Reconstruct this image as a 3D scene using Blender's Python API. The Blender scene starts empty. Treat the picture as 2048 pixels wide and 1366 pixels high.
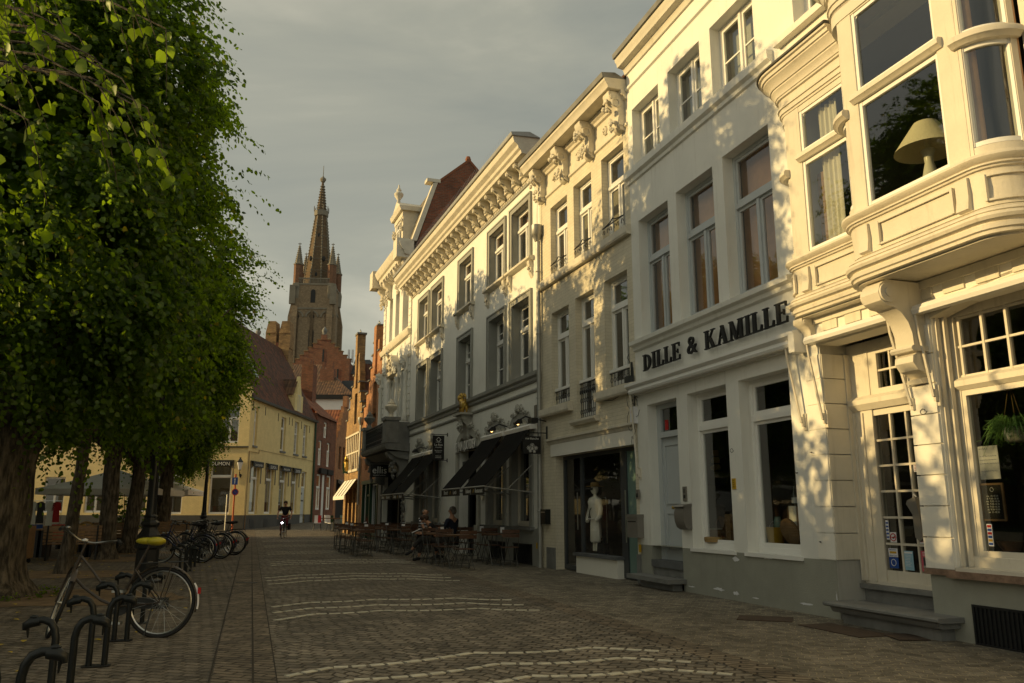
import bpy, bmesh, math, random
import numpy as np
from mathutils import Vector, Matrix
R = math.radians
random.seed(7)
SC = bpy.context.scene
COL = SC.collection
SUN_AZ, SUN_EL = -94.0, 14.4

# ------------------------------------------------------------------ helpers
def gz(y):
    ys = [-200, 43, 50, 64, 80, 110, 420]; zs = [0, 0, .18, .46, .72, 1.0, 1.6]
    if y <= ys[0]: return 0
    for i in range(6):
        if y <= ys[i+1]: return zs[i]+(zs[i+1]-zs[i])*(y-ys[i])/(ys[i+1]-ys[i])
    return zs[-1]

class MB:
    def __init__(s): s.v = []; s.f = []
    def add(s, vs, fs):
        n = len(s.v); s.v += [tuple(p) for p in vs]; s.f += [tuple(i+n for i in f) for f in fs]; return s
    def quad(s, a, b, c, d): return s.add([a, b, c, d], [(0, 1, 2, 3)])
    def poly(s, pts): return s.add(pts, [tuple(range(len(pts)))])
    def box(s, x0, x1, y0, y1, z0, z1):
        return s.add([(x0,y0,z0),(x1,y0,z0),(x1,y1,z0),(x0,y1,z0),(x0,y0,z1),(x1,y0,z1),(x1,y1,z1),(x0,y1,z1)],
                     [(0,3,2,1),(4,5,6,7),(0,1,5,4),(1,2,6,5),(2,3,7,6),(3,0,4,7)])
    def fb(s, u0, u1, v0, v1, w0, w1): return s.box(u0, u1, -w1, -w0, v0, v1)   # facade box
    def prism(s, pts, off):
        n = len(pts); o = Vector(off); q = [tuple(Vector(p)+o) for p in pts]
        fs = [tuple(range(n))[::-1], tuple(range(n, 2*n))]+[(i, (i+1) % n, n+(i+1) % n, n+i) for i in range(n)]
        return s.add(list(pts)+q, fs)
    def mould(s, u0, u1, prof):            # profile of (w, v) run along u
        return s.prism([(u0, -w, v) for w, v in prof], (u1-u0, 0, 0))
    def obox(s, c, dx, dy, dz, rot):       # oriented box
        m = rot if isinstance(rot, Matrix) else Matrix.Rotation(rot, 3, 'Z')
        c = Vector(c); b = MB().box(-dx/2, dx/2, -dy/2, dy/2, -dz/2, dz/2)
        return s.add([c+m@Vector(p) for p in b.v], b.f)
    def bar(s, a, b, w, h=None):           # rectangular bar between points
        a, b = Vector(a), Vector(b); d = b-a; L = d.length
        if L < 1e-6: return s
        m = d.to_track_quat('Y', 'Z').to_matrix()
        return s.obox((a+b)/2, w, L, h or w, m)
    def tube(s, pts, r, n=8, cap=True, closed=False):
        pts = [Vector(p) for p in pts]; m = len(pts); rs = r if isinstance(r, (list, tuple)) else [r]*m
        t0 = (pts[1]-pts[0]).normalized(); ref = Vector((0, 0, 1)) if abs(t0.z) < .9 else Vector((1, 0, 0))
        nx = t0.cross(ref).normalized(); vs = []
        for i in range(m):
            if closed: t = pts[(i+1) % m]-pts[i-1]
            else: t = pts[min(i+1, m-1)]-pts[max(i-1, 0)]
            t = t.normalized() if t.length > 0 else t0
            nx = (nx-t*nx.dot(t)); nx = nx.normalized() if nx.length > 1e-6 else t.orthogonal().normalized(); ny = t.cross(nx)
            for k in range(n):
                a = 2*math.pi*k/n; vs.append(pts[i]+(nx*math.cos(a)+ny*math.sin(a))*rs[i])
        fs = []
        for i in range(m if closed else m-1):
            j = (i+1) % m
            for k in range(n): fs.append((i*n+k, i*n+(k+1) % n, j*n+(k+1) % n, j*n+k))
        if cap and not closed: fs += [tuple(range(n))[::-1], tuple(range((m-1)*n, m*n))]
        return s.add(vs, fs)
    def lathe(s, prof, c=(0, 0, 0), n=16, ang=0):
        vs = []; fs = []; m = len(prof)
        for r, z in prof:
            for k in range(n):
                a = 2*math.pi*k/n+ang; vs.append((c[0]+r*math.cos(a), c[1]+r*math.sin(a), c[2]+z))
        for i in range(m-1):
            for k in range(n): fs.append((i*n+k, i*n+(k+1) % n, (i+1)*n+(k+1) % n, (i+1)*n+k))
        fs += [tuple(range(n))[::-1], tuple(range((m-1)*n, m*n))]
        return s.add(vs, fs)
    def ell(s, c, r, n=8, m=6):
        if not isinstance(r, (tuple, list)): r = (r, r, r)
        vs = [(c[0], c[1], c[2]-r[2])]; fs = []
        for i in range(1, m):
            p = -math.pi/2+math.pi*i/m
            for k in range(n):
                a = 2*math.pi*k/n; vs.append((c[0]+r[0]*math.cos(p)*math.cos(a), c[1]+r[1]*math.cos(p)*math.sin(a), c[2]+r[2]*math.sin(p)))
        vs.append((c[0], c[1], c[2]+r[2])); t = len(vs)-1
        for k in range(n):
            k2 = (k+1) % n; fs += [(0, 1+k2, 1+k), (t, t-n+k, t-n+k2)]
            for i in range(m-2): fs.append((1+i*n+k, 1+i*n+k2, 1+(i+1)*n+k2, 1+(i+1)*n+k))
        return s.add(vs, fs)
    def ring(s, c, R_, r, axis='Y', n=32, k=6):
        pts = []
        for i in range(n):
            a = 2*math.pi*i/n; p = {'Y': (math.cos(a), 0, math.sin(a)), 'Z': (math.cos(a), math.sin(a), 0), 'X': (0, math.cos(a), math.sin(a))}[axis]
            pts.append(Vector(c)+Vector(p)*R_)
        return s.tube(pts, r, k, closed=True)
    def build(s, name, mat, parent=None, smooth=None):
        me = bpy.data.meshes.new(name); me.from_pydata(s.v, [], s.f); me.update()
        bm = bmesh.new(); bm.from_mesh(me); bmesh.ops.recalc_face_normals(bm, faces=bm.faces); bm.to_mesh(me); bm.free()
        if smooth:
            me.polygons.foreach_set('use_smooth', [True]*len(me.polygons)); me.set_sharp_from_angle(angle=R(smooth))
        me.materials.append(mat)
        o = bpy.data.objects.new(name, me); COL.objects.link(o)
        if parent: o.parent = parent
        return o

def tag(o, label, cat, group=None):
    o['label'] = label; o['category'] = cat
    if group: o['group'] = group
    return o
def kind(o, k): o['kind'] = k; return o
def empty(name, loc=(0, 0, 0), rz=0, label=None, cat=None, group=None):
    o = bpy.data.objects.new(name, None); COL.objects.link(o); o.location = loc; o.rotation_euler = (0, 0, rz)
    o.empty_display_size = .2
    if label: tag(o, label, cat, group)
    return o
KIDS = {}
def copy_tree(o, parent=None):
    c = o.copy(); COL.objects.link(c); c.parent = parent
    for ch in o.children: copy_tree(ch, c)
    return c
def dup(o, loc, rz, label=None, sc=None):
    c = copy_tree(o); c.location = loc; c.rotation_euler = (0, 0, rz)
    if label: c['label'] = label
    if sc: c.scale = (sc, sc, sc) if not isinstance(sc, tuple) else sc
    return c

# ------------------------------------------------------------------ materials
def nodes(name):
    m = bpy.data.materials.new(name); m.use_nodes = True; nt = m.node_tree
    return m, nt, nt.nodes['Principled BSDF']
def N(nt, t, **k):
    n = nt.nodes.new(t)
    for a, b in k.items():
        if a.startswith('i_'):
            key = a[2:].replace('_', ' '); n.inputs[key].default_value = b
        else: setattr(n, a, b)
    return n
def L(nt, a, b): nt.links.new(a, b)
def c4(c): return (c[0], c[1], c[2], 1)
def mul(c, f): return tuple(x*f for x in c)
def mat(name, col, rough=.6, var=.12, vscale=1.2, bump=.0, bscale=60, metal=0, spec=.4, dirt=0):
    m, nt, b = nodes(name)
    tc = N(nt, 'ShaderNodeTexCoord'); no = N(nt, 'ShaderNodeTexNoise', i_Scale=vscale, i_Detail=8.0, i_Roughness=.62)
    L(nt, tc.outputs['Object'], no.inputs['Vector'])
    mr = N(nt, 'ShaderNodeMapRange', i_From_Min=.3, i_From_Max=.7); L(nt, no.outputs['Fac'], mr.inputs['Value'])
    mx = N(nt, 'ShaderNodeMix', data_type='RGBA'); mx.inputs[6].default_value = c4(mul(col, 1-var)); mx.inputs[7].default_value = c4(mul(col, 1+var*.5))
    L(nt, mr.outputs['Result'], mx.inputs[0]); out = mx.outputs[2]
    if dirt:   # streaks of grime running down
        mp = N(nt, 'ShaderNodeMapping'); mp.inputs['Scale'].default_value = (9, 9, .7); L(nt, tc.outputs['Object'], mp.inputs['Vector'])
        n2 = N(nt, 'ShaderNodeTexNoise', i_Scale=1.0, i_Detail=6.0, i_Roughness=.7); L(nt, mp.outputs['Vector'], n2.inputs['Vector'])
        m2 = N(nt, 'ShaderNodeMapRange', i_From_Min=.55, i_From_Max=.8); m2.inputs['To Max'].default_value = dirt; L(nt, n2.outputs['Fac'], m2.inputs['Value'])
        x2 = N(nt, 'ShaderNodeMix', data_type='RGBA'); x2.inputs[7].default_value = c4((col[0]*.42, col[1]*.38, col[2]*.32)); L(nt, m2.outputs['Result'], x2.inputs[0]); L(nt, out, x2.inputs[6]); out = x2.outputs[2]
    L(nt, out, b.inputs['Base Color'])
    b.inputs['Roughness'].default_value = rough; b.inputs['Metallic'].default_value = metal; b.inputs['Specular IOR Level'].default_value = spec
    if bump:
        nb = N(nt, 'ShaderNodeTexNoise', i_Scale=bscale, i_Detail=4.0); L(nt, tc.outputs['Object'], nb.inputs['Vector'])
        bp = N(nt, 'ShaderNodeBump', i_Strength=bump, i_Distance=.02); L(nt, nb.outputs['Fac'], bp.inputs['Height']); L(nt, bp.outputs['Normal'], b.inputs['Normal'])
    return m
def brick(name, c1, c2, mortar, bw=.22, rh=.07, ms=.01, bump=.5, rough=.85, patch=.25, distort=.0):
    m, nt, b = nodes(name)
    tc = N(nt, 'ShaderNodeTexCoord'); sp = N(nt, 'ShaderNodeSeparateXYZ'); L(nt, tc.outputs['Object'], sp.inputs[0])
    ad = N(nt, 'ShaderNodeMath'); L(nt, sp.outputs[0], ad.inputs[0]); L(nt, sp.outputs[1], ad.inputs[1])
    cb = N(nt, 'ShaderNodeCombineXYZ'); L(nt, ad.outputs[0], cb.inputs[0]); L(nt, sp.outputs[2], cb.inputs[1])
    br = N(nt, 'ShaderNodeTexBrick', i_Scale=1.0); br.inputs['Brick Width'].default_value = bw; br.inputs['Row Height'].default_value = rh
    br.inputs['Mortar Size'].default_value = ms; br.inputs['Mortar Smooth'].default_value = .3; br.inputs['Bias'].default_value = 0
    br.inputs['Color1'].default_value = c4(c1); br.inputs['Color2'].default_value = c4(c2); br.inputs['Mortar'].default_value = c4(mortar)
    L(nt, cb.outputs[0], br.inputs['Vector'])
    no = N(nt, 'ShaderNodeTexNoise', i_Scale=1.7, i_Detail=8.0, i_Roughness=.65); L(nt, tc.outputs['Object'], no.inputs['Vector'])
    mr = N(nt, 'ShaderNodeMapRange', i_From_Min=.3, i_From_Max=.7); mr.inputs['To Min'].default_value = 1-patch; mr.inputs['To Max'].default_value = 1+patch*.6; L(nt, no.outputs['Fac'], mr.inputs['Value'])
    vm = N(nt, 'ShaderNodeVectorMath', operation='SCALE'); L(nt, br.outputs['Color'], vm.inputs[0]); L(nt, mr.outputs['Result'], vm.inputs['Scale'])
    L(nt, vm.outputs[0], b.inputs['Base Color']); b.inputs['Roughness'].default_value = rough
    n2 = N(nt, 'ShaderNodeTexNoise', i_Scale=40.0, i_Detail=3.0); L(nt, tc.outputs['Object'], n2.inputs['Vector'])
    h = N(nt, 'ShaderNodeMath', operation='MULTIPLY_ADD'); h.inputs[1].default_value = -1.0; L(nt, br.outputs['Fac'], h.inputs[0]); L(nt, n2.outputs['Fac'], h.inputs[2])
    bp = N(nt, 'ShaderNodeBump', i_Strength=bump, i_Distance=.012); L(nt, h.outputs[0], bp.inputs['Height']); L(nt, bp.outputs['Normal'], b.inputs['Normal'])
    return m
def tiles(name, c1, c2, tw=.22, th=.3, bump=.9):
    m, nt, b = nodes(name)
    tc = N(nt, 'ShaderNodeTexCoord'); sp = N(nt, 'ShaderNodeSeparateXYZ'); L(nt, tc.outputs['UV'], sp.inputs[0])
    def wv(o, per):
        a = N(nt, 'ShaderNodeMath', operation='DIVIDE'); a.inputs[1].default_value = per; L(nt, o, a.inputs[0])
        f = N(nt, 'ShaderNodeMath', operation='FRACT'); L(nt, a.outputs[0], f.inputs[0]); return a, f
    a, fa = wv(sp.outputs[0], tw); c, fc = wv(sp.outputs[1], th)
    s = N(nt, 'ShaderNodeMath', operation='PINGPONG'); s.inputs[1].default_value = .5; L(nt, a.outputs[0], s.inputs[0])
    h = N(nt, 'ShaderNodeMath', operation='SUBTRACT'); L(nt, s.outputs[0], h.inputs[0]); L(nt, fc.outputs[0], h.inputs[1])
    fl = N(nt, 'ShaderNodeMath', operation='FLOOR'); L(nt, a.outputs[0], fl.inputs[0]); fl2 = N(nt, 'ShaderNodeMath', operation='FLOOR'); L(nt, c.outputs[0], fl2.inputs[0])
    cb = N(nt, 'ShaderNodeCombineXYZ'); L(nt, fl.outputs[0], cb.inputs[0]); L(nt, fl2.outputs[0], cb.inputs[1])
    wn = N(nt, 'ShaderNodeTexWhiteNoise'); L(nt, cb.outputs[0], wn.inputs['Vector'])
    no = N(nt, 'ShaderNodeTexNoise', i_Scale=.8, i_Detail=7.0); L(nt, tc.outputs['UV'], no.inputs['Vector'])
    ad = N(nt, 'ShaderNodeMath', operation='MULTIPLY'); L(nt, wn.outputs['Value'], ad.inputs[0]); L(nt, no.outputs['Fac'], ad.inputs[1])
    a2 = N(nt, 'ShaderNodeMath', operation='MULTIPLY'); a2.inputs[1].default_value = 1.7; L(nt, ad.outputs[0], a2.inputs[0])
    mx = N(nt, 'ShaderNodeMix', data_type='RGBA', clamp_factor=True); mx.inputs[6].default_value = c4(c1); mx.inputs[7].default_value = c4(c2); L(nt, a2.outputs[0], mx.inputs[0])
    L(nt, mx.outputs[2], b.inputs['Base Color']); b.inputs['Roughness'].default_value = .8
    bp = N(nt, 'ShaderNodeBump', i_Strength=bump, i_Distance=.06); L(nt, h.outputs[0], bp.inputs['Height']); L(nt, bp.outputs['Normal'], b.inputs['Normal'])
    return m
def glass(name, tint=(.75, .78, .74), refl=1.0):
    m, nt, b = nodes(name); nt.nodes.remove(b); out = nt.nodes['Material Output']
    lw = N(nt, 'ShaderNodeLayerWeight', i_Blend=.5); pw = N(nt, 'ShaderNodeMath', operation='POWER'); pw.inputs[1].default_value = 3.6; L(nt, lw.outputs['Facing'], pw.inputs[0]); fr = N(nt, 'ShaderNodeMath', operation='MULTIPLY_ADD'); fr.inputs[1].default_value = .8; fr.inputs[2].default_value = .075; L(nt, pw.outputs[0], fr.inputs[0]); tr = N(nt, 'ShaderNodeBsdfTransparent'); tr.inputs[0].default_value = c4(tint)
    gl = N(nt, 'ShaderNodeBsdfGlossy', i_Roughness=.02); gl.inputs[0].default_value = (.95, .95, .95, 1)
    tc = N(nt, 'ShaderNodeTexCoord'); no = N(nt, 'ShaderNodeTexNoise', i_Scale=1.3, i_Detail=1.0); L(nt, tc.outputs['Object'], no.inputs['Vector'])
    bp = N(nt, 'ShaderNodeBump', i_Strength=.12, i_Distance=.02); L(nt, no.outputs['Fac'], bp.inputs['Height']); L(nt, bp.outputs['Normal'], gl.inputs['Normal'])
    ma = N(nt, 'ShaderNodeMath', operation='MULTIPLY', use_clamp=True); ma.inputs[1].default_value = 1.5*refl; L(nt, fr.outputs[0], ma.inputs[0])
    mx = N(nt, 'ShaderNodeMixShader'); L(nt, ma.outputs[0], mx.inputs[0]); L(nt, tr.outputs[0], mx.inputs[1]); L(nt, gl.outputs[0], mx.inputs[2]); L(nt, mx.outputs[0], out.inputs[0])
    return m
def emit(name, col, s):
    m, nt, b = nodes(name); b.inputs['Base Color'].default_value = c4(col); b.inputs['Emission Color'].default_value = c4(col); b.inputs['Emission Strength'].default_value = s; return m

M = {}
M['white'] = mat('white_render', (.79, .78, .72), .75, .08, 1.1, .2, 70, dirt=.4)
M['whiter'] = mat('white_gloss_paint', (.80, .79, .75), .4, .04, 2, 0)
M['creamp'] = mat('cream_joinery_paint', (.66, .61, .505), .5, .12, 1.5, .15, 40, dirt=.5)
M['soffit'] = mat('cream_soffit_paint', (.66, .62, .52), .6, .12, 1.5, .05, 40, dirt=.4)  # dull cream for soffits, door reveal and bay underside
M['greyrender'] = mat('grey_green_plinth_render', (.31, .31, .26), .85, .14, 1.8, .25, 60, dirt=.2)
M['cream'] = mat('cream_render', (.80, .77, .69), .75, .05, .6, .12, 80, dirt=.16)
M['stonegrey'] = mat('grey_painted_stone', (.30, .30, .27), .7, .12, 2, .15, 50)
M['greystone'] = mat('grey_carved_stone', (.42, .41, .36), .8, .15, 4, .3, 30, dirt=.3)
M['stone'] = mat('weathered_bluestone', (.20, .20, .19), .75, .3, 3, .35, 30, dirt=.4)
M['bluestone'] = mat('polished_bluestone_sill', (.13, .135, .14), .5, .25, 4, .1, 40)
M['trimstone'] = mat('cream_carved_stone', (.66, .61, .50), .8, .15, 4, .3, 30, dirt=.3)
M['dark'] = mat('dark_metal_paint', (.028, .03, .03), .4, .2, 3, .0)
M['iron'] = mat('black_wrought_iron', (.015, .016, .017), .42, .2, 3, .05)
M['blackgloss'] = mat('black_enamel_tube', (.010, .012, .012), .34, .3, 5, .0, spec=.3)
M['steel'] = mat('brushed_steel', (.55, .55, .52), .32, .1, 4, 0, metal=1)
M['zinc'] = mat('zinc_gutter', (.36, .36, .34), .5, .2, 4, 0, metal=.6)
M['chrome'] = mat('chrome', (.26, .26, .25), .28, .05, 4, 0, metal=1)
M['gold'] = mat('gilded_bronze', (.55, .36, .08), .38, .3, 8, .2, 30, metal=.7)
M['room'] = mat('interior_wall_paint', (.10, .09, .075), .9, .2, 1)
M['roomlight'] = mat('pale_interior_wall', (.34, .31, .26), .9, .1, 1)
M['wood'] = mat('brown_varnished_wood', (.12, .062, .030), .5, .4, 9, .1, 30)
M['wood2'] = mat('reddish_slat_wood', (.095, .045, .024), .6, .4, 12, .1, 30)
M['oak'] = mat('pale_oak', (.27, .165, .085), .6, .3, 9, .1, 30)
M['wicker'] = mat('woven_wicker', (.16, .085, .035), .8, .5, 60, .6, 120)
M['cloth'] = mat('white_curtain_cloth', (.78, .74, .64), .9, .06, 3)
M['canvas'] = mat('cream_canvas', (.80, .77, .72), .9, .06, 3, .1, 200)
M['blackcanvas'] = mat('black_awning_canvas', (.008, .008, .0075), .9, .2, 5, .1, 200, spec=.08)
M['black'] = mat('matt_black_board', (.010, .010, .010), .6, .2, 5)
M['letter'] = mat('white_lettering', (.75, .74, .70), .5, .03, 5)
M['yellow'] = mat('orange_yellow_plastic', (.55, .33, .02), .5, .1, 5)
M['blind'] = mat('grey_roller_blind', (.50, .49, .42), .85, .06, 1)
M['orangeblind'] = mat('terracotta_curtain', (.66, .36, .17), .85, .25, 2)
M['red'] = mat('red_plastic', (.45, .012, .010), .45, .1, 5)
M['blue'] = mat('blue_sign_paint', (.02, .07, .30), .4, .05, 5)
M['bluegrey'] = mat('pale_blue_grey_door', (.50, .53, .54), .45, .05, 2, .0, dirt=.1)
M['green'] = mat('dark_green_joinery', (.015, .055, .03), .35, .2, 3)
M['frost'] = mat('frosted_green_glass', (.16, .25, .22), .25, .1, 1, 0, spec=.6)
M['anth'] = mat('anthracite_aluminium', (.055, .06, .065), .4, .1, 3)
M['brickcream'] = brick('painted_cream_brick', (.70, .635, .49), (.66, .60, .46), (.60, .54, .41), .22, .075, .008, .55, .75, .14)
M['brickred'] = brick('red_brown_brick', (.29, .085, .038), (.16, .058, .032), (.17, .12, .085), .22, .075, .011, .6, .9, .35)
M['brickorange'] = brick('orange_brick', (.50, .20, .08), (.36, .14, .06), (.32, .22, .13), .22, .075, .012, .6, .9, .3)
M['brickold'] = brick('old_ochre_brick', (.44, .26, .10), (.27, .15, .065), (.28, .20, .11), .22, .075, .012, .8, .9, .5)
M['brickyellow'] = brick('yellow_painted_brick', (.84, .67, .32), (.80, .635, .30), (.72, .57, .27), .22, .075, .008, .6, .75, .12)
M['bricktower'] = brick('tower_grey_brown_brick', (.27, .205, .13), (.22, .165, .105), (.18, .135, .09), .8, .35, .03, .3, .95, .3)
M['bricktowerred'] = brick('tower_red_brick', (.20, .10, .06), (.16, .085, .05), (.13, .08, .05), .8, .35, .03, .3, .95, .3)
M['spire'] = brick('spire_brick', (.15, .10, .05), (.12, .08, .045), (.09, .07, .05), .7, .3, .03, .3, .95, .35)
M['towerstone'] = mat('tower_limestone', (.21, .19, .15), .9, .3, .5)
M['plinthdark'] = mat('dark_grey_plinth', (.085, .085, .08), .85, .2, 2, .2, 40)
M['tilered'] = tiles('red_brown_roof_tiles', (.05, .022, .013), (.16, .052, .024), .2, .26)
M['tilebrown'] = tiles('brown_pantiles', (.06, .032, .018), (.17, .085, .04), .26, .34)
M['tileorange'] = tiles('orange_pantiles', (.14, .045, .02), (.30, .11, .045), .26, .34)
M['slate'] = tiles('dark_slate_roof', (.035, .038, .042), (.07, .07, .07), .25, .18, .4)
M['slatebrown'] = tiles('weathered_flat_tiles', (.10, .085, .06), (.19, .155, .10), .2, .16, .5)
M['glass'] = glass('window_glass')
M['glasssoft'] = glass('curtained_window_glass', (.88, .87, .84), .75)
M['glassclear'] = glass('clear_shop_glass', (.95, .96, .95), .45)
M['chairmetal'] = mat('dull_grey_chair_steel', (.10, .10, .09), .5, .2, 9, metal=.2)
M['glassdark'] = glass('dark_window_glass', (.62, .64, .6), 1.1)
M['skin'] = mat('skin', (.45, .24, .15), .55, .08, 9)
M['navy'] = mat('navy_jersey', (.010, .014, .028), .85, .2, 9)
M['blackcloth'] = mat('black_knit_cloth', (.010, .010, .011), .85, .2, 9)
M['greycloth'] = mat('grey_trouser_cloth', (.05, .047, .045), .85, .2, 9)
M['maroon'] = mat('maroon_trouser_cloth', (.11, .008, .014), .85, .2, 9)
M['hairgrey'] = mat('grey_hair', (.16, .14, .12), .7, .3, 40, .5, 90)
M['hairbrown'] = mat('brown_hair', (.06, .032, .018), .7, .3, 40, .5, 90)
M['rust'] = mat('rusty_iron_plate', (.075, .05, .034), .8, .4, 9, .3, 60)
M['wornsill'] = mat('worn_painted_brick_sill', (.27, .175, .12), .85, .55, 7, .4, 30)
M['soil'] = mat('dry_soil', (.20, .135, .075), .95, .45, 3, .6, 30)
M['yleaf'] = mat('fallen_yellow_leaf', (.45, .33, .03), .7, .2, 9)
M['saddleyellow'] = mat('yellow_saddle_cover', (.42, .36, .02), .4, .25, 14, .3, 20)
M['rubber'] = mat('black_rubber', (.012, .012, .012), .7, .2, 9)
M['graphite'] = mat('graphite_frame_paint', (.055, .042, .032), .35, .2, 9)
M['bluepaint'] = mat('dark_blue_frame_paint', (.01, .015, .06), .3, .2, 9)
M['greypaint'] = mat('silver_grey_mailbox', (.24, .225, .20), .38, .1, 4, metal=.3)
M['pink'] = mat('pink_poster', (.55, .11, .15), .6, .1, 5)
M['paper'] = mat('white_paper', (.72, .72, .74), .7, .03, 5)
M['paperblue'] = mat('blue_white_leaflet', (.28, .48, .60), .6, .1, 14)
M['wine'] = mat('dark_bottle_glass', (.012, .02, .01), .1, .2, 5, spec=.8)
M['lampshade'] = mat('cream_lampshade_fabric', (.78, .70, .48), .9, .05, 5)
M['ceramic'] = mat('white_ceramic', (.80, .76, .62), .3, .03, 5)
M['straw'] = mat('woven_straw', (.35, .23, .09), .85, .3, 70, .6, 150)
M['warmglow'] = emit('lit_lamp_bulb', (1.0, .55, .15), 6)
M['redglow'] = emit('red_lit_sign', (1.0, .03, .03), 2)
M['bikelight'] = emit('bicycle_headlight', (1, .95, 1), 40)
def stripes():
    m, nt, b = nodes('striped_jersey'); tc = N(nt, 'ShaderNodeTexCoord'); sp = N(nt, 'ShaderNodeSeparateXYZ'); L(nt, tc.outputs['Object'], sp.inputs[0])
    a = N(nt, 'ShaderNodeMath', operation='DIVIDE'); a.inputs[1].default_value = .075; L(nt, sp.outputs[2], a.inputs[0]); f = N(nt, 'ShaderNodeMath', operation='FRACT'); L(nt, a.outputs[0], f.inputs[0])
    g = N(nt, 'ShaderNodeMath', operation='GREATER_THAN'); g.inputs[1].default_value = .5; L(nt, f.outputs[0], g.inputs[0])
    mx = N(nt, 'ShaderNodeMix', data_type='RGBA'); mx.inputs[6].default_value = (.02, .025, .04, 1); mx.inputs[7].default_value = (.55, .56, .6, 1); L(nt, g.outputs[0], mx.inputs[0]); L(nt, mx.outputs[2], b.inputs['Base Color']); b.inputs['Roughness'].default_value = .85
    return m
M['stripes'] = stripes()

def text(s, size, mat_, parent, loc, rot=(R(90), 0, 0), ext=.004, align='CENTER', name='lettering', sx=1, font=None):
    cu = bpy.data.curves.new('t', 'FONT'); cu.body = s; cu.size = size; cu.extrude = ext; cu.align_x = align; cu.align_y = 'CENTER'; cu.resolution_u = 3
    t = bpy.data.objects.new('t', cu); COL.objects.link(t); bpy.context.view_layer.update()
    me = bpy.data.meshes.new_from_object(t.evaluated_get(bpy.context.evaluated_depsgraph_get())); me.name = name
    bpy.data.objects.remove(t); bpy.data.curves.remove(cu); me.materials.clear(); me.materials.append(mat_)
    o = bpy.data.objects.new(name, me); COL.objects.link(o); o.location = loc; o.rotation_euler = rot; o.scale = (sx, 1, 1); o.parent = parent
    return o
def scribble(mb, u0, u1, v0, v1, w, rows, seed=1, th=.004, gap=.5, side='F'):
    """rows of short dashes that read as small print"""
    rr = random.Random(seed); dv = (v1-v0)/rows
    for i in range(rows):
        v = v1-dv*(i+.5); u = u0+rr.uniform(0, .1)*(u1-u0); e = u1-rr.uniform(0, .35)*(u1-u0)
        while u < e:
            l = rr.uniform(.04, .14)*(u1-u0)
            mb.fb(u, min(u+l, e), v-dv*gap*.3, v+dv*gap*.3, w, w+th); u += l+.03*(u1-u0)

def roofuv(o, su=1, sv=1):
    """planar metre UVs per face: u along the horizontal, v up the slope"""
    me = o.data; uv = me.uv_layers.new(name='UVMap')
    for p in me.polygons:
        n = p.normal; h = Vector((-n.y, n.x, 0)); h = h.normalized() if h.length > .01 else Vector((1, 0, 0)); up = n.cross(h).normalized()
        if up.z < 0: up = -up
        for li in p.loop_indices:
            co = me.vertices[me.loops[li].vertex_index].co; uv.data[li].uv = (co.dot(h)*su, co.dot(up)*sv)
    return o

# ------------------------------------------------------------------ facade kit
def wallmb(mb, u0, u1, v0, v1, holes, d=.25, w=0):
    us = sorted({u0, u1, *[h[0] for h in holes], *[h[1] for h in holes]}); vs = sorted({v0, v1, *[h[2] for h in holes], *[h[3] for h in holes]})
    us = [x for x in us if u0 <= x <= u1]; vs = [x for x in vs if v0 <= x <= v1]
    for i in range(len(us)-1):
        for j in range(len(vs)-1):
            cu, cv = (us[i]+us[i+1])/2, (vs[j]+vs[j+1])/2
            if any(h[0] < cu < h[1] and h[2] < cv < h[3] for h in holes): continue
            mb.quad((us[i], -w, vs[j]), (us[i+1], -w, vs[j]), (us[i+1], -w, vs[j+1]), (us[i], -w, vs[j+1]))
    for a, b, c, e in [h[:4] for h in holes]:
        y0, y1 = -w, -w+d
        mb.quad((a, y0, c), (a, y1, c), (a, y1, e), (a, y0, e)); mb.quad((b, y0, c), (b, y1, c), (b, y1, e), (b, y0, e))
        mb.quad((a, y0, e), (b, y0, e), (b, y1, e), (a, y1, e))
        if c > v0+1e-5: mb.quad((a, y0, c), (b, y0, c), (b, y1, c), (a, y1, c))
    return mb
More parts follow.
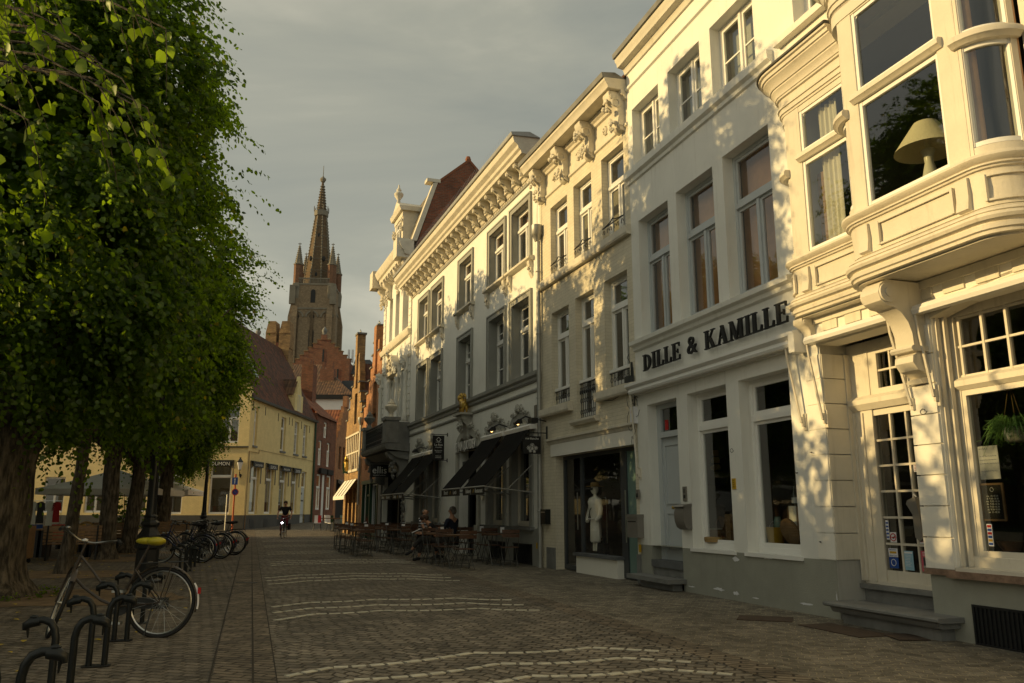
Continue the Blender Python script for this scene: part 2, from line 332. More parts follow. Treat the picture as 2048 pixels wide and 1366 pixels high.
def window(P, h, mat_, d=.2, tr=None, mull=True, fr=.055, sash=.045, bars=(), gl='glass', name='window', back=None, bw=.12, cross=None, sill=None):
    """casement in opening h=(u0,u1,v0,v1): frame, transom at tr, central mullion, sash rails; pane child"""
    u0, u1, v0, v1 = h[:4]; mb = MB(); w0, w1 = -d-.06, -d+.01
    mb.fb(u0, u0+fr, v0, v1, w0, w1); mb.fb(u1-fr, u1, v0, v1, w0, w1); mb.fb(u0+fr, u1-fr, v1-fr, v1, w0, w1); mb.fb(u0+fr, u1-fr, v0, v0+fr*1.3, w0, w1+.015)
    cells = []
    top = v1-fr
    if tr:
        mb.fb(u0+fr, u1-fr, tr-.035, tr+.035, w0, w1+.03); mb.fb(u0+fr, u1-fr, tr+.035, tr+.055, w0, w1+.012)
        cells.append((u0+fr, u1-fr, tr+.055, v1-fr)); top = tr-.035
    um = (u0+u1)/2
    if mull:
        mb.fb(um-.03, um+.03, v0+fr*1.3, top, w0, w1+.012)
        cells += [(u0+fr, um-.03, v0+fr*1.3, top), (um+.03, u1-fr, v0+fr*1.3, top)]
    else: cells.append((u0+fr, u1-fr, v0+fr*1.3, top))
    s = sash
    for a, b, c, e in cells:
        y0, y1 = w0+.01, w1-.018
        mb.fb(a, a+s, c, e, y0, y1); mb.fb(b-s, b, c, e, y0, y1); mb.fb(a+s, b-s, e-s, e, y0, y1); mb.fb(a+s, b-s, c, c+s*1.3, y0, y1)
        for f in (cross or ()):
            if e-c > (e-c)*0 and (b-a) < 2: mb.fb(a+s, b-s, c+(e-c)*f-.013, c+(e-c)*f+.013, y0+.008, y1-.006)
        for bb in bars:   # (columns, rows)
            nu, nv = bb
            for i in range(1, nu): x = a+s+(b-a-2*s)*i/nu; mb.fb(x-.011, x+.011, c+s, e-s, y0+.008, y1-.004)
            for i in range(1, nv): z = c+s+(e-c-2*s)*i/nv; mb.fb(a+s, b-s, z-.011, z+.011, y0+.01, y1-.006)
    f = mb.build(name, mat_, P)
    pn = MB()
    for a, b, c, e in cells: pn.quad((a+s*.5, d+.03, c+s*.5), (b-s*.5, d+.03, c+s*.5), (b-s*.5, d+.03, e-s*.5), (a+s*.5, d+.03, e-s*.5))
    pn.build('pane', M[gl], f)
    if back: back(f, u0, u1, v0, v1, d)
    return f
def blind(frac=1.0, m='blind', off=.12):
    def fn(f, u0, u1, v0, v1, d):
        MB().quad((u0-.05, d+off, v1-(v1-v0)*frac), (u1+.05, d+off, v1-(v1-v0)*frac), (u1+.05, d+off, v1+.02), (u0-.05, d+off, v1+.02)).build('roller_blind', M[m], f)
    return fn
def wavy(mb, u0, u1, v0, v1, y, amp=.04, n=40, fq=9):
    vs = []; fs = []
    for i in range(n+1):
        u = u0+(u1-u0)*i/n; a = amp*(math.sin(u*fq*6)+.4*math.sin(u*fq*13+1)); vs += [(u, y+a, v0), (u, y+a*.6, v1)]
    for i in range(n): fs.append((2*i, 2*i+2, 2*i+3, 2*i+1))
    return mb.add(vs, fs)
def curtains(frac=.3, m='cloth', off=.15):
    def fn(f, u0, u1, v0, v1, d):
        mb = MB(); w = (u1-u0)*frac
        wavy(mb, u0, u0+w, v0, v1, d+off, .025); wavy(mb, u1-w, u1, v0, v1, d+off, .025); mb.build('curtain', M[m], f, 60)
    return fn
def lumps(mb, c, su, sv, sw, n, seed, r=(.03, .07)):
    """carved foliage: many small overlapping knobs in a mound"""
    rr = random.Random(seed)
    for i in range(n):
        a = rr.uniform(0, 6.28); q = math.sqrt(rr.random()); x = math.cos(a)*q*su; z = math.sin(a)*q*sv; k = rr.uniform(*r)
        mb.ell((c[0]+x, c[1]-sw*(1-q*q)*rr.uniform(.5, 1), c[2]+z), (k, k*.8, k*rr.uniform(.7, 1.3)), 6, 4)
    return mb
def scroll(mb, u, wd, v, h, p, top=None):
    """scroll bracket at u (centre), width wd, top v, height h, projection p"""
    prof = [(0, v), (p, v), (p*1.02, v-h*.06), (p*.96, v-h*.16), (p*.8, v-h*.27), (p*.55, v-h*.36), (p*.42, v-h*.5), (p*.40, v-h*.64), (p*.46, v-h*.76), (p*.42, v-h*.88), (p*.25, v-h*.97), (0, v-h)]
    mb.mould(u-wd/2, u+wd/2, prof)
    for sg in (-1, 1):
        mb.tube([(u+sg*wd*.5, -p*.78, v-h*.14), (u+sg*wd*.62, -p*.78, v-h*.14)], p*.17, 10); mb.tube([(u+sg*wd*.5, -p*.28, v-h*.82), (u+sg*wd*.60, -p*.28, v-h*.82)], p*.13, 10)
    return mb
def body_mb(mb, u0, u1, v1, depth, w=-.0):
    """side walls of a house block"""
    mb.quad((u0, 0, 0), (u0, depth, 0), (u0, depth, v1), (u0, 0, v1)); mb.quad((u1, 0, 0), (u1, depth, 0), (u1, depth, v1), (u1, 0, v1)); mb.quad((u0, depth, 0), (u1, depth, 0), (u1, depth, v1), (u0, depth, v1))
    return mb
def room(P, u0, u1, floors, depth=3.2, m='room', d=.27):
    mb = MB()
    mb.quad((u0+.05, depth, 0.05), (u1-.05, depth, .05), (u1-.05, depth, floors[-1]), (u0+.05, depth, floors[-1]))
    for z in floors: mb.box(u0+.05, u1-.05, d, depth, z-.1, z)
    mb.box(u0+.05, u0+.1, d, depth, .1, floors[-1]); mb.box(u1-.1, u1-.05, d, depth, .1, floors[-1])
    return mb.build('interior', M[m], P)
def gableroof(P, u0, u1, y0, y1, ve, vr, matn, ov=.15, th=.08, axis='u'):
    """pitched roof, ridge along u at mid-depth"""
    mb = MB(); ym = (y0+y1)/2
    mb.prism([(u0, y0-ov, ve-ov*.7), (u0, ym, vr), (u0, ym, vr+th), (u0, y0-ov, ve-ov*.7+th)], (u1-u0, 0, 0))
    mb.prism([(u0, y1+ov, ve-ov*.7), (u0, ym, vr), (u0, ym, vr+th), (u0, y1+ov, ve-ov*.7+th)], (u1-u0, 0, 0))
    return roofuv(mb.build('roof', M[matn], P))
# ================================================================== row on the right
DL = (2.37, 15.32, 0); AZD, AZB = 18.2, 20.6
def root(name, label, az, loc=DL): return empty(name, loc, R(az-90), label, 'building')

# ---------- shop house with the long black lettering
DK = root('white_shop_house', 'white rendered three storey shop house with tall grey framed windows and olive grey plinth', AZD)
top = [(.20, 1.30, 7.95, 9.27), (1.67, 2.78, 7.95, 9.29), (3.12, 4.32, 7.95, 9.31)]
mid = [(.32, 1.48, 4.50, 6.85), (1.78, 2.98, 4.50, 6.87), (3.28, 4.50, 4.50, 6.90)]
shop = [(1.85, 3.03, .71, 3.23), (3.37, 4.57, .71, 3.23)]
door = (.42, 1.50, .40, 3.22)
mb = wallmb(MB(), 0, 5.24, .70, 10.45, top+mid+shop+[(door[0], door[1], .70, door[3])], .26)
body_mb(mb, 0, 5.24, 10.45, 7)
mb.build('wall', M['white'], DK)
pl = wallmb(MB(), 0, 5.24, 0, .70, [(door[0], door[1], .0, .70)], .26, w=.0)
pl.build('plinth', M['greyrender'], DK)
pt = MB()
for (u, v, a, b, s) in [(1.75, .10, .14, .012, 1), (2.55, .13, .16, .03, 2), (3.02, .11, .09, .035, 3), (3.5, .09, .12, .010, 4), (4.6, .12, .16, .018, 5), (3.05, .60, .10, .04, 6), (3.85, .655, .14, .02, 7), (2.05, .675, .03, .008, 8), (5.2, .25, .012, .10, 9)]:
    rr = random.Random(s); n = 14; pts = [(u+math.cos(i*6.283/n)*a*rr.uniform(.45, 1.1), -.003, v+math.sin(i*6.283/n)*b*rr.uniform(.4, 1.2)) for i in range(n)]
    pt.poly(pts)
pt.build('peeled_paint_patch', M['paper'], DK)
mb = MB()
mb.mould(-.0, 5.26, [(0, 10.14), (.04, 10.14), (.05, 10.20), (.08, 10.26), (.20, 10.28), (.22, 10.36), (.25, 10.40), (.26, 10.46), (.0, 10.48)])
mb.build('roof_cornice', M['soffit'], DK, 30)
MB().mould(.0, 5.26, [(.22, 10.46), (.30, 10.46), (.31, 10.56), (.1, 10.60), (0, 10.48)]).build('gutter', M['stone'], DK)
MB().mould(.02, 5.22, [(0, 9.76), (.045, 9.78), (.045, 9.83), (0, 9.85)]).build('string_course', M['white'], DK)
mb = MB(); mb.mould(-.03, 4.74, [(0, 7.70), (.04, 7.72), (.05, 7.78), (.11, 7.82), (.12, 7.95), (0, 7.965)]); mb.build('sill_course', M['white'], DK)
mb = MB(); mb.mould(.02, 4.86, [(0, 4.28), (.05, 4.31), (.06, 4.37), (.13, 4.40), (.14, 4.47), (0, 4.495)]); mb.build('sill_course', M['white'], DK)
mb = MB(); mb.mould(-.06, 5.0, [(0, 3.44), (.05, 3.44), (.07, 3.50), (.13, 3.53), (.17, 3.58), (.22, 3.60), (.22, 3.65), (0, 3.70)]); mb.build('shop_cornice', M['whiter'], DK, 30)
for i, h in enumerate(top):
    f = window(DK, h, M['whiter'], .2, None, True, .05, .045, cross=(.5,), back=blind(1.0, 'blind', .22))
t_ = MB().fb(.36, .52, 8.02, 8.22, -.222, -.219).build('window_sticker', M['red'], DK); b = MB(); b.prism([(.39, -0, 8.11), (.44, 0, 8.17), (.49, 0, 8.11)], (0, -.002, 0)); b.fb(.405, .475, 8.06, 8.11, 0, .002); o = b.build('house_mark', M['paper'], t_); o.location = (0, .217, 0)
for h in mid: window(DK, h, M['bluegrey'], .2, 6.03, True, .06, .05, gl='glasssoft')
for h in shop: window(DK, h, M['whiter'], .2, 2.64, False, .06, .05)
MB().fb(1.80, 3.08, .66, .715, -.1, .03).build('sill', M['whiter'], DK); MB().fb(3.32, 4.62, .66, .715, -.1, .03).build('sill', M['whiter'], DK)
# curtain sheets behind the tall first floor panes; their orange stands in for reflected sky
mb = MB()
for h in mid: mb.quad((h[0]-.1, .42, 4.3), (h[1]+.1, .42, 4.3), (h[1]+.1, .42, 7.0), (h[0]-.1, .42, 7.0))
mb.build('curtain', M['orangeblind'], DK)
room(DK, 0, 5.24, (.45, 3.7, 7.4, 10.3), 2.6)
# door
f = MB(); d0, d1 = door[0], door[1]
f.fb(d0, d0+.14, .40, 3.22, -.25, -.19); f.fb(d1-.09, d1, .40, 3.22, -.25, -.19); f.fb(d0+.14, d1-.09, 3.13, 3.22, -.25, -.19); f.fb(d0+.14, d1-.09, 2.60, 2.70, -.25, -.15)
dr = f.build('door', M['bluegrey'], DK)
lf = MB(); a, b = d0+.14, d1-.09
lf.fb(a, b, .46, 2.60, -.25, -.22)
for (x0, x1, z0, z1) in [(a+.08, b-.08, 1.42, 2.48), (a+.08, b-.08, .60, 1.28)]:
    for q in [(x0, x1, z0, z0+.03), (x0, x1, z1-.03, z1), (x0, x0+.03, z0+.03, z1-.03), (x1-.03, x1, z0+.03, z1-.03)]: lf.fb(*q, -.22, -.20)
lf.build('door_leaf', M['bluegrey'], dr)
MB().ell((a+.40, .16, 1.36), .032).ell((a+.46, .17, 1.36), .022).build('door_knob', M['gold'], dr, 60)
MB().quad((a, .23, 2.70), (b, .23, 2.70), (b, .23, 3.13), (a, .23, 3.13)).build('pane', M['glass'], dr)
MB().fb(a+.10, a+.22, 2.74, 2.92, -.228, -.224).build('sticker', M['red'], dr)
MB().fb(d0, d1, .34, .46, -.26, .02).build('threshold', M['bluestone'], DK)
st = MB(); st.fb(.06, 1.60, .13, .20, 0, .34); st.fb(d0, d1, .2, .34, -.25, -.02)
st.fb(.30, 1.44, 0, .13, 0, .18); st.build('doorstep', M['stone'], DK)

# the lettering on the fascia
SG = root('shop_fascia_lettering', 'large black stand-off serif lettering across the white shop fascia', AZD); SG['category'] = 'sign'
def glyph(ch, w, h):
    P_ = []; s = .19*h; t = .06*h; e = .11*h    # stem, thin, serif overhang
    def rc(a, b, c, d): P_.append([(a, c), (b, c), (b, d), (a, d)])
    def stem(x, z0=0, z1=h, wd=s): rc(x, x+wd, z0, z1); rc(x-e*.8, x+wd+e*.8, z0, z0+t); rc(x-e*.8, x+wd+e*.8, z1-t, z1)
    def diag(x0, z0, x1, z1, wd): P_.append([(x0, z0), (x0+wd, z0), (x1+wd, z1), (x1, z1)])
    x = e*.8
    if ch == 'I': stem(x)
    elif ch == 'L': stem(x); rc(x+s, w, 0, t*1.2); P_.append([(w-t, 0), (w, 0), (w+.02*h, .3*h), (w-.02*h, .3*h), (w-t*1.5, t)])
    elif ch == 'E':
        stem(x); rc(x+s, w, 0, t*1.2); rc(x+s, w-.03*h, h-t*1.2, h); rc(x+s, w-.18*h, .48*h, .48*h+t)
        P_.append([(w-t, 0), (w, 0), (w+.02*h, .28*h), (w-.02*h, .28*h)]); P_.append([(w-.03*h-t, h), (w-.03*h, h), (w-.02*h, .76*h), (w-.06*h, .76*h)]); rc(w-.20*h, w-.16*h, .38*h, .64*h)
    elif ch == 'D':
        stem(x); n = 14; o = []; i_ = []
        for k in range(n+1):
            a = -math.pi/2+math.pi*k/n; o.append((x+s+(w-x-s)*math.cos(a), h/2+h/2*math.sin(a))); i_.append((x+s+(w-x-2.1*s)*math.cos(a), h/2+(h/2-t)*math.sin(a)))
        for k in range(n): P_.append([o[k], o[k+1], i_[k+1], i_[k]])
    elif ch == 'K':
        stem(x); diag(x+s, .40*h, w-.2*h, h, t*1.2); diag(w-s*1.3, 0, x+s*1.3, .58*h, s); rc(w-.32*h, w-.02*h, h-t, h); rc(w-.36*h, w+.02*h, 0, t)
    elif ch == 'A':
        m = w/2; diag(.10*h, 0, m-t*.6, h, t*1.1); diag(w-.10*h-s, 0, m-s*.55, h, s); rc(.24*h, w-.30*h, .32*h, .32*h+t); rc(-.02*h, .28*h, 0, t); rc(w-.38*h, w+.02*h, 0, t)
    elif ch == 'M':
        stem(x, 0, h, t*1.2); stem(w-x-s); diag(w/2-s*.5, 0, x, h, s*.95); diag(w/2-t*.5, 0, w-x-s, h, t*1.2)
    return P_
wd = {'D': .84, 'I': .36, 'L': .66, 'E': .72, '&': .9, 'K': .86, 'A': .86, 'M': 1.02, ' ': .42}
seq = 'DILLE & KAMILLE'; H = .30; tot = sum(wd[c]+.10 for c in seq)*H; sx = 4.30/tot; u = .49
for c in seq:
    if c == '&':
        text('&', H*1.42, M['black'], SG, (u+wd[c]*H*sx/2, -.085, 3.985), ext=.018, name='letter', sx=sx*.95)
    elif c != ' ':
        mb = MB()
        for k_, p in enumerate(glyph(c, wd[c]*H, H)): mb.prism([(u+x*sx, -.065-.0007*k_, 3.835+z) for x, z in p], (0, -.035, 0))
        mb.build('letter', M['black'], SG)
    u += (wd[c]+.10)*H*sx

# ---------- house with the bay window
B1 = root('bay_window_house', 'cream painted house with a projecting curved bay window over its glazed shop door', AZD)
pil = .38
holes = [(5.24, 6.70, .0, 3.42), (7.06, 9.6, .70, 3.45), (5.0, 6.2, 7.98, 9.6), (6.9, 8.1, 7.98, 9.6), (8.8, 10.0, 7.98, 9.6)]
mb = wallmb(MB(), 5.24, 10.4, .70, 11.2, [(5.24, 6.70, .70, 3.42)]+[(7.06, 9.6, .70, 3.45)]+[(5.243, 6.2, 7.98, 9.6)]+holes[3:]+[(5.3, 10.2, 3.8, 7.2)], .3)
body_mb(mb, 5.24, 10.4, 11.2, 7); mb.build('wall', M['cream'], B1)
pl = wallmb(MB(), 6.70, 10.4, 0, .66, [], .3)
pl.quad((6.70, 0, 0), (6.70, .5, 0), (6.70, .5, .66), (6.70, 0, .66)); pl.build('plinth', M['greyrender'], B1)
# quoin grooves and rusticated blocks on the piers
q = MB()
for k in range(9):
    z = .71+k*.325
    if z > 3.3: break
    z1 = min(z+.312, 3.4)
    q.fb(6.68, 7.05, z, z1, 0, .03)
q.build('pier_blocks', M['cream'], B1)
q = MB()
for k in range(8): z = .71+k*.325; q.fb(4.93, 5.245, z, z+.312, 0, .012)
q.build('pier_blocks', M['cream'], B1)
# pier reveal beside the door (deep)
mb = MB()
for k in range(9):
    z = .71+k*.325; z1 = min(z+.312, 3.4)
    if z < 3.3: mb.box(5.235, 5.262, .002, .45, z, z1)
mb.build('door_reveal_blocks', M['soffit'], B1)
MB().fb(6.66, 7.08, .645, .705, -.0, .045).fb(7.0, 9.7, .63, .70, -.0, .10).build('brick_sill', M['wornsill'], B1)
MB().fb(6.64, 7.10, .665, .725, -.02, .025).build('plinth_capping', M['greyrender'], B1)
MB().fb(7.10, 9.62, .67, .735, -.2, .07).build('sill', M['creamp'], B1)
MB().fb(9.6, 10.4, .7, 3.45, -.0, .02).build('pier', M['cream'], B1)
# vents
g = MB(); g.fb(7.22, 8.3, .001, .38, -.1, .003)  # flat black sheet on the plinth, painting the dark behind the bars
g.build('vent_dark_sheet', M['black'], B1)
g = MB()
for k in range(22): g.fb(7.24+k*.05, 7.262+k*.05, 0.002, .36, .003, .018)
g.fb(7.2, 8.32, .36, .385, .003, .022); g.fb(7.2, 7.225, 0.001, .36, .003, .022); g.fb(7.226, 8.32, .001, .02, .0035, .0225)
g.build('vent_grille', M['iron'], B1)
# shop window under the bay (recessed)
D = .22
f = MB(); f.fb(7.06, 7.16, .73, 3.45, -D-.08, -D+.02); f.fb(9.5, 9.6, .73, 3.45, -D-.08, -D+.02)
f.fb(7.06, 9.6, .73, .84, -D-.08, -D+.06); f.fb(7.16, 9.5, .84, .90, -D-.06, -D+.01); f.fb(7.16, 7.21, .90, 2.5, -D-.06, -D+.01); f.fb(7.16, 9.5, 2.5, 2.56, -D-.06, -D+.01)
f.mould(7.1, 9.58, [(-D-.05, 2.56), (-D+.02, 2.56), (-D+.07, 2.60), (-D+.07, 2.66), (-D+.01, 2.70), (-D-.05, 2.70)])
f.fb(7.16, 9.5, 3.36, 3.45, -D-.08, -D+.02)
for k in range(0, 9):
    x = 7.19+k*.288
    f.fb(x, x+.028, 2.70, 3.36, -D-.05, -D+.0)
for z in (2.70, 3.02, 3.33): f.fb(7.16, 9.5, z, z+.024, -D-.05, -D-.006)
sw = f.build('shop_window', M['creamp'], B1)
MB().quad((7.16, D+.03, .88), (9.5, D+.03, .88), (9.5, D+.03, 3.4), (7.16, D+.03, 3.4)).build('pane', M['glassdark'], sw)
# stepped mouldings round shop window & arched lintel
m_ = MB()
for i in range(2): m_.fb(7.06+i*.04, 7.085+i*.04, .74, 3.42, -.09-.07*i, -.04-.07*i)
n = 14
for j, (e0, e1, ww) in enumerate([(0, .05, .02), (.07, .10, .0)]):
    for k in range(n):
        a0, a1 = k/n, (k+1)/n; u0, u1 = 7.06+2.54*a0, 7.06+2.54*a1; c0, c1 = 3.36+.16*math.sin(math.pi*a0), 3.36+.16*math.sin(math.pi*a1)
        m_.prism([(u0, -ww, c0+e0), (u1, -ww, c1+e0), (u1, -ww, c1+e1), (u0, -ww, c0+e1)], (0, .2, 0))
m_.build('window_moulding', M['creamp'], sw)
# door set back with fanlight
D = .42
f = MB(); f.fb(5.24, 5.60, .42, 3.42, -D-.1, -D+.0); f.fb(6.62, 6.70, .42, 3.42, -D-.1, -D); f.fb(5.60, 6.62, 3.30, 3.42, -D-.1, -D)
f.mould(5.26, 6.70, [(-D-.05, 2.55), (-D+.02, 2.55), (-D+.08, 2.62), (-D+.08, 2.68), (-D+.01, 2.73), (-D-.05, 2.73)])
f.fb(5.42, 5.45, .46, 2.52, -D, -D+.02); f.fb(5.28, 5.31, .46, 2.52, -D, -D+.025); f.fb(5.262, 5.28, .46, 3.3, -D, -D+.08)
dw = f.build('door_frame', M['creamp'], B1)
f = MB(); f.fb(5.60, 6.62, 2.73, 2.80, -D-.08, -D-.01); f.fb(5.60, 6.62, 3.24, 3.30, -D-.08, -D-.01); f.fb(5.60, 5.74, 2.8, 3.24, -D-.08, -D-.01); f.fb(6.36, 6.62, 2.8, 3.24, -D-.08, -D-.01)
for k in (1, 2): x = 5.74+.62*k/3; f.fb(x-.012, x+.012, 2.8, 3.24, -D-.07, -D-.02)
f.fb(5.74, 6.36, 3.01, 3.034, -D-.07, -D-.022); fl = f.build('fanlight', M['creamp'], B1)
MB().quad((5.70, D+.05, 2.78), (6.40, D+.05, 2.78), (6.40, D+.05, 3.26), (5.70, D+.05, 3.26)).build('pane', M['glassdark'], fl)
f = MB(); a, b = 5.50, 6.46; f.fb(a, a+.10, .42, 2.55, -D-.08, -D-.02); f.fb(b-.10, b, .42, 2.55, -D-.08, -D-.02); f.fb(a+.10, b-.10, .42, .60, -D-.08, -D-.02); f.fb(a+.10, b-.10, 2.47, 2.55, -D-.08, -D-.02)
f.fb(b, 6.62, .42, 2.55, -D-.08, -D-.005); f.fb(a, b, .42, .47, -D-.02, -D+.02)
cw = (b-a-.2)/3
for k in (1, 2): x = a+.10+cw*k; f.fb(x-.013, x+.013, .60, 2.47, -D-.075, -D-.028)
for k in range(1, 6): z = .60+1.87*k/6; f.fb(a+.10, b-.10, z-.013, z+.013, -D-.075, -D-.03)
dr = f.build('shop_door', M['creamp'], B1)
MB().quad((a+.08, D+.055, .58), (b-.08, D+.055, .58), (b-.08, D+.055, 2.49), (a+.08, D+.055, 2.49)).build('pane', M['glassdark'], dr)
h = MB(); h.tube([(b-.03, D-.02, 1.48), (b-.03, D-.06, 1.48), (b-.16, D-.06, 1.47)], .009, 6); h.fb(b-.045, b-.015, 1.3, 1.6, -D-.02, -D-.012); h.build('door_handle', M['steel'], dr, 40)
# stickers and leaflets on the door glass
wS = -D-.045
s = MB(); s.fb(a+.11, a+.16, .96, 1.19, wS, wS+.003); s.fb(a+.17, a+.27, .93, 1.05, wS, wS+.003); so = s.build('sticker', M['paper'], dr)
s = MB()
for k in range(5): s.fb(a+.115, a+.155, .98+k*.042, 1.0+k*.042, wS+.003, wS+.005)
s.build('sticker_print', M['blue'], so)
MB().ring((a+.22, -wS-.006, .99), .042, .006, 'Y', 20, 4).fb(a+.19, a+.25, .985, .995, wS+.004, wS+.007).build('ban_mark', M['red'], so)
MB().ell((a+.22, -wS-.004, .985), (.02, .002, .012)).fb(a+.235, a+.245, .985, 1.01, wS+.003, wS+.0045).fb(a+.208, a+.213, .965, .985, wS+.003, wS+.0045).build('dog_mark', M['black'], so)
s = MB(); s.fb(a+.12, a+.265, .76, .86, wS, wS+.003); so = s.build('sticker', M['paper'], dr)
text('Bancontact', .024, M['blue'], so, (a+.19, -wS-.005, .845), ext=.0005); text('Mister Cash', .024, M['blue'], so, (a+.19, -wS-.005, .775), ext=.0005); MB().fb(a+.14, a+.245, .80, .825, wS+.003, wS+.005).build('sticker_print', M['yellow'], so)
s = MB(); s.fb(a+.12, a+.265, .63, .755, wS, wS+.003); so = s.build('sticker', M['blue'], dr); MB().ring((a+.19, -wS-.005, .695), .038, .004, 'Y', 18, 4).build('ring_mark', M['letter'], so)
s = MB(); s.fb(a+.36, a+.50, .62, .84, wS, wS+.003); so = s.build('leaflet', M['paperblue'], dr); s = MB(); scribble(s, a+.375, a+.485, .66, .80, wS+.003, 8, 3, .002); s.fb(a+.37, a+.49, .81, .83, wS+.003, wS+.005); s.build('leaflet_print', M['paper'], so)
s = MB(); s.fb(a+.62, a+.78, .62, .85, wS, wS+.003); so = s.build('leaflet', M['pink'], dr); s = MB(); s.fb(a+.65, a+.75, .66, .78, wS+.003, wS+.005); s.build('leaflet_picture', M['anth'], so); s = MB(); scribble(s, a+.64, a+.76, .79, .84, wS+.003, 3, 5, .002); s.build('leaflet_print', M['paper'], so)
s = MB(); s.fb(a+.62, a+.76, .93, 1.17, wS, wS+.003); so = s.build('leaflet', M['paper'], dr); text('Welcome', .042, M['red'], so, (a+.69, -wS-.005, 1.03), ext=.0005); s = MB(); scribble(s, a+.64, a+.74, .94, .99, wS+.003, 3, 6, .002); s.fb(a+.66, a+.68, 1.10, 1.165, wS+.003, wS+.005); s.build('leaflet_print', M['red'], so)
s = MB(); s.fb(a+.64, a+.75, 1.75, 1.86, wS, wS+.003); so = s.build('notice', M['paper'], dr); s = MB(); scribble(s, a+.65, a+.74, 1.76, 1.85, wS+.003, 5, 8, .002); s.build('notice_print', M['red'], so)
# threshold, inner step and long bluestone step
MB().fb(5.24, 6.70, .37, .425, -D-.1, -D+.1).fb(5.24, 6.70, .22, .37, -D-.1, -D+.03).fb(5.24, 6.68, .10, .22, -D, -.02).build('inner_steps', M['stone'], B1)
t = MB(); t.mould(5.36, 7.08, [(-.1, .19), (.32, .195), (.345, .21), (.345, .232), (.33, .245), (-.1, .245)]); t.mould(5.42, 7.02, [(-.1, .13), (.25, .13), (.27, .15), (.29, .188), (-.1, .188)]); t.mould(5.50, 6.94, [(0, 0), (.18, 0), (.18, .128), (0, .128)])
t.build('front_step', M['stone'], B1, 30)
MB().quad((7.16, 2.2, .5), (9.5, 2.2, .5), (9.5, 2.2, 3.5), (7.16, 2.2, 3.5)).build('back_wall', M['roomlight'], B1)
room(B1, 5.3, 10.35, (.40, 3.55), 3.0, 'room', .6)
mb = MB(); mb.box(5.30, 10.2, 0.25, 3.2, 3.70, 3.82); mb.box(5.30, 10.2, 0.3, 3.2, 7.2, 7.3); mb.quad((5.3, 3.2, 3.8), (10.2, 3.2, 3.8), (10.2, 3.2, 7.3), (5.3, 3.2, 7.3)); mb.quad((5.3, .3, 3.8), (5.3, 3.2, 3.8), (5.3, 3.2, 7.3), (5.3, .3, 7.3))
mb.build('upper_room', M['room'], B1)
window(B1, (5.243, 6.2, 7.98, 9.6), M['whiter'], .22, None, True, .05, .045, cross=(.5,), back=blind(1, 'blind', .2)); window(B1, holes[3], M['whiter'], .22, None, True, .05, .045, back=blind(1, 'blind', .2)); window(B1, holes[4], M['whiter'], .22, None, True, .05, .045, back=blind(1, 'blind', .2))
mb = MB(); mb.fb(4.90, 6.3, 7.88, 7.98, -.05, .12); mb.fb(5.243, 6.2, 7.98, 8.04, -.2, .02); mb.build('sill', M['cream'], B1)

# bay : plan paths (u, w)
def arc(cx, cy, rx, ry, a0, a1, n=8): return [(cx+rx*math.cos(R(a0+(a1-a0)*i/n)), cy+ry*math.sin(R(a0+(a1-a0)*i/n))) for i in range(n+1)]
WF, WC = .24, .66
curveF0 = arc(5.18, 0, .26, WF, 180, 90); curveC0 = arc(6.82, WF, .40, WC-WF, 180, 90); curveC1 = arc(8.30, WF, .40, WC-WF, 90, 0); curveF1 = arc(9.9, 0, .26, WF, 90, 0)
def offs(path, d):
    out = []
    for i, p in enumerate(path):
        a = Vector(path[max(i-1, 0)]); b = Vector(path[min(i+1, len(path)-1)]); t = (b-a).normalized(); n = Vector((-t.y, t.x))
        out.append((p[0]+n.x*d, p[1]+n.y*d))
    return out
def strip(mb, path, v0, v1, t=.06, out=0):
    """upright slab following a plan path; outer face pushed out by `out`"""
    a = offs(path, out); b = offs(path, out-t); n = len(path); vs = []; fs = []
    for i in range(n): vs += [(a[i][0], -a[i][1], v0), (a[i][0], -a[i][1], v1), (b[i][0], -b[i][1], v1), (b[i][0], -b[i][1], v0)]
    for i in range(n-1):
        for k in range(4): fs.append((4*i+k, 4*i+(k+1) % 4, 4*i+4+(k+1) % 4, 4*i+4+k))
    fs += [(0, 1, 2, 3), (4*n-4, 4*n-3, 4*n-2, 4*n-1)]
    return mb.add(vs, fs)
def sweep(mb, path, prof):
    """moulding profile [(out, v)...] swept along plan path"""
    m = len(prof); vs = []; fs = []; n = len(path); rings = [offs(path, d) for d, v in prof]
    for i in range(n):
        for j, (d, v) in enumerate(prof): vs.append((rings[j][i][0], -rings[j][i][1], v))
    for i in range(n-1):
        for j in range(m): fs.append((i*m+j, i*m+(j+1) % m, (i+1)*m+(j+1) % m, (i+1)*m+j))
    fs += [tuple(range(m)), tuple(range((n-1)*m, n*m))]
    return mb.add(vs, fs)
flankL = curveF0+[(6.40, WF)]; center = curveC0+curveC1; flankR = [(8.72, WF)]+curveF1
BAY = B1
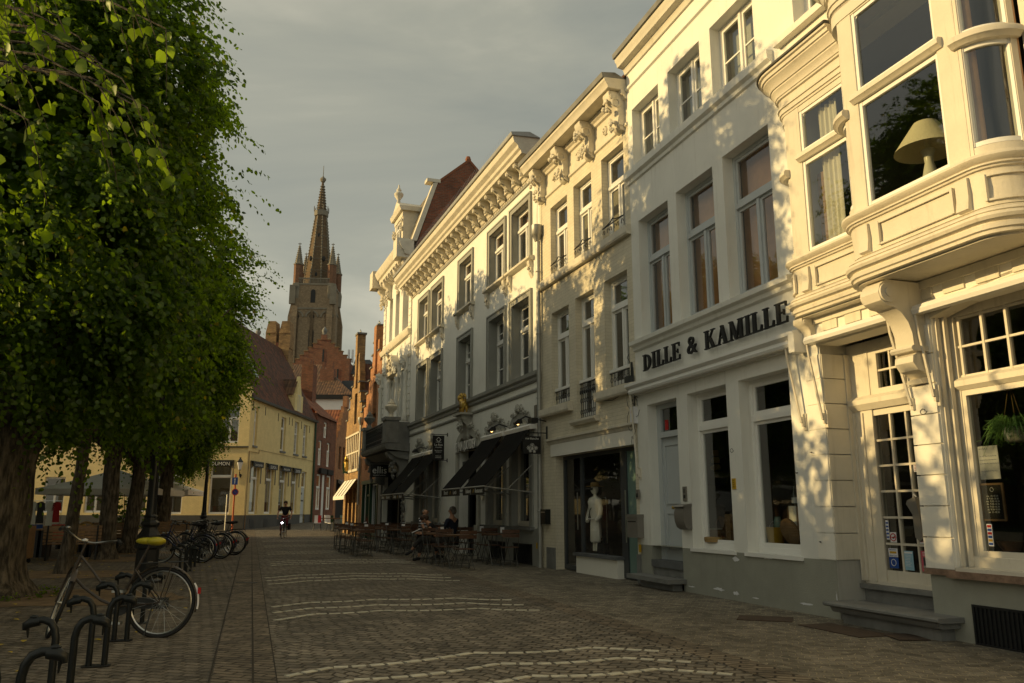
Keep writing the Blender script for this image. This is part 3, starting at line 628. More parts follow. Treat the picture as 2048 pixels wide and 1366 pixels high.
for nm, path in (('flank', flankL), ('centre', center), ('flank', flankR)):
    c = nm == 'centre'; b = MB()
    sweep(b, path, [(-.2, 3.78), (-.06, 3.78), (-.06, 3.805), (-.015, 3.81), (-.01, 3.84), (.015, 3.85), (.02, 3.89), (.0, 3.90), (.0, 3.915), (.05, 3.93), (.065, 3.96), (.06, 3.985), (.02, 3.99), (.02, 4.005), (.035, 4.01), (.03, 4.03), (-.01, 4.05), (-.05, 4.08), (-.2, 4.08)]); b.build('base_moulding', M['creamp'], B1, 35); b = MB()
    sweep(b, path, [(-.2, 4.08), (-.035, 4.08), (-.045, 4.25), (-.03, 4.42), (-.2, 4.42)]); b.build('bay_apron', M['creamp'], B1, 35); b = MB()
    sweep(b, path, [(-.2, 4.42), (-.04, 4.42), (-.035, 4.44), (-.01, 4.445), (-.005, 4.465), (.02, 4.47), (.02, 4.485), (.005, 4.49), (.05, 4.515), (.065, 4.54), (.06, 4.565), (.02, 4.57), (.015, 4.59), (-.03, 4.60), (-.2, 4.60)]); b.build('sill_moulding', M['creamp'], B1, 35); b = MB()
    vt = 7.35 if c else 6.86
    sweep(b, path, [(-.2, vt-.2), (-.02, vt-.2), (-.02, vt-.17), (.0, vt-.165), (.0, vt-.1), (.02, vt-.095), (.02, vt-.07), (.0, vt-.065), (.0, vt+.04), (.03, vt+.05), (.03, vt+.075), (.045, vt+.08), (.055, vt+.13), (.09, vt+.17), (.09, vt+.19), (.11, vt+.195), (.13, vt+.25), (.19, vt+.30), (.19, vt+.32), (.215, vt+.325), (.22, vt+.37), (.25, vt+.38), (.25, vt+.41), (-.2, vt+.43)])
    b.build('bay_cornice', M['creamp'], B1, 35)
    b = MB(); sweep(b, path, [(.0, vt+.432), (.255, vt+.412), (.275, vt+.415), (.28, vt+.44), (.25, vt+.46), (.0, vt+.48)]); b.build('lead_edge', M['plinthdark'], B1, 35)
# panels on the apron, curved brackets between
b = MB()
def panel(path, v0, v1, t=.02):
    b = MB()
    strip(b, path, v0, v0+t, .02, -.005); strip(b, path, v1-t, v1, .02, -.005)
    L_ = offs(path, -.012); 
    for e in (0, -1): b.bar((L_[e][0], -L_[e][1], v0), (L_[e][0], -L_[e][1], v1), .03)
    b.build('bay_panel', M['creamp'], B1, 35)
panel([(5.55, WF), (6.30, WF)], 4.12, 4.38); panel([(7.12, WC), (8.10, WC)], 4.12, 4.38); panel(curveC1[2:8], 4.12, 4.38); panel(curveF0[2:8], 4.12, 4.38); panel([(8.85, WF), (9.8, WF)], 4.12, 4.38)
for u, w in ((5.36, WF), (6.90, WC), (8.22, WC)):
    b = MB(); b.mould(u-.07, u+.07, [(w-.06, 4.08), (w+.02, 4.10), (w+.0, 4.22), (w-.0, 4.3), (w+.0, 4.41), (w-.06, 4.42)]); b.build('bay_bracket', M['creamp'], B1, 35)
# underside and roof slabs of the bay
b = MB(); pl_ = [(4.92, 0)]+curveF0+[(6.40, WF)]+curveC0+curveC1+[(8.72, WF)]+curveF1
b.poly([(u, -w+.0, 3.80) for u, w in pl_]); b.poly([(u, -w, 4.58) for u, w in pl_])
b.build('bay_floor', M['soffit'], B1)
b = MB(); b.poly([(u, -w, 7.26) for u, w in pl_]); b.poly([(u, -w, 7.78) for u, w in offs(center, .2)]); b.poly([(u, -w, 7.2) for u, w in offs(center, -.05)])
strip(b, center, 7.0, 7.76, .08, -.02); b.build('bay_roof', M['soffit'], B1)
# glazed zone: posts, heads, transom
b = MB(); 
def seg(path, a, b_):  # sub path by u-range on straight
    return [(a, path), (b_, path)]
for (u0, u1, w, vt) in ((5.18, 5.44, WF, 6.70), (6.30, 6.42, WF, 6.70), (6.80, 6.98, WC, 7.2), (8.10, 8.34, WC, 7.2), (8.7, 8.86, WF, 6.7), (9.7, 9.9, WF, 6.7)):
    strip(b, [(u0, w), (u1, w)], 4.60, vt, .10, -.03)
for cv, vt in ((curveF0, 6.7), (curveC0, 7.2), (curveC1, 7.2), (curveF1, 6.7)):
    strip(b, cv[0:2], 4.60, vt, .09, -.03); strip(b, cv[-2:], 4.60, vt, .09, -.032)
    strip(b, cv, vt-.14, vt, .07, -.035); strip(b, cv, 4.6, 4.68, .06, -.035)
strip(b, [(5.44, WF), (6.30, WF)], 6.58, 6.70, .09, -.035); strip(b, [(6.98, WC), (8.10, WC)], 6.98, 7.2, .09, -.035); strip(b, [(8.86, WF), (9.7, WF)], 6.58, 6.70, .09, -.035)
TR = [(-.1, 5.86), (-.01, 5.86), (.02, 5.89), (.04, 5.90), (.04, 5.94), (.02, 5.97), (-.1, 5.98)]
for p in ([(5.40, WF), (6.34, WF)], [(6.92, WC), (8.18, WC)], [(8.8, WF), (9.75, WF)]): sweep(b, p, TR)
for p in (curveF0, curveC0, curveC1, curveF1): sweep(b, p, [(o+.02, v-.12) for o, v in TR])
bf = b.build('bay_window_frame', M['creamp'], B1, 35)
b = MB()   # sashes
def sashes(path, v0, v1, t=.045, o=-.05, rnd=0):
    strip(b, path, v0, v0+t, .04, o); strip(b, path, v1-t, v1, .04, o); L_ = offs(path, o-.02)
    for e in (0, -1): b.bar((L_[e][0], -L_[e][1], v0), (L_[e][0], -L_[e][1], v1), .05)
    if rnd:
        for e, s_ in ((0, 1), (-1, -1)):
            x, y = L_[e]; pts = [(x, -y, v1-.02)]+[(x+s_*(rnd-rnd*math.cos(R(a))), -y, v1-.02-rnd+rnd*math.sin(R(a))) for a in range(0, 91, 15)]
            b.prism(pts, (0, .03, 0))
for p, vv in (([(5.46, WF), (6.29, WF)], 6.58), ([(7.0, WC), (8.09, WC)], 6.98), ([(8.88, WF), (9.68, WF)], 6.58)):
    sashes(p, 4.61, 5.85); sashes(p, 5.99, vv, rnd=.14)
for p, vv in ((curveF0[1:8], 6.56), (curveC0[1:8], 7.06), (curveC1[1:8], 7.06), (curveF1[1:8], 6.56)): sashes(p, 4.69, 5.74); sashes(p, 5.87, vv)
b.build('sash', M['whiter'], bf, 35)
b = MB()
for p, vv in (([(5.46, WF), (6.29, WF)], 6.6), ([(7.0, WC), (8.09, WC)], 7.0), ([(8.88, WF), (9.68, WF)], 6.6), (curveF0, 6.6), (curveC0, 7.1), (curveC1, 7.1), (curveF1, 6.6)):
    q_ = offs(p, -.075); vs = []; fs = []
    for i, (u, w) in enumerate(q_): vs += [(u, -w, 4.62), (u, -w, vv)]
    for i in range(len(q_)-1): fs.append((2*i, 2*i+2, 2*i+3, 2*i+1))
    b.add(vs, fs)
b.build('pane', M['glass'], bf, 60)
# curtain in the flank and dark drapes behind the curved glass
b = MB(); wavy(b, 5.62, 5.98, 4.6, 6.55, -.04, .03, 60, 11); b.build('curtain', M['cloth'], B1, 60)
b = MB(); wavy(b, 8.22, 8.40, 4.6, 7.1, -.48, .02, 30, 14); wavy(b, 8.62, 8.68, 4.6, 7.1, -.24, .02, 16, 14); b.build('curtain', M['orangeblind'], B1, 60)
MB().box(5.46, 5.60, .0, .06, 4.6, 5.7).build('window_shutter', M['oak'], B1)
# scroll corbels
for u in (6.86, 8.98):
    b = MB(); n = 12; prof = [(0, 3.78), (.50, 3.78), (.58, 3.72), (.61, 3.63), (.58, 3.54), (.50, 3.49), (.42, 3.48), (.32, 3.42), (.24, 3.32), (.20, 3.2), (.19, 3.05), (.17, 2.98), (.22, 2.95), (.23, 2.88), (.17, 2.80), (.09, 2.78), (.0, 2.70)]
    b.mould(u-.13, u+.13, prof)
    for sg in (-1, 1):
        b.tube([(u+sg*.13, -.49, 3.63), (u+sg*.155, -.49, 3.63)], .11, 20); b.tube([(u+sg*.155, -.49, 3.63), (u+sg*.17, -.49, 3.63)], .05, 14)
    b.mould(u-.16, u+.16, [(0, 3.0), (.24, 3.0), (.26, 3.03), (.24, 3.06), (0, 3.06)])
    b.mould(u-.10, u+.10, [(0, 2.66), (.10, 2.66), (.12, 2.70), (0, 2.74)])
    b.build('scroll_corbel', M['creamp'], B1, 35)
b = MB(); scroll(b, 5.1, .18, 3.78, .34, .2); b.build('scroll_corbel', M['creamp'], B1, 35)
b = MB()   # coffers on the beam under the bay
for k in range(9): b.fb(5.35+k*.42+(0 if k < 3 else .25), 5.62+k*.42+(0 if k < 3 else .25), 3.58, 3.70, 0, .02)
b.fb(5.2, 10.2, 3.70, 3.79, -.02, .04); b.build('beam_panel', M['soffit'], B1)
# folded awning cassettes with arms on the wall (both houses)
def cassette(P, u0, u1, v, arms, name='folded_awning'):
    b = MB(); b.mould(u0, u1, [(.03, v), (.17, v-.01), (.19, v+.03), (.16, v+.085), (.05, v+.10), (.03, v+.09)])
    o = b.build(name, M['whiter'], P, 35)
    for u, vb, uo in arms:
        a = MB(); a.tube([(u, -.15, v+.02), (u, -.13, v-.16), (u+uo, -.07, vb+.02)], .017, 6); a.fb(u+uo-.03, u+uo+.03, vb-.08, vb+.14, 0, .02); a.fb(u+uo-.015, u+uo+.015, vb-.03, vb+.1, .02, .06); a.build('awning_arm', M['creamp'], o, 40)
    return o
cassette(B1, 5.16, 6.72, 3.44, [(5.18, 2.42, .10), (6.60, 2.42, .14)])
cassette(B1, 6.95, 9.9, 3.42, [(7.0, 2.48, .06), (9.7, 2.48, .1)])
o = cassette(DK, .02, 4.98, 3.47, [(4.74, 2.42, .12), (.03, 1.95, .05)]); MB().fb(4.90, 5.02, 3.36, 3.62, .03, .22).build('awning_end_bracket', M['whiter'], o)
# hooks and graffiti squiggles on the plaster
b = MB()
for (u, v) in ((4.62, 1.8), (4.95, 2.05), (5.0, .92)): b.tube([(u, 0, v), (u, -.04, v), (u+.04, -.045, v-.01)], .006, 5)
for (u, v, s) in ((3.1, 2.2, 1), (6.86, 2.36, 1)):
    b.tube([(u+.05*math.cos(t*.9)*(1+.1*t)/1.6, -.034 if u > 6 else -.002, v+.03*math.sin(t*.9)) for t in range(0, 8)], .004, 4)
b.build('wall_hook', M['dark'], DK)

# ---------- things at these two shop fronts
def at(fr_az, u, v, w, loc=DL):
    a = R(fr_az); d = (math.sin(a), -math.cos(a)); n = (-math.cos(a), -math.sin(a))
    return (loc[0]+d[0]*u+n[0]*w, loc[1]+d[1]*u+n[1]*w, v)
def thing(name, label, cat, az, u, v, w, group=None): return empty(name, at(az, u, v, w), R(az-90), label, cat, group)
def single(o, label, cat, az, u, v, w, group=None):
    o.location = at(az, u, v, w); o.rotation_euler = (0, 0, R(az-90)); return tag(o, label, cat, group)

t = thing('table_lamp', 'cream table lamp with a conical shade standing inside the centre bay window', 'lamp', AZD, 7.50, 4.60, .24)
MB().lathe([(.11, 0), (.115, .02), (.10, .12), (.065, .28), (.045, .36), (.05, .44), (.075, .50), (.07, .51)], n=20).build('lamp_base', M['ceramic'], t, 50)
sh = MB(); n = 28
for r0, r1, z0, z1 in ((.34, .12, .50, .82), (.335, .115, .502, .818)):
    vs = []; fs = []
    for k in range(n): a = 2*math.pi*k/n; vs += [(r0*math.cos(a), r0*math.sin(a), z0), (r1*math.cos(a), r1*math.sin(a), z1)]
    for k in range(n): fs.append((2*k, 2*((k+1) % n), 2*((k+1) % n)+1, 2*k+1))
    sh.add(vs, fs)
sh.build('lamp_shade', M['lampshade'], t, 50)
MB().lathe([(.012, .50), (.02, .54), (.03, .60), (.03, .66), (.015, .70)], n=10).build('bulb', M['ceramic'], t, 50)
tb = thing('sill_table', 'pale table board carrying the lamp inside the bay window', 'table', AZD, 7.6, 3.82, .28)
MB().box(-.55, .55, -.2, .3, .70, .775).build('tabletop', M['oak'], tb)
for x in (-.5, .5):
    for y in (-.2, .25): MB().box(x-.02, x+.02, y-.02, y+.02, 0, .70).build('leg', M['oak'], tb)

t = thing('letterbox', 'silver grey curved letterbox mounted on the white pier beside the pale blue door', 'letterbox', AZD, 1.70, 1.0, 0)
b = MB(); b.mould(-.15, .15, [(0, .02), (.06, 0), (.12, .04), (.155, .14), (.16, .28), (.13, .36), (.02, .38), (0, .38)]); b.build('body', M['greypaint'], t, 50)
MB().mould(-.16, .16, [(0, .375), (.15, .355), (.175, .37), (.16, .39), (.02, .42), (0, .42)]).build('lid', M['greypaint'], t, 40)
t = thing('intercom', 'grey intercom panel with speaker slots on the white pier above the letterbox', 'intercom', AZD, 1.67, 1.46, 0)
MB().fb(-.06, .06, 0, .24, 0, .018).build('faceplate', M['greypaint'], t); b = MB()
for k in range(4): b.fb(-.03, .03, .14+k*.016, .147+k*.016, .018, .021)
b.fb(-.025, .025, .05, .10, .018, .024); b.build('button', M['dark'], t)
t = single(MB().fb(-.045, .045, 0, .16, 0, .014).build('number_plate', M['yellow'], None), 'small orange yellow plate on the white pier between the two shop windows', 'plate', AZD, 3.12, 1.62, 0)
b = MB(); scribble(b, -.03, .03, .02, .14, .014, 4, 2, .002); b.build('plate_marking', M['dark'], t)
t = thing('draped_bag', 'grey cloth bag hanging from the handle of the glazed shop door', 'bag', AZD, 6.30, .96, -.34)
b = MB(); pts = [(-.10, 0, .46), (.02, 0, .50), (.06, 0, .30), (.08, 0, .04), (.03, 0, 0), (-.03, 0, .05), (-.04, 0, .30), (-.12, 0, .42)]
b.prism(pts, (0, -.08, 0)); b.build('bag_body', M['greypaint'], t, 50)
MB().tube([(-.06, -.04, .46), (-.03, -.04, .53), (.02, -.04, .48)], .008, 6).build('strap', M['canvas'], t)
t = thing('shop_mat', 'rusty metal boot scraper grating set in the paving before the front step', 'grating', AZD, 6.0, .006, .62)
b = MB(); b.box(-.5, .5, -.2, .25, 0, .008)
b.build('frame', M['rust'], t)

# notes and chalkboard on the shop window
yS = .30
t = single(MB().fb(-.12, .12, 0, .34, 0, .004).build('handwritten_note', M['paper'], None), 'white handwritten note taped inside the right shop window above the chalkboard', 'note', AZD, 7.34, 1.62, -.275)
b = MB(); rr = random.Random(4)
for k in range(7):
    u = -.10; z = .31-k*.038
    if k in (1, 5): continue
    while u < (.10 if k else 0): l = rr.uniform(.01, .03); b.tube([(u, -.006, z), (u+l*.3, -.006, z+.007), (u+l*.6, -.006, z-.004), (u+l, -.006, z+.003)], .0016, 3); u += l+.008
b.build('handwriting', M['blue'], t)
t = thing('chalkboard', 'wood framed chalkboard listing opening hours inside the right shop window', 'chalkboard', AZD, 7.34, 1.20, -.275)
MB().fb(-.12, .12, .02, .36, 0, .008).build('board', M['black'], t)
b = MB(); b.fb(-.14, -.12, 0, .38, 0, .02); b.fb(.12, .14, 0, .38, 0, .02); b.fb(-.12, .12, 0, .02, 0, .02); b.fb(-.12, .12, .36, .38, 0, .02); b.build('frame', M['oak'], t)
for k, (dd, hh) in enumerate([('ma', '10-18.30'), ('di', '9.30-18.30'), ('wo', '9.30-18.30'), ('do', '9.30-18.30'), ('vr', '9.30-18.30'), ('za', '9.30-18.30'), ('zo', '11-18.30')]):
    text(dd+'  '+hh, .026, M['letter'], t, (0, -.011, .25-k*.027), ext=.0008)
MB().ring((0, -.010, .315), .02, .003, 'Y', 14, 4).build('logo', M['letter'], t)
t = single(MB().fb(-.03, .03, 0, .22, 0, .003).build('card_stickers', M['paper'], None), 'strip of payment card stickers on the right shop window pane', 'sticker', AZD, 7.28, .95, -.245)
for k, mm in enumerate(('blue', 'yellow', 'blue', 'red', 'blue', 'red')): MB().fb(-.024, .024, .01+k*.035, .034+k*.035, .003, .005).build('card_mark', M[mm], t)
def hangplant(u, v, w, label, s):
    t = thing('hanging_plant', label, 'plant', AZD, u, v, w+.2, 'hanging plants in the shop window')
    MB().lathe([(.07, 0), (.10, .02), (.115, .14), (.12, .15), (.11, .15)], n=16).build('pot', M['ceramic'], t, 50)
    b = MB()
    for a in range(3): b.tube([(.11*math.cos(a*2.1), .11*math.sin(a*2.1), .14), (0, 0, .62)], .002, 3)
    b.build('cord', M['straw'], t)
    rr = random.Random(s); b = MB()
    for k in range(260):
        a = rr.uniform(0, 6.28); l = rr.uniform(.12, .27); up = rr.uniform(.0, .14); p0 = Vector((.05*math.cos(a), .05*math.sin(a), .14)); dx = Vector((math.cos(a), math.sin(a), 0))
        pts = [p0, p0+dx*l*.5+Vector((0, 0, up)), p0+dx*l+Vector((0, 0, up-l*rr.uniform(.3, 1.1)))]
        b.tube(pts, [.003, .0045, .001], 3, False)
        for q in range(3):
            e = pts[1].lerp(pts[2], rr.random()); b.tube([e, e+Vector((rr.uniform(-.05, .05), rr.uniform(-.05, .05), rr.uniform(-.05, .03)))], [.003, .001], 3, False)
    b.build('foliage', M['fern'], t)
M['fern'] = mat('fern_green', (.07, .16, .02), .6, .4, 12)
hangplant(7.62, 1.98, -.55, 'feathery green plant in a white pot hanging at left in the right shop window', 1)
hangplant(8.15, 2.02, -.6, 'feathery green plant hanging at the right edge of the photo in the shop window', 2)
# display goods behind the right window
t = thing('display_stool', 'pale wooden stool on show behind the right shop window', 'stool', AZD, 7.95, .75, -.5)
MB().box(-.24, .24, -.15, .15, .36, .40).build('seat', M['oak'], t)
for x in (-.2, .2):
    for y in (-.11, .11): MB().box(x-.018, x+.018, y-.018, y+.018, 0, .36).build('leg', M['oak'], t)
for k, (u, l) in enumerate(((7.66, 'slim steel flask standing left among the flasks in the shop window'), (7.80, 'steel flask with domed lid standing right among the flasks in the shop window'))):
    t = thing('steel_flask', l, 'flask', AZD, u, 1.10, -.5, 'steel flasks'); MB().lathe([(.035, 0), (.04, .01), (.04, .20), (.03, .23)], n=12).build('body', M['steel'], t, 50); MB().lathe([(.032, .23), (.034, .25), (.03, .27), (.01, .28)], n=12).build('lid', M['steel'], t, 50)
t = thing('display_counter', 'dark wooden counter inside the right shop window', 'counter', AZD, 8.2, .5, -.52); MB().box(-1.0, 1.3, -.22, .25, 0, .25).build('body', M['wood'], t)
t = thing('amber_jar', 'amber glass jar on the counter in the right shop window', 'jar', AZD, 7.62, .90, -.45); MB().lathe([(.07, 0), (.085, .03), (.085, .22), (.06, .27), (.06, .29)], n=14).build('body', M['yellow'], t, 50)
t = single(MB().lathe([(.08, 0), (.12, .05), (.14, .1), (.13, .1)], n=16).build('wooden_bowl', M['wood'], None, 50), 'small brown wooden bowl at the left corner of the right shop window', 'bowl', AZD, 7.34, .90, -.45)

# display goods behind the lettered shop's windows
t = thing('display_shelf', 'low pale display shelf inside the left lettered-shop window', 'shelf', AZD, 2.3, .45, -.5); MB().box(-.6, .65, -.2, .2, 0, .36).build('body', M['oak'], t)
t = thing('display_shelf', 'low pale display shelf inside the right lettered-shop window', 'shelf', AZD, 3.95, .45, -.5); MB().box(-.56, .56, -.2, .2, 0, .36).build('body', M['oak'], t)
t = thing('picnic_basket', 'brown wicker picnic basket with raised lids and a white cloth in the left shop window', 'basket', AZD, 2.02, .83, -.44)
MB().mould(-.22, .22, [(-.14, 0), (.14, 0), (.17, .17), (-.17, .17)]).build('body', M['wicker'], t)
b = MB(); b.tube([(-.16, 0, .17), (-.15, 0, .30), (-.05, 0, .38), (.08, 0, .36), (.15, 0, .17)], .012, 6); b.build('handle', M['wicker'], t, 50)
b = MB(); b.obox((-.02, .06, .26), .20, .02, .22, Matrix.Rotation(R(20), 3, 'X')); b.obox((.16, .06, .28), .20, .02, .24, Matrix.Rotation(R(15), 3, 'X')); b.build('lid', M['wicker'], t)
b = MB(); b.prism([(-.24, -.19, .18), (-.10, -.19, .19), (-.17, -.19, .03)], (0, .3, 0)); b.build('cloth', M['cloth'], t)
t = thing('rope_basket', 'flat rope basket lying under the picnic basket in the left shop window', 'basket', AZD, 2.08, .812, -.30); MB().lathe([(.19, 0), (.2, .03), (.2, .07), (.17, .08)], n=20).build('body', M['straw'], t, 50)
t = thing('wooden_crate', 'small upright pale wooden crate at the right of the left shop window', 'crate', AZD, 2.42, .81, -.40); MB().box(-.07, .07, -.1, .1, 0, .44).build('body', M['oak'], t)
t = thing('yellow_bucket', 'yellow enamel bucket holding kitchen goods in the right lettered-shop window', 'bucket', AZD, 3.50, .81, -.40)
b = MB(); b.lathe([(.10, 0), (.105, .01), (.145, .25), (.16, .26), (.15, .26), (.14, .24)], n=20); b.build('body', M['yellow'], t, 50); MB().tube([(.14*math.cos(R(a)), .0, .25+.10*math.sin(R(a))) for a in range(0, 181, 20)], .004, 5).build('handle', M['steel'], t)
t = thing('glass_jar', 'clear storage jar standing in the yellow bucket', 'jar', AZD, 3.57, 1.03, -.40); MB().lathe([(.05, 0), (.06, .02), (.06, .14), (.045, .17), (.05, .19)], n=14).build('body', M['frost'], t, 50)
t = thing('cutting_board', 'round checkered wooden cutting board leaning by the yellow bucket', 'board', AZD, 3.93, .82, -.32); b = MB(); b.tube([(0, 0, .19), (0, .03, .2)], .19, 22); b.build('body', M['oak'], t)
t = thing('wooden_crate', 'tall pale wooden crate with a tea towel carrying two bottles in the right lettered-shop window', 'crate', AZD, 3.90, .81, -.54); MB().box(-.15, .15, -.1, .1, 0, .55).build('body', M['oak'], t); MB().box(-.10, .06, -.112, -.104, .28, .56).build('tea_towel', M['canvas'], t)
for u, l in ((3.85, 'left of two dark wine bottles standing on the tall crate in the shop window'), (3.96, 'right of two dark wine bottles standing on the tall crate in the shop window')):
    t = thing('wine_bottle', l, 'bottle', AZD, u, 1.36, -.50, 'wine bottles'); MB().lathe([(.036, 0), (.038, .01), (.038, .17), (.014, .22), (.014, .29)], n=12).build('body', M['wine'], t, 50); MB().lathe([(.039, .05), (.039, .13)], n=12).build('bottle_label', M['paper'], t, 50)
t = thing('dark_poster', 'tall dark poster with a pale stack emblem hanging inside the left lettered-shop window', 'poster', AZD, 1.35, 1.75, -.85); MB().fb(-.32, .3, 0, 1.25, 0, .02).build('board', M['black'], t); b = MB(); [b.lathe([(.10-.02*k, .12*k), (.11-.02*k, .05+.12*k), (.06, .1+.12*k)], (0.02, -.04, .25), 10) for k in range(3)]; b.build('emblem', M['straw'], t, 50)
# ---------- cream brick house with carved brackets
B2 = root('cream_brick_house', 'cream painted brick house with carved cornice brackets and wrought iron window guards', AZB)
U = [(-4.02, -3.02), (-2.66, -1.72), (-1.22, -.22)]
t2 = [(a, b, 6.92, 8.68+i*.05) for i, (a, b) in enumerate(U)]
t1 = [(U[0][0], U[0][1], 3.74, 5.98), (U[1][0], U[1][1], 3.28, 6.02), (U[2][0], U[2][1], 3.76, 6.03)]
so = (-3.88, -.12, .0, 2.54)
mb = wallmb(MB(), -4.72, 0, 0, 9.05, t2+t1+[so], .25); body_mb(mb, -4.72, 0, 10.0, 7); mb.build('wall', M['brickcream'], B2)
mb = MB(); mb.fb(-4.72, 0, 9.05, 9.82, -.25, -.0); mb.mould(-4.72, 0, [(0, 9.02), (.04, 9.04), (.04, 9.09), (0, 9.12)]); mb.mould(-4.72, 0, [(0, 9.62), (.05, 9.64), (.07, 9.70), (.12, 9.73), (.14, 9.81), (0, 9.82)])
mb.mould(-4.80, -.02, [(0, 9.82), (.42, 9.82), (.44, 9.88), (.48, 9.95), (.50, 9.97), (.50, 10.03), (0, 10.07)]); mb.build('cornice', M['trimstone'], B2, 30)
MB().mould(-4.82, -.02, [(.46, 10.03), (.54, 10.03), (.56, 10.13), (.25, 10.18), (0, 10.07)]).build('gutter', M['stone'], B2)
for k, u in enumerate((-4.42, -3.02, -1.64, -.24)):
    b = MB(); scroll(b, u, .26, 9.80, .84, .36)
    lumps(b, (u, -.34, 9.50), .12, .14, .10, 12, 3+k, (.03, .06)); lumps(b, (u, -.22, 9.12), .09, .16, .10, 14, 13+k, (.03, .05)); b.ring((u-.135, -.2, 9.56), .09, .025, 'X', 12, 5); b.ring((u+.135, -.2, 9.56), .09, .025, 'X', 12, 5)
    b.build('carved_bracket', M['trimstone'], B2, 60)
for k, u in enumerate((-3.72, -2.33, -.95)):
    b = MB(); b.ell((u, 0, 9.36), (.07, .05, .09)); lumps(b, (u, -.01, 9.36), .09, .12, .06, 9, 40+k, (.02, .04)); b.build('rosette', M['trimstone'], B2, 60)
MB().mould(-4.70, -.0, [(0, 6.70), (.10, 6.70), (.12, 6.74), (.12, 6.88), (0, 6.91)]).build('sill_course', M['bluestone'] if 0 else M['trimstone'], B2)
for a, b_, v in ((-4.55, -2.86, 3.62), (-1.55, -.02, 3.64)): MB().mould(a, b_, [(0, v-.12), (.12, v-.12), (.14, v-.08), (.14, v+.06), (0, v+.10)]).build('sill', M['trimstone'], B2)
MB().mould(-2.82, -1.58, [(0, 3.14), (.08, 3.14), (.12, 3.20), (.12, 3.25), (0, 3.27)]).build('sill', M['trimstone'], B2)
MB().mould(-4.25, -.05, [(0, 2.82), (.03, 2.83), (.05, 2.88), (.09, 2.91), (.09, 2.95), (0, 2.97)]).build('shop_cornice', M['trimstone'], B2)
MB().fb(-4.10, -.08, 2.54, 2.82, -.02, .025).build('fascia', M['cream'], B2)
MB().fb(-4.4, -3.9, 0, .48, -.02, .025).build('stone_footing', M['stone'], B2); MB().fb(-.12, .0, 0, .52, -.02, .03).build('stone_footing', M['stone'], B2)
for h, tr in zip(t2, (8.02, 8.06, 8.09)):
    f = window(B2, h, M['whiter'], .17, tr, True, .06, .05, back=blind(1.0, 'roomlight', .5))
    b = MB(); a, c = h[0]+.03, h[1]-.03; z = h[2]
    for zz in (.02, .26): b.tube([(a, -.02, z+zz), (c, -.02, z+zz)], .011, 6)
    n = 6
    for i in range(n):
        cu = a+(c-a)*(i+.5)/n; s_ = 1 if i % 2 else -1
        b.tube([(cu+s_*(.07-.012*q)*math.cos(q*.75), -.02, z+.14+(.085-.010*q)*math.sin(q*.75)) for q in range(0, 9)], .008, 5)
    b.tube([(a, -.02, z+.26), ((a+c)/2-.12, -.02, z+.30), ((a+c)/2, -.02, z+.36), ((a+c)/2+.12, -.02, z+.30), (c, -.02, z+.26)], .012, 5)
    b.build('window_guard', M['iron'], B2, 40)
for i, (h, tr) in enumerate(zip(t1, (5.35, 5.38, 5.40))):
    window(B2, h, M['whiter'], .17, tr, True, .06, .05)
    b = MB(); a, c = h[0]+.02, h[1]-.02; zt = 4.10
    r = MB().fb(a, c, zt-.03, zt+.03, -.12, -.06).build('guard_rail', M['whiter'], B2)
    z0 = h[2]+.02; n = 7 if i != 1 else 9
    for zz in (z0, zt-.05): b.tube([(a, .08, zz), (c, .08, zz)], .010, 5)
    for k in range(n):
        cu = a+(c-a)*(k+.5)/n; b.tube([(cu, .08, z0), (cu, .08, zt-.05)], .007, 4)
        hh = zt-.05-z0; m_ = max(1, int(hh/.22))
        for j in range(m_): b.ring((cu, .08, z0+hh*(j+.5)/m_), min(.05, hh/m_*.4), .006, 'Y', 10, 4)
        if i == 1: b.ell((cu, .06, z0+hh*.75), (.02, .02, .05), 6, 4)
    b.build('window_guard', M['iron'], r, 40)
room(B2, -4.72, 0, (.1, 3.0, 6.5, 9.6), 3.4)
# shopfront
f = MB(); W0, W1 = -.26, -.20
for a, b in ((-3.88, -3.80), (-2.98, -2.88), (-1.10, -.98), (-.92, -.86), (-.20, -.12)): f.fb(a, b, .02, 2.54, W0, W1)
for (a, b, z0, z1) in [(-3.80, -2.98, .02, .12), (-3.80, -2.98, 2.46, 2.54), (-2.88, -1.10, 2.46, 2.54), (-.86, -.20, .02, .10), (-.86, -.20, 2.46, 2.54), (-.98, -.92, .02, 2.54)]: f.fb(a, b, z0, z1, W0, W1)
sf = f.build('shopfront', M['anth'], B2)
MB().fb(-2.95, -1.05, 0, .36, -.24, -.06).build('shopfront_base', M['cream'], B2); MB().fb(-3.02, -1.02, .36, .42, -.26, -.01).build('sill', M['bluestone'], B2)
MB().quad((-3.8, .235, .12), (-2.98, .235, .12), (-2.98, .235, 2.46), (-3.8, .235, 2.46)).quad((-2.88, .235, .42), (-1.10, .235, .42), (-1.10, .235, 2.46), (-2.88, .235, 2.46)).build('pane', M['glassclear'], sf)
MB().fb(-.86, -.20, .10, 2.46, -.25, -.23).build('frosted_door', M['frost'], B2)
MB().tube([(-3.05, .16, .9), (-3.05, .16, 1.7)], .014, 6).tube([(-.84, .16, .7), (-.84, .16, 1.7)], .014, 6).build('door_handle', M['steel'], sf, 40)
def B(name, label, cat, u, v, w, g=None): return thing(name, label, cat, AZB, u, v, w, g)
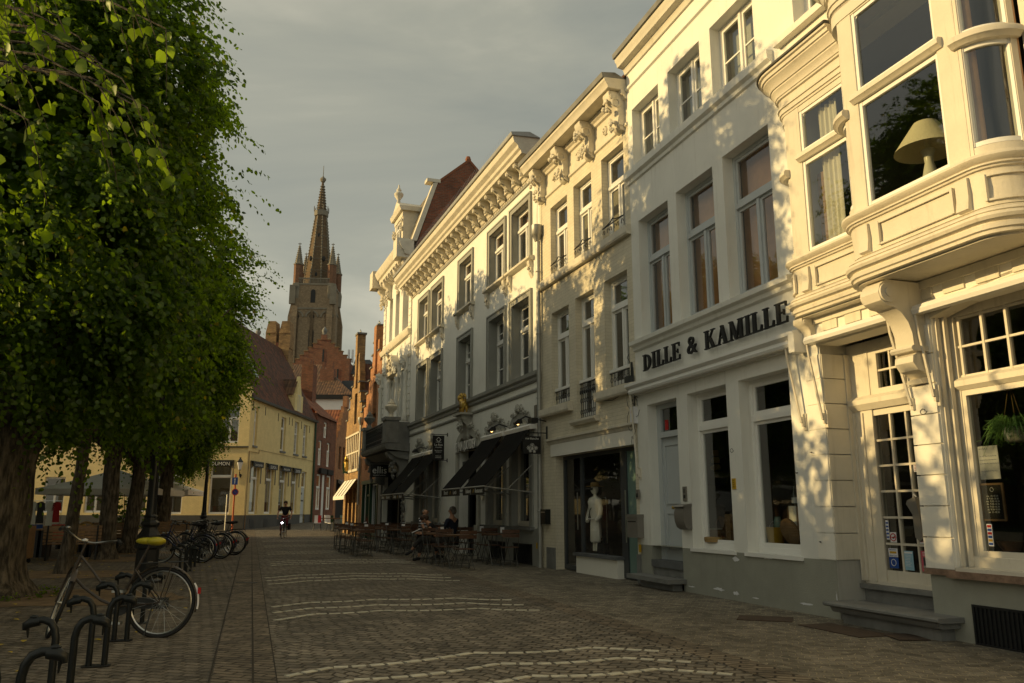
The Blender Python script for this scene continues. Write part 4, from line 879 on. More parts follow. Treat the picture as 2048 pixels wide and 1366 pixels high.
# dressed display figure
t = B('mannequin', 'shop dummy in a belted white shirt dress and straw hat behind the shop glass', 'mannequin', -2.66, .42, -.40)
b = MB(); b.lathe([(.13, .22), (.16, .26), (.15, .45), (.14, .62), (.125, .74), (.15, .84), (.185, 1.0), (.20, 1.08), (.16, 1.15), (.06, 1.19)], n=20)
for k in range(len(b.v)):
    x, y, z = b.v[k]; a = math.atan2(y, x); q = 1+.06*math.sin(a*7+z*3); b.v[k] = (x*q*1.05, y*q*.72, z)
b.build('dress', M['cloth'], t, 60)
b = MB(); b.tube([(-.17, 0, 1.10), (-.25, .0, .92), (-.27, -.06, .74), (-.20, -.1, .66)], [.06, .055, .05, .045], 8); b.tube([(.17, 0, 1.10), (.25, .0, .92), (.27, -.04, .76), (.22, -.1, .68)], [.06, .055, .05, .045], 8); b.build('sleeve', M['cloth'], t, 60)
b = MB(); b.tube([(0, 0, 1.15), (0, 0, 1.28)], .04, 8); b.ell((0, -.01, 1.34), (.075, .09, .11), 12, 8); b.tube([(-.07, 0, .24), (-.07, 0, .04)], .04, 8); b.tube([(.07, 0, .24), (.07, 0, .04)], .04, 8); b.build('body', M['ceramic'], t, 60)
MB().lathe([(.20, 1.40), (.205, 1.41), (.10, 1.42), (.095, 1.47), (.07, 1.50)], n=20).build('sun_hat', M['straw'], t, 60)
MB().box(-.07, .07, -.105, -.09, 1.33, 1.37).build('sunglasses', M['black'], t); MB().tube([(-.15, -.1, .72), (0, -.125, .71), (.15, -.1, .72)], .012, 5).build('belt', M['canvas'], t)
MB().tube([(.14, -.04, 1.12), (.02, -.14, .9), (-.14, -.1, .70)], .009, 5).build('strap', M['blackcloth'], t)
t = B('handbag', 'black leather handbag standing on the window ledge beside the dressed dummy', 'handbag', -2.25, .42, -.36); b = MB(); b.mould(-.16, .16, [(-.07, 0), (.07, 0), (.05, .22), (-.05, .22)]); b.build('body', M['blackcloth'], t); MB().tube([(-.09, 0, .2), (-.06, 0, .32), (.06, 0, .32), (.09, 0, .2)], .01, 6).build('handle', M['blackcloth'], t)
t = B('clothes_rail', 'thin steel clothes rail in the shop window left of the dressed dummy', 'clothes rail', -3.35, .1, -.9); MB().tube([(-.25, 0, 0), (-.25, 0, 1.45), (-.2, 0, 1.5), (.2, 0, 1.5), (.25, 0, 1.45), (.25, 0, 0)], .012, 6).build('rail', M['steel'], t, 40)
s = B('shop_name_lettering', 'small thin grey lettering on the dim glass above the dressed dummy', 'lettering', -2.75, 1.95, -.238)
text('rue blanche', .17, M['anth'], s, (0, 0, 0), ext=.001)
t = B('letterbox', 'dark brown box letterbox fixed to the cream brick pier beside the frosted door', 'letterbox', -.02, .82, 0)
MB().fb(-.24, .16, 0, .40, 0, .14).fb(-.25, .17, .36, .42, 0, .15).build('body', M['wood'] if 0 else M['greypaint'], t); MB().fb(-.2, .1, .28, .30, .14, .145).build('slot', M['black'], t)
t = B('door_intercom', 'small grey intercom on the cream brick pier above the brown letterbox', 'intercom', .02, 1.52, .03); MB().fb(-.05, .05, 0, .17, 0, .03).build('faceplate', M['greypaint'], t); MB().fb(-.03, .03, .03, .10, .03, .036).build('keypad', M['dark'], t)
t = B('number_plate', 'small yellow plate low on the cream brick pier under the brown letterbox', 'plate', .02, .56, .03); MB().fb(-.04, .04, 0, .14, 0, .01).build('plate', M['yellow'], t)
t = B('letterbox', 'black wall letterbox between the drainpipe and the cream brick shopfront', 'letterbox', -4.35, 1.0, 0); MB().fb(-.14, .16, 0, .34, 0, .13).build('body', M['blackgloss'], t); MB().fb(-.1, .12, .26, .285, .13, .136).build('slot', M['steel'], t)
t = B('fibre_box', 'white cable junction box with tangled wires at the right edge of the cream brick house', 'junction box', -.02, 2.92, .0)
MB().fb(-.10, .06, 0, .32, 0, .08).build('box', M['paper'], t); MB().fb(-.06, .0, .2, .26, .08, .084).build('sticker', M['red'], t)
b = MB(); rr = random.Random(5)
for k in range(7):
    x, z, r = rr.uniform(-.15, .1), rr.uniform(-.35, .55), rr.uniform(.06, .16); b.tube([(x+r*math.cos(a*.7+k)*.8, -.03-.01*k, z+r*math.sin(a*.7+k)*1.3) for a in range(0, 8)], .006, 4)
b.tube([(-.02, -.02, .3), (-.05, -.02, 1.1)], .012, 5); b.tube([(-1.5, -.02, .62), (-.9, -.03, .56), (-.05, -.02, .70)], .007, 4); b.build('cable', M['dark'], t, 40)
t = B('floodlight', 'small black floodlight under the sill near the lettered fascia', 'lamp', -.10, 3.72, .0); b = MB(); b.fb(-.12, .08, 0, .12, .03, .13); b.fb(-.04, 0, .02, .4, 0, .03); b.tube([(-.05, -.03, .4), (-.10, -.06, .5), (-.05, -.04, .58)], .008, 4); b.build('housing', M['dark'], t)
t = B('drainpipe', 'zinc drainpipe with a funnel head where the grey trimmed house meets the cream brick one', 'drainpipe', -4.62, 0, 0)
b = MB(); b.tube([(0, -.09, .0), (0, -.09, 8.0)], .055, 12); b.lathe([(.06, 8.0), (.12, 8.15), (.15, 8.18), (.15, 8.42), (.13, 8.42)], (0, -.12, 0), 10)
b.tube([(0, -.12, 8.4), (.02, -.12, 9.2), (0, -.3, 9.9)], .012, 6)
for z in (.9, 1.3, 2.6, 4.0, 5.6, 7.2): b.ring((0, -.09, z), .06, .012, 'Z', 12, 5)
b.build('pipe', M['zinc'], t, 50)
t = B('wall_lamp', 'black shaded floodlight on the wall beside the drainpipe above the hanging flower sign', 'lamp', -4.30, 3.36, 0); b = MB(); b.tube([(-.1, 0, .05), (-.1, -.2, .08), (0, -.35, .03)], .014, 6); b.fb(-.14, .12, -.02, .10, .30, .46); b.build('housing', M['iron'], t)
t = B('alarm_box', 'small dark box with cable on the wall next to the drainpipe', 'alarm', -4.85, 3.55, 0); MB().fb(-.08, .06, 0, .3, 0, .1).build('box', M['greypaint'], t)
t = B('hanging_sign', 'black hanging sign with white flower drawing on an iron bracket by the drainpipe', 'sign', -4.35, 2.62, 0)
MB().fb(-.012, .012, .0, .42, .17, .62).build('board', M['black'], t)
b = MB(); b.tube([(0, 0, .50), (0, -.68, .50)], .014, 6); b.fb(-.03, .03, .36, .66, 0, .02); b.tube([(0, -.22, .42), (0, -.22, .5)], .006, 4); b.tube([(0, -.58, .42), (0, -.58, .5)], .006, 4); b.build('bracket', M['iron'], t)
text('rue blanche', .072, M['letter'], t, (.016, -.395, .36), (R(90), 0, R(90)), .001)
b = MB(); rr = random.Random(2)
for (y, z, r) in ((-.30, .14, .045), (-.39, .20, .05), (-.48, .14, .045), (-.34, .06, .035), (-.44, .07, .035), (-.39, .12, .03)):
    for k in range(6): b.ring((.016, y+r*.6*math.cos(k*1.05), z+r*.6*math.sin(k*1.05)), r*.45, .003, 'X', 8, 3)
b.build('flower_drawing', M['letter'], t)

# ---------- long white house with grey window surrounds
B3 = root('long_white_house', 'long white rendered house with grey window surrounds, rich cornice and black awnings', AZB)
ub = [(-17.32, -15.66), (-15.38, -13.66), (-11.84, -10.2), (-8.76, -7.16), (-6.84, -5.22)]
def inn(h, v0, v1, e=.17): return (h[0]+e, h[1]-e, v0, v1)
T = [inn(h, 7.80, 9.44) for h in ub]; Mi = [inn(h, 4.74, 6.78) for h in ub]; G = [inn(h, .92, 3.62, .2) for h in ub if h[0] != -11.84]; DO = (-11.5, -9.55, .0, 3.35)
mb = wallmb(MB(), -18.5, -4.72, 0, 10.0, T+Mi+G+[DO], .30); body_mb(mb, -18.5, -4.72, 10.2, 9)
mb.build('wall', M['white'], B3)
MB().fb(-18.5, -11.7, 0, .88, 0, .03).fb(-9.35, -4.74, 0, .88, 0, .03).build('plinth', M['stonegrey'], B3)
b = MB()
b.mould(-18.62, -4.72, [(0, 10.0), (.06, 10.02), (.10, 10.10), (.16, 10.12), (.16, 10.36), (.0, 10.36)])
b.mould(-18.75, -4.66, [(0, 10.36), (.52, 10.37), (.54, 10.46), (.60, 10.50), (.62, 10.58), (.72, 10.66), (.75, 10.76), (.75, 10.82), (0, 10.86)])
b.build('cornice', M['trimstone'], B3, 30)
MB().mould(-18.75, -4.62, [(.68, 10.82), (.80, 10.82), (.82, 10.90), (.3, 10.98), (0, 10.86)]).build('gutter', M['zinc'], B3)
b = MB()
for k in range(110): b.tube([(-18.6+k*.126, -.78, 10.9), (-18.6+k*.126+.03, -.84, 11.06)], .003, 3, False)
b.build('bird_spikes', M['steel'], B3)
for k in range(23):
    u = -18.3+k*.59; b = MB(); b.mould(u-.08, u+.08, [(.1, 10.36), (.48, 10.36), (.50, 10.33), (.44, 10.26), (.36, 10.22), (.28, 10.12), (.2, 10.06), (.1, 10.02)]); b.ell((u, -.46, 10.27), (.06, .05, .06), 6, 4); b.ell((u, -.28, 10.08), (.05, .05, .07), 6, 4); b.build('modillion', M['trimstone'], B3, 40)
b = MB()
for k in range(104): u = -18.45+k*.132; b.fb(u, u+.07, 9.94, 10.0, 0, .05)
b.build('dentil_band', M['trimstone'], B3)
MB().mould(-17.4, -5.2, [(0, 9.86), (.04, 9.87), (.05, 9.93), (0, 9.96)]).build('string_course', M['stonegrey'], B3)
b = MB()
def surround(b, h, e, sill=True):
    a, c, v0, v1 = h
    b.fb(a-e, a, v0, v1+e, 0, .045); b.fb(c, c+e, v0, v1+e, 0, .045); b.fb(a, c, v1, v1+e, 0, .045)
    b.fb(a, a+.012, v0, v1, -.22, 0); b.fb(c-.012, c, v0, v1, -.22, 0); b.fb(a+.012, c-.012, v1-.012, v1, -.22, 0)
    b.fb(a-e, a-e+.04, v0, v1+e-.04, .045, .065); b.fb(c+e-.04, c+e, v0, v1+e-.04, .045, .065); b.fb(a-e, c+e, v1+e-.04, v1+e, .045, .066)
for i, h in enumerate(T):
    b = MB(); surround(b, h, .17); b.build('window_surround', M['stonegrey'], B3)
    b = MB(); b.mould(h[0]-.3, h[1]+.3, [(0, 7.66), (.08, 7.68), (.16, 7.72), (.16, 7.78), (0, 7.80)]); sl = b.build('sill', M['trimstone'], B3)
    for u in (h[0]-.14, h[1]+.14):
        b = MB(); b.mould(u-.08, u+.08, [(0, 7.67), (.12, 7.67), (.12, 7.58), (.07, 7.46), (.07, 7.34), (0, 7.22)]); lumps(b, (u, -.08, 7.46), .06, .16, .04, 7, i, (.02, .04)); b.build('sill_bracket', M['trimstone'], sl, 50)
for h in Mi: b = MB(); surround(b, h, .17); b.build('window_surround', M['stonegrey'], B3)
b = MB(); b.mould(-18.5, -4.74, [(0, 4.46), (.04, 4.47), (.06, 4.56), (.12, 4.62), (.13, 4.71), (0, 4.73)]); b.build('sill_course', M['stonegrey'], B3)
b = MB()
for k in range(100): u = -11.7+k*.07; b.fb(u, u+.04, 4.50, 4.56, .05, .075)
b.build('bead_course', M['stonegrey'], B3)
MB().mould(-18.4, -4.74, [(0, 4.20), (.03, 4.21), (.05, 4.26), (.03, 4.30), (0, 4.31)]).build('string_course', M['stonegrey'], B3)
for h in T: window(B3, h, M['whiter'], .17, 8.92, True, .05, .045, back=blind(.3, 'orangeblind', .2))
for h in Mi: window(B3, h, M['whiter'], .24, 6.08, True, .05, .045, cross=(.42,))
for i, h in enumerate(G):
    window(B3, h, M['creamp'], .13, None, False, .06, .04, gl='glassdark', name='shop_window', back=None)
    b = MB(); e = .2
    b.fb(h[0], h[0]+.012, .92, 3.6, -.12, 0); b.fb(h[1]-.012, h[1], .92, 3.6, -.12, 0)
    b.fb(h[0]-e, h[0], .92, 3.3, 0, .05); b.fb(h[1], h[1]+e, .92, 3.3, 0, .05)
    n = 12
    for k in range(n):
        a0, a1 = math.pi*k/n, math.pi*(k+1)/n; um = (h[0]+h[1])/2; ro = (h[1]-h[0])/2+e; ri = ro-e
        P_ = [(um-ro*math.cos(a0), -.06, 3.3+.55*math.sin(a0)), (um-ro*math.cos(a1), -.06, 3.3+.55*math.sin(a1)), (um-ri*math.cos(a1), -.06, 3.28+.36*math.sin(a1)), (um-ri*math.cos(a0), -.06, 3.28+.36*math.sin(a0))]
        b.prism(P_, (0, .06, 0))
    b.build('window_surround', M['stonegrey'], B3)
    # blind tympanum panel
    b = MB(); b.fb(h[0]+.013, h[1]-.013, 3.22, 3.62, -.20, -.05); b.ring(((h[0]+h[1])/2-.2, .045, 3.42), .10, .012, 'Y', 14, 4); b.ring(((h[0]+h[1])/2+.2, .045, 3.42), .10, .012, 'Y', 14, 4); b.build('tympanum', M['cream'], B3)
    b = MB(); um = (h[0]+h[1])/2; lumps(b, (um, -.06, 3.88), .22, .10, .09, 30, 50+i, (.025, .055)); [lumps(b, (um+s_*.42, -.06, 3.76-.0), .24, .055, .05, 16, 60+i, (.02, .04)) for s_ in (-1, 1)]; [lumps(b, (um+s_*.74, -.06, 3.56), .10, .12, .05, 10, 70+i, (.02, .04)) for s_ in (-1, 1)]; b.ell((um, -.12, 3.93), (.07, .06, .10), 8, 6); b.tube([(h[1]+.12, -.05, 3.5), (h[1]+.12, -.05, 3.1)], [.08, .03], 6); b.build('carved_crest', M['greystone'], B3, 60)
    b = MB(); b.box(h[0]-.1, h[1]+.1, .44, 1.3, 3.0, 3.05); b.quad((h[0]-.3, .7, .6), ((h[0]+h[1])/2-.1, .7, .6), ((h[0]+h[1])/2-.1, .7, 3.1), (h[0]-.3, .7, 3.1)); b.build('inner_panel', M['oak'], B3)
    MB().fb(h[0]-.25, h[1]+.25, .84, .92, -.3, .12).build('sill', M['stone'], B3)
room(B3, -18.5, -4.72, (.1, 4.0, 7.2, 9.9), 4.5, d=.5)
# central door with bracket, crest and arch
b = MB(); b.fb(-11.72, -11.5, .9, 3.2, 0, .07); b.fb(-9.55, -9.33, .9, 3.2, 0, .07); b.fb(-11.76, -11.46, 0, .9, 0, .12); b.fb(-9.59, -9.29, 0, .9, 0, .12); n = 14
for k in range(n):
    a0, a1 = math.pi*k/n, math.pi*(k+1)/n; um = -10.525
    b.prism([(um-1.2*math.cos(a0), -.09, 3.2+.62*math.sin(a0)), (um-1.2*math.cos(a1), -.09, 3.2+.62*math.sin(a1)), (um-.98*math.cos(a1), -.09, 3.18+.42*math.sin(a1)), (um-.98*math.cos(a0), -.09, 3.18+.42*math.sin(a0))], (0, .09, 0))
b.build('door_surround', M['greystone'], B3)
MB().poly([(-10.525-.97*math.cos(math.pi*k/16), -.012, 3.15+.44*math.sin(math.pi*k/16)) for k in range(17)]).build('fanlight', M['black'], B3)
b = MB(); b.fb(-11.5, -9.55, 2.70, 2.84, -.4, -.1); b.fb(-11.5, -11.35, 0, 2.7, -.4, -.3); b.fb(-9.7, -9.55, 0, 2.7, -.4, -.3); b.fb(-10.56, -10.48, 0, 2.7, -.42, -.34); b.fb(-11.35, -9.7, 0, .7, -.42, -.36)
for k in range(6): b.fb(-11.2+k*.28, -11.17+k*.28, 2.84, 3.6, -.4, -.36)
b.build('door', M['iron'], B3); 
b = MB(); scroll(b, -10.5, .46, 4.20, .8, .34); lumps(b, (-10.5, -.28, 3.85), .2, .2, .1, 34, 9, (.03, .06)); lumps(b, (-9.98, -.1, 3.84), .32, .09, .09, 26, 10, (.025, .05)); lumps(b, (-11.02, -.1, 3.84), .32, .09, .09, 26, 11, (.025, .05)); lumps(b, (-9.4, -.08, 3.5), .12, .2, .08, 14, 12, (.03, .06)); b.fb(-10.9, -10.1, 4.20, 4.26, 0, .42); b.build('carved_crest', M['greystone'], B3, 60)
# side view gable strip (behind cornice) + roof
gableroof(B3, -18.5, -4.72, .1, 5, 10.8, 12.2, 'tilered')
# awnings
def awning(u0, u1, texts, vw=3.32, pw=1.32, vf=1.88, lamp=True):
    b = MB(); b.prism([(u0, -.12, vw), (u0, -.5, vw-.52), (u0, -pw, vf), (u0, -pw, vf-.012), (u0, -.5, vw-.535), (u0, -.12, vw-.015)], (u1-u0, 0, 0)); A = b.build('awning', M['blackcanvas'], B3)
    MB().prism([(u0, -pw, vf), (u0, -pw-.004, vf), (u0, -pw-.004, vf-.19), (u0, -pw, vf-.19)], (u1-u0, 0, 0)).build('valance', M['black'], A)
    MB().mould(u0-.04, u1+.04, [(.0, vw-.02), (.16, vw-.04), (.18, vw+.05), (.12, vw+.10), (0, vw+.11)]).build('awning_box', M['whiter'], A)
    b = MB(); b.tube([(u0, -pw, vf), (u1, -pw, vf)], .022, 6)
    for u in (u0+.03, u1-.03): b.tube([(u, -pw+.02, vf-.01), (u, -.05, vf-.14)], .02, 6); b.tube([(u, -.05, 2.45), (u, -pw*.55, vf-.06)], .013, 5)
    b.build('awning_arm', M['zinc'], A, 40)
    x = u0+(u1-u0)*.5
    a, c = texts
    text(a, .15, M['letter'], A, (x-(u1-u0)*.235, -pw-.008, vf-.095), ext=.001, sx=.88); text(c, .15, M['letter'], A, (x+(u1-u0)*.245, -pw-.008, vf-.095), ext=.001, sx=.88)
    MB().prism([(x-.03, -pw-.005, vf-.13), (x+.0, -pw-.005, vf-.14), (x+.04, -pw-.005, vf-.06), (x+.01, -pw-.005, vf-.05)], (0, -.002, 0)).build('leaf_mark', M['yellow'], A)
awning(-6.82, -5.08, ('Bakkerij', 'Restaurant')); awning(-8.86, -7.10, ('Brunch', 'Lunch'))
awning(-15.34, -13.5, ('Ontbijt', 'Brunch')); awning(-17.3, -15.5, ('Bakkerij', 'Restaurant'))
def tlamp(u, w, label):
    t = B('awning_lamp', label, 'lamp', u, 3.42, 0, 'lamps over the black awnings'); b = MB(); b.tube([(0, -.05, .1), (0, -.3, .16), (0, -.48, .06)], .02, 6); b.mould(-.07, .07, [(.40, -.02), (.58, -.06), (.60, .0), (.52, .08), (.42, .08)]); b.build('lamp_arm', M['iron'], t); MB().ell((0, -.50, -.04), (.032, .032, .02)).build('bulb', M['warmglow'] if u > -10 else M['ceramic'], t)
tlamp(-6.95, 0, 'lit lamp between the two large black awnings'); tlamp(-5.0, 0, 'lit lamp above the right end of the right black awning'); tlamp(-15.4, 0, 'unlit looking lamp above the two smaller far awnings')
t = B('gilded_lion', 'gilded lion statue standing on the carved bracket above the restaurant door', 'statue', -10.5, 4.26, .22)
def skinned(name, chain, mat_, parent=None, sub=1, loc=(0, 0, 0)):
    """chain: list of (id, parent_id or None, (x,y,z), radius)"""
    idx = {c[0]: i for i, c in enumerate(chain)}
    me = bpy.data.meshes.new(name); me.from_pydata([c[2] for c in chain], [(idx[c[1]], i) for i, c in enumerate(chain) if c[1] is not None], []); me.materials.append(mat_)
    o = bpy.data.objects.new(name, me); COL.objects.link(o); o.location = loc
    md = o.modifiers.new('skin', 'SKIN'); sv = o.data.skin_vertices[0].data
    for i, c in enumerate(chain):
        r = c[3]; sv[i].radius = (r, r) if not isinstance(r, tuple) else r; sv[i].use_root = (i == 0)
    md.use_smooth_shade = True
    if sub: s = o.modifiers.new('sub', 'SUBSURF'); s.levels = sub; s.render_levels = sub
    bpy.context.view_layer.update(); dg = bpy.context.evaluated_depsgraph_get()
    nm = bpy.data.meshes.new_from_object(o.evaluated_get(dg)); o.modifiers.clear(); o.data = nm
    nm.polygons.foreach_set('use_smooth', [True]*len(nm.polygons))
    if parent: o.parent = parent
    return o
skinned('body', [('p', None, (.16, 0, .28), .10), ('c', 'p', (-.02, 0, .32), .11), ('n', 'c', (-.14, 0, .44), .10), ('h', 'n', (-.20, 0, .52), .075), ('m', 'h', (-.29, 0, .49), .045),
    ('fl', 'c', (-.06, -.06, .14), .045), ('fl2', 'fl', (-.08, -.06, .02), .035), ('fr', 'c', (-.10, .06, .16), .045), ('fr2', 'fr', (-.16, .06, .02), .035),
    ('bl', 'p', (.18, -.06, .14), .055), ('bl2', 'bl', (.15, -.06, .02), .035), ('br', 'p', (.22, .06, .14), .055), ('br2', 'br', (.20, .06, .02), .035), ('t1', 'p', (.28, 0, .34), .025), ('t2', 't1', (.32, 0, .50), .02), ('t3', 't2', (.26, 0, .58), .03)], M['gold'], t)
b = MB(); lumps(b, (-.15, .0, .50), .12, .14, .12, 26, 3, (.03, .055)); lumps(b, (-.15, .1, .50), .12, .14, .06, 16, 4, (.03, .055)); b.build('mane', M['gold'], t, 60)
MB().fb(-.28, .3, -.04, .02, -.12, .12).build('base', M['gold'], t)
t = B('restaurant_name_lettering', 'white standing letters across the arched restaurant doorway under the gilded lion', 'lettering', -10.52, 3.25, .10)
[text(s_, .42, M['letter'], t, (x_, -.03, .02), ext=.006, sx=.52, name='lettering') for s_, x_ in (('LE', -.98), ('PAIN', -.50), ('QUOTIDIEN', .42))]; MB().fb(-1.1, 1.1, -.17, -.15, -.02, .01).build('rail', M['iron'], t)
t = B('hanging_sign', 'tall black hanging sign with a white emblem between the far awnings and the restaurant door', 'sign', -12.9, 2.98, 0)
MB().fb(-.015, .015, 0, .80, .12, .52).build('board', M['black'], t); b = MB(); b.tube([(0, 0, .84), (0, -.56, .84)], .013, 5); b.tube([(0, 0, -.02), (0, -.5, -.02)], .013, 5); b.fb(-.03, .03, .78, .9, 0, .02); b.fb(-.03, .03, -.08, .04, 0, .02); b.build('bracket', M['iron'], t)
X90 = (R(90), 0, R(90))
b = MB(); b.ring((.018, -.32, .66), .085, .006, 'X', 4, 4); b.ring((.018, -.32, .67), .06, .005, 'X', 12, 4); b.tube([(.018, -.42, .58), (.018, -.22, .58)], .005, 4); b.build('emblem', M['letter'], t)
text('Le Pain', .10, M['letter'], t, (.018, -.32, .49), X90, .001); text('Quotidien', .055, M['letter'], t, (.018, -.32, .41), X90, .001); text('Boulangerie &', .045, M['letter'], t, (.018, -.32, .30), X90, .001); text('Restaurant', .045, M['letter'], t, (.018, -.32, .25), X90, .001); text('Bakkerij &', .045, M['letter'], t, (.018, -.32, .12), X90, .001); text('Restaurant', .045, M['letter'], t, (.018, -.32, .07), X90, .001)
t = B('menu_case', 'small round pale plaque on the wall right of the restaurant door', 'plaque', -9.1, 1.6, .02); MB().tube([(0, 0, .1), (0, -.03, .1)], .1, 16).build('plaque', M['ceramic'], t); 
for u, l in ((-7.75, 'white menu sheets in the left window under the big awnings'), (-5.9, 'white menu card in the right window under the big awnings')):
    t = B('menu_sheet', l, 'menu', u, 1.2, -.47); MB().fb(-.0, .22, 0, .36, 0, .004).fb(0, .22, .40, .8, 0, .004).build('sheet', M['paper'], t)
for u, l in ((-7.9, 'black cellar grating at left in the grey plinth behind the terrace chairs'), (-6.0, 'black cellar grating at right in the grey plinth beside the drainpipe')):
    t = B('cellar_grating', l, 'grating', u, .06, .031, 'cellar gratings'); MB().fb(-.54, .74, .0, .42, 0, .003).build('grating_dark_sheet', M['black'], t); b = MB(); [b.tube([(-.5+k*.1, -.01, 0), (-.5+k*.1+.35, -.01, .42)], .008, 4) for k in range(9)]; [b.tube([(-.15+k*.1, -.018, 0), (-.5+k*.1, -.018, .42)], .008, 4) for k in range(9)]; b.fb(-.55, .75, -.03, 0, 0, .03); b.fb(-.55, .75, .42, .45, 0, .03); b.build('lattice', M['iron'], t)  # black sheet under the lattice paints the dark of the cellar opening
t = B('number_plate', 'small orange plate on the grey plinth beside the drainpipe', 'plate', -4.95, .42, .032); MB().fb(-.04, .04, 0, .14, 0, .01).build('plate', M['yellow'], t)

# ---------- ornate white house with balcony
B4 = root('ornate_white_house', 'ornate white stucco house with a stone balcony, pediment and slate mansard dormer', AZB)
UL, UR = -24.15, -18.52
t4 = [(-23.0, -22.35, 8.95, 10.95), (-21.75, -20.95, 8.9, 10.95), (-20.3, -19.2, 8.9, 10.95)]; m4 = [(-22.95, -22.3, 5.1, 7.2), (-21.75, -20.85, 5.1, 7.0), (-20.3, -19.3, 5.1, 7.2)]; d4 = (-23.2, -19.4, 0, 3.0)
mb = wallmb(MB(), UL, UR, 0, 11.9, t4+m4+[d4], .4); body_mb(mb, UL, UR, 12.0, 8); mb.build('wall', M['white'], B4)
room(B4, UL, UR, (.1, 3.6, 7.8, 11.5), 4, d=.5)
for h in t4: window(B4, h, M['whiter'], .32, h[2]+1.45, True, .05, .04)
for h in m4: window(B4, h, M['whiter'], .32, h[2]+1.5, True, .05, .04)
for u in (UL+.02, UR-.42): b = MB(); [b.fb(u, u+.40, 5.1+k*.3, 5.37+k*.3, 0, .05) for k in range(21)]; b.build('quoins', M['white'], B4)
b = MB(); b.mould(UL-.05, UR, [(0, 7.5), (.08, 7.52), (.12, 7.62), (0, 7.66)]); b.mould(UL-.1, UR, [(0, 8.45), (.12, 8.47), (.18, 8.6), (.18, 8.68), (0, 8.72)]); b.mould(UL, UR, [(0, 8.8), (.06, 8.8), (.06, 8.88), (0, 8.9)]); b.build('string_course', M['trimstone'], B4, 30)
b = MB(); b.mould(UL-.25, UR+.02, [(0, 11.75), (.06, 11.75), (.1, 11.85), (.40, 11.9), (.42, 12.05), (.5, 12.1), (.6, 12.3), (.62, 12.42), (0, 12.5)]); b.fb(UL-.35, UL+.35, 11.75, 12.58, 0, .72); b.fb(UR-.75, UR-.05, 11.75, 12.58, 0, .72); b.build('cornice', M['trimstone'], B4, 30)
for k in range(9): b = MB(); u = UL+.75+k*.52; b.mould(u-.07, u+.07, [(.05, 11.85), (.42, 11.9), (.4, 11.78), (.2, 11.62), (.05, 11.6)]); b.ell((u, -.35, 11.76), .06, 6, 4); b.build('modillion', M['trimstone'], B4, 40)
for i, u in enumerate((UL+.12, UL+1.35, -20.6, UR-.45)):
    b = MB(); scroll(b, u, .3, 11.75, .8, .4); lumps(b, (u, -.18, 11.05), .12, .4, .12, 26, i, (.04, .08)); b.build('carved_bracket', M['trimstone'], B4, 60)
b = MB(); b.mould(-21.95, -20.65, [(0, 7.1), (.3, 7.12), (.36, 7.26), (0, 7.3)]); n = 10
for k in range(n):
    a0, a1 = math.pi*k/n, math.pi*(k+1)/n; um = -21.3
    b.prism([(um-.68*math.cos(a0), -.34, 7.3+.75*math.sin(a0)), (um-.68*math.cos(a1), -.34, 7.3+.75*math.sin(a1)), (um-.52*math.cos(a1), -.34, 7.3+.56*math.sin(a1)), (um-.52*math.cos(a0), -.34, 7.3+.56*math.sin(a0))], (0, .34, 0))
lumps(b, (-21.3, -.2, 7.55), .42, .3, .2, 40, 77, (.05, .1)); lumps(b, (-21.3, -.36, 8.1), .22, .16, .1, 16, 78, (.05, .09)); b.build('pediment', M['trimstone'], B4, 60)
for i, u in enumerate((UL+.15, -22.1, -20.55, UR-.4)):
    b = MB(); scroll(b, u, .34, 7.6, .7, .34); lumps(b, (u, -.2, 7.35), .16, .26, .14, 22, 80+i, (.04, .08)); b.lathe([(.10, 4.9), (.12, 5.0), (.085, 5.1), (.08, 6.7), (.11, 6.8), (.13, 6.95)], (u, -.12, 0), 12); b.build('column', M['white'], B4, 50)
# balcony
b = MB(); b.mould(-23.6, -18.3, [(0, 3.62), (.95, 3.70), (1.0, 3.80), (1.02, 3.92), (0, 3.95)]); b.mould(-23.5, -18.4, [(0, 3.3), (.55, 3.4), (.85, 3.62), (0, 3.62)])
for u0, u1 in ((-23.55, -23.0), (-19.0, -18.35)): b.fb(u0, u1, 3.95, 4.85, .45, .98); b.fb(u0-.05, u1+.05, 4.85, 4.98, .40, 1.03); b.fb(u0-.03, u1+.03, 3.95, 4.06, .42, 1.01)
b.fb(-18.9, -18.42, 3.95, 4.8, 0, .45); b.build('balcony', M['stone'], B4)
for u in (-23.28, -18.68):
    MB().lathe([(.16, 4.98), (.10, 5.06), (.07, 5.14), (.10, 5.2), (.24, 5.34), (.26, 5.44), (.14, 5.52), (.16, 5.56), (.10, 5.62), (.05, 5.72), (.02, 5.74)], (u, -.72, 0), 16).build('stone_urn', M['stone'] if u < -20 else M['trimstone'], B4, 50)
b = MB()
for z in (4.0, 4.18, 4.72, 4.82): b.tube([(-23.0, -.9, z), (-19.0, -.9, z)], .018, 5)
for k in range(34):
    u = -22.95+k*.118; b.tube([(u, -.9, 3.95), (u, -.9, 4.82)], .011, 4)
    if k % 2: b.ring((u+.059, -.9, 4.45), .07, .012, 'Y', 8, 4); b.ring((u+.059, -.9, 4.30), .05, .010, 'Y', 8, 4)
    b.ring((u+.059, -.9, 4.09), .045, .008, 'Y', 8, 4)
b.build('balustrade', M['iron'], B4, 40)
for u in (-23.2, -18.75):
    b = MB(); scroll(b, u, .4, 3.62, 1.2, .85); lumps(b, (u, -.5, 3.0), .2, .5, .2, 30, 90, (.05, .1)); b.build('console', M['stone'], B4, 50)
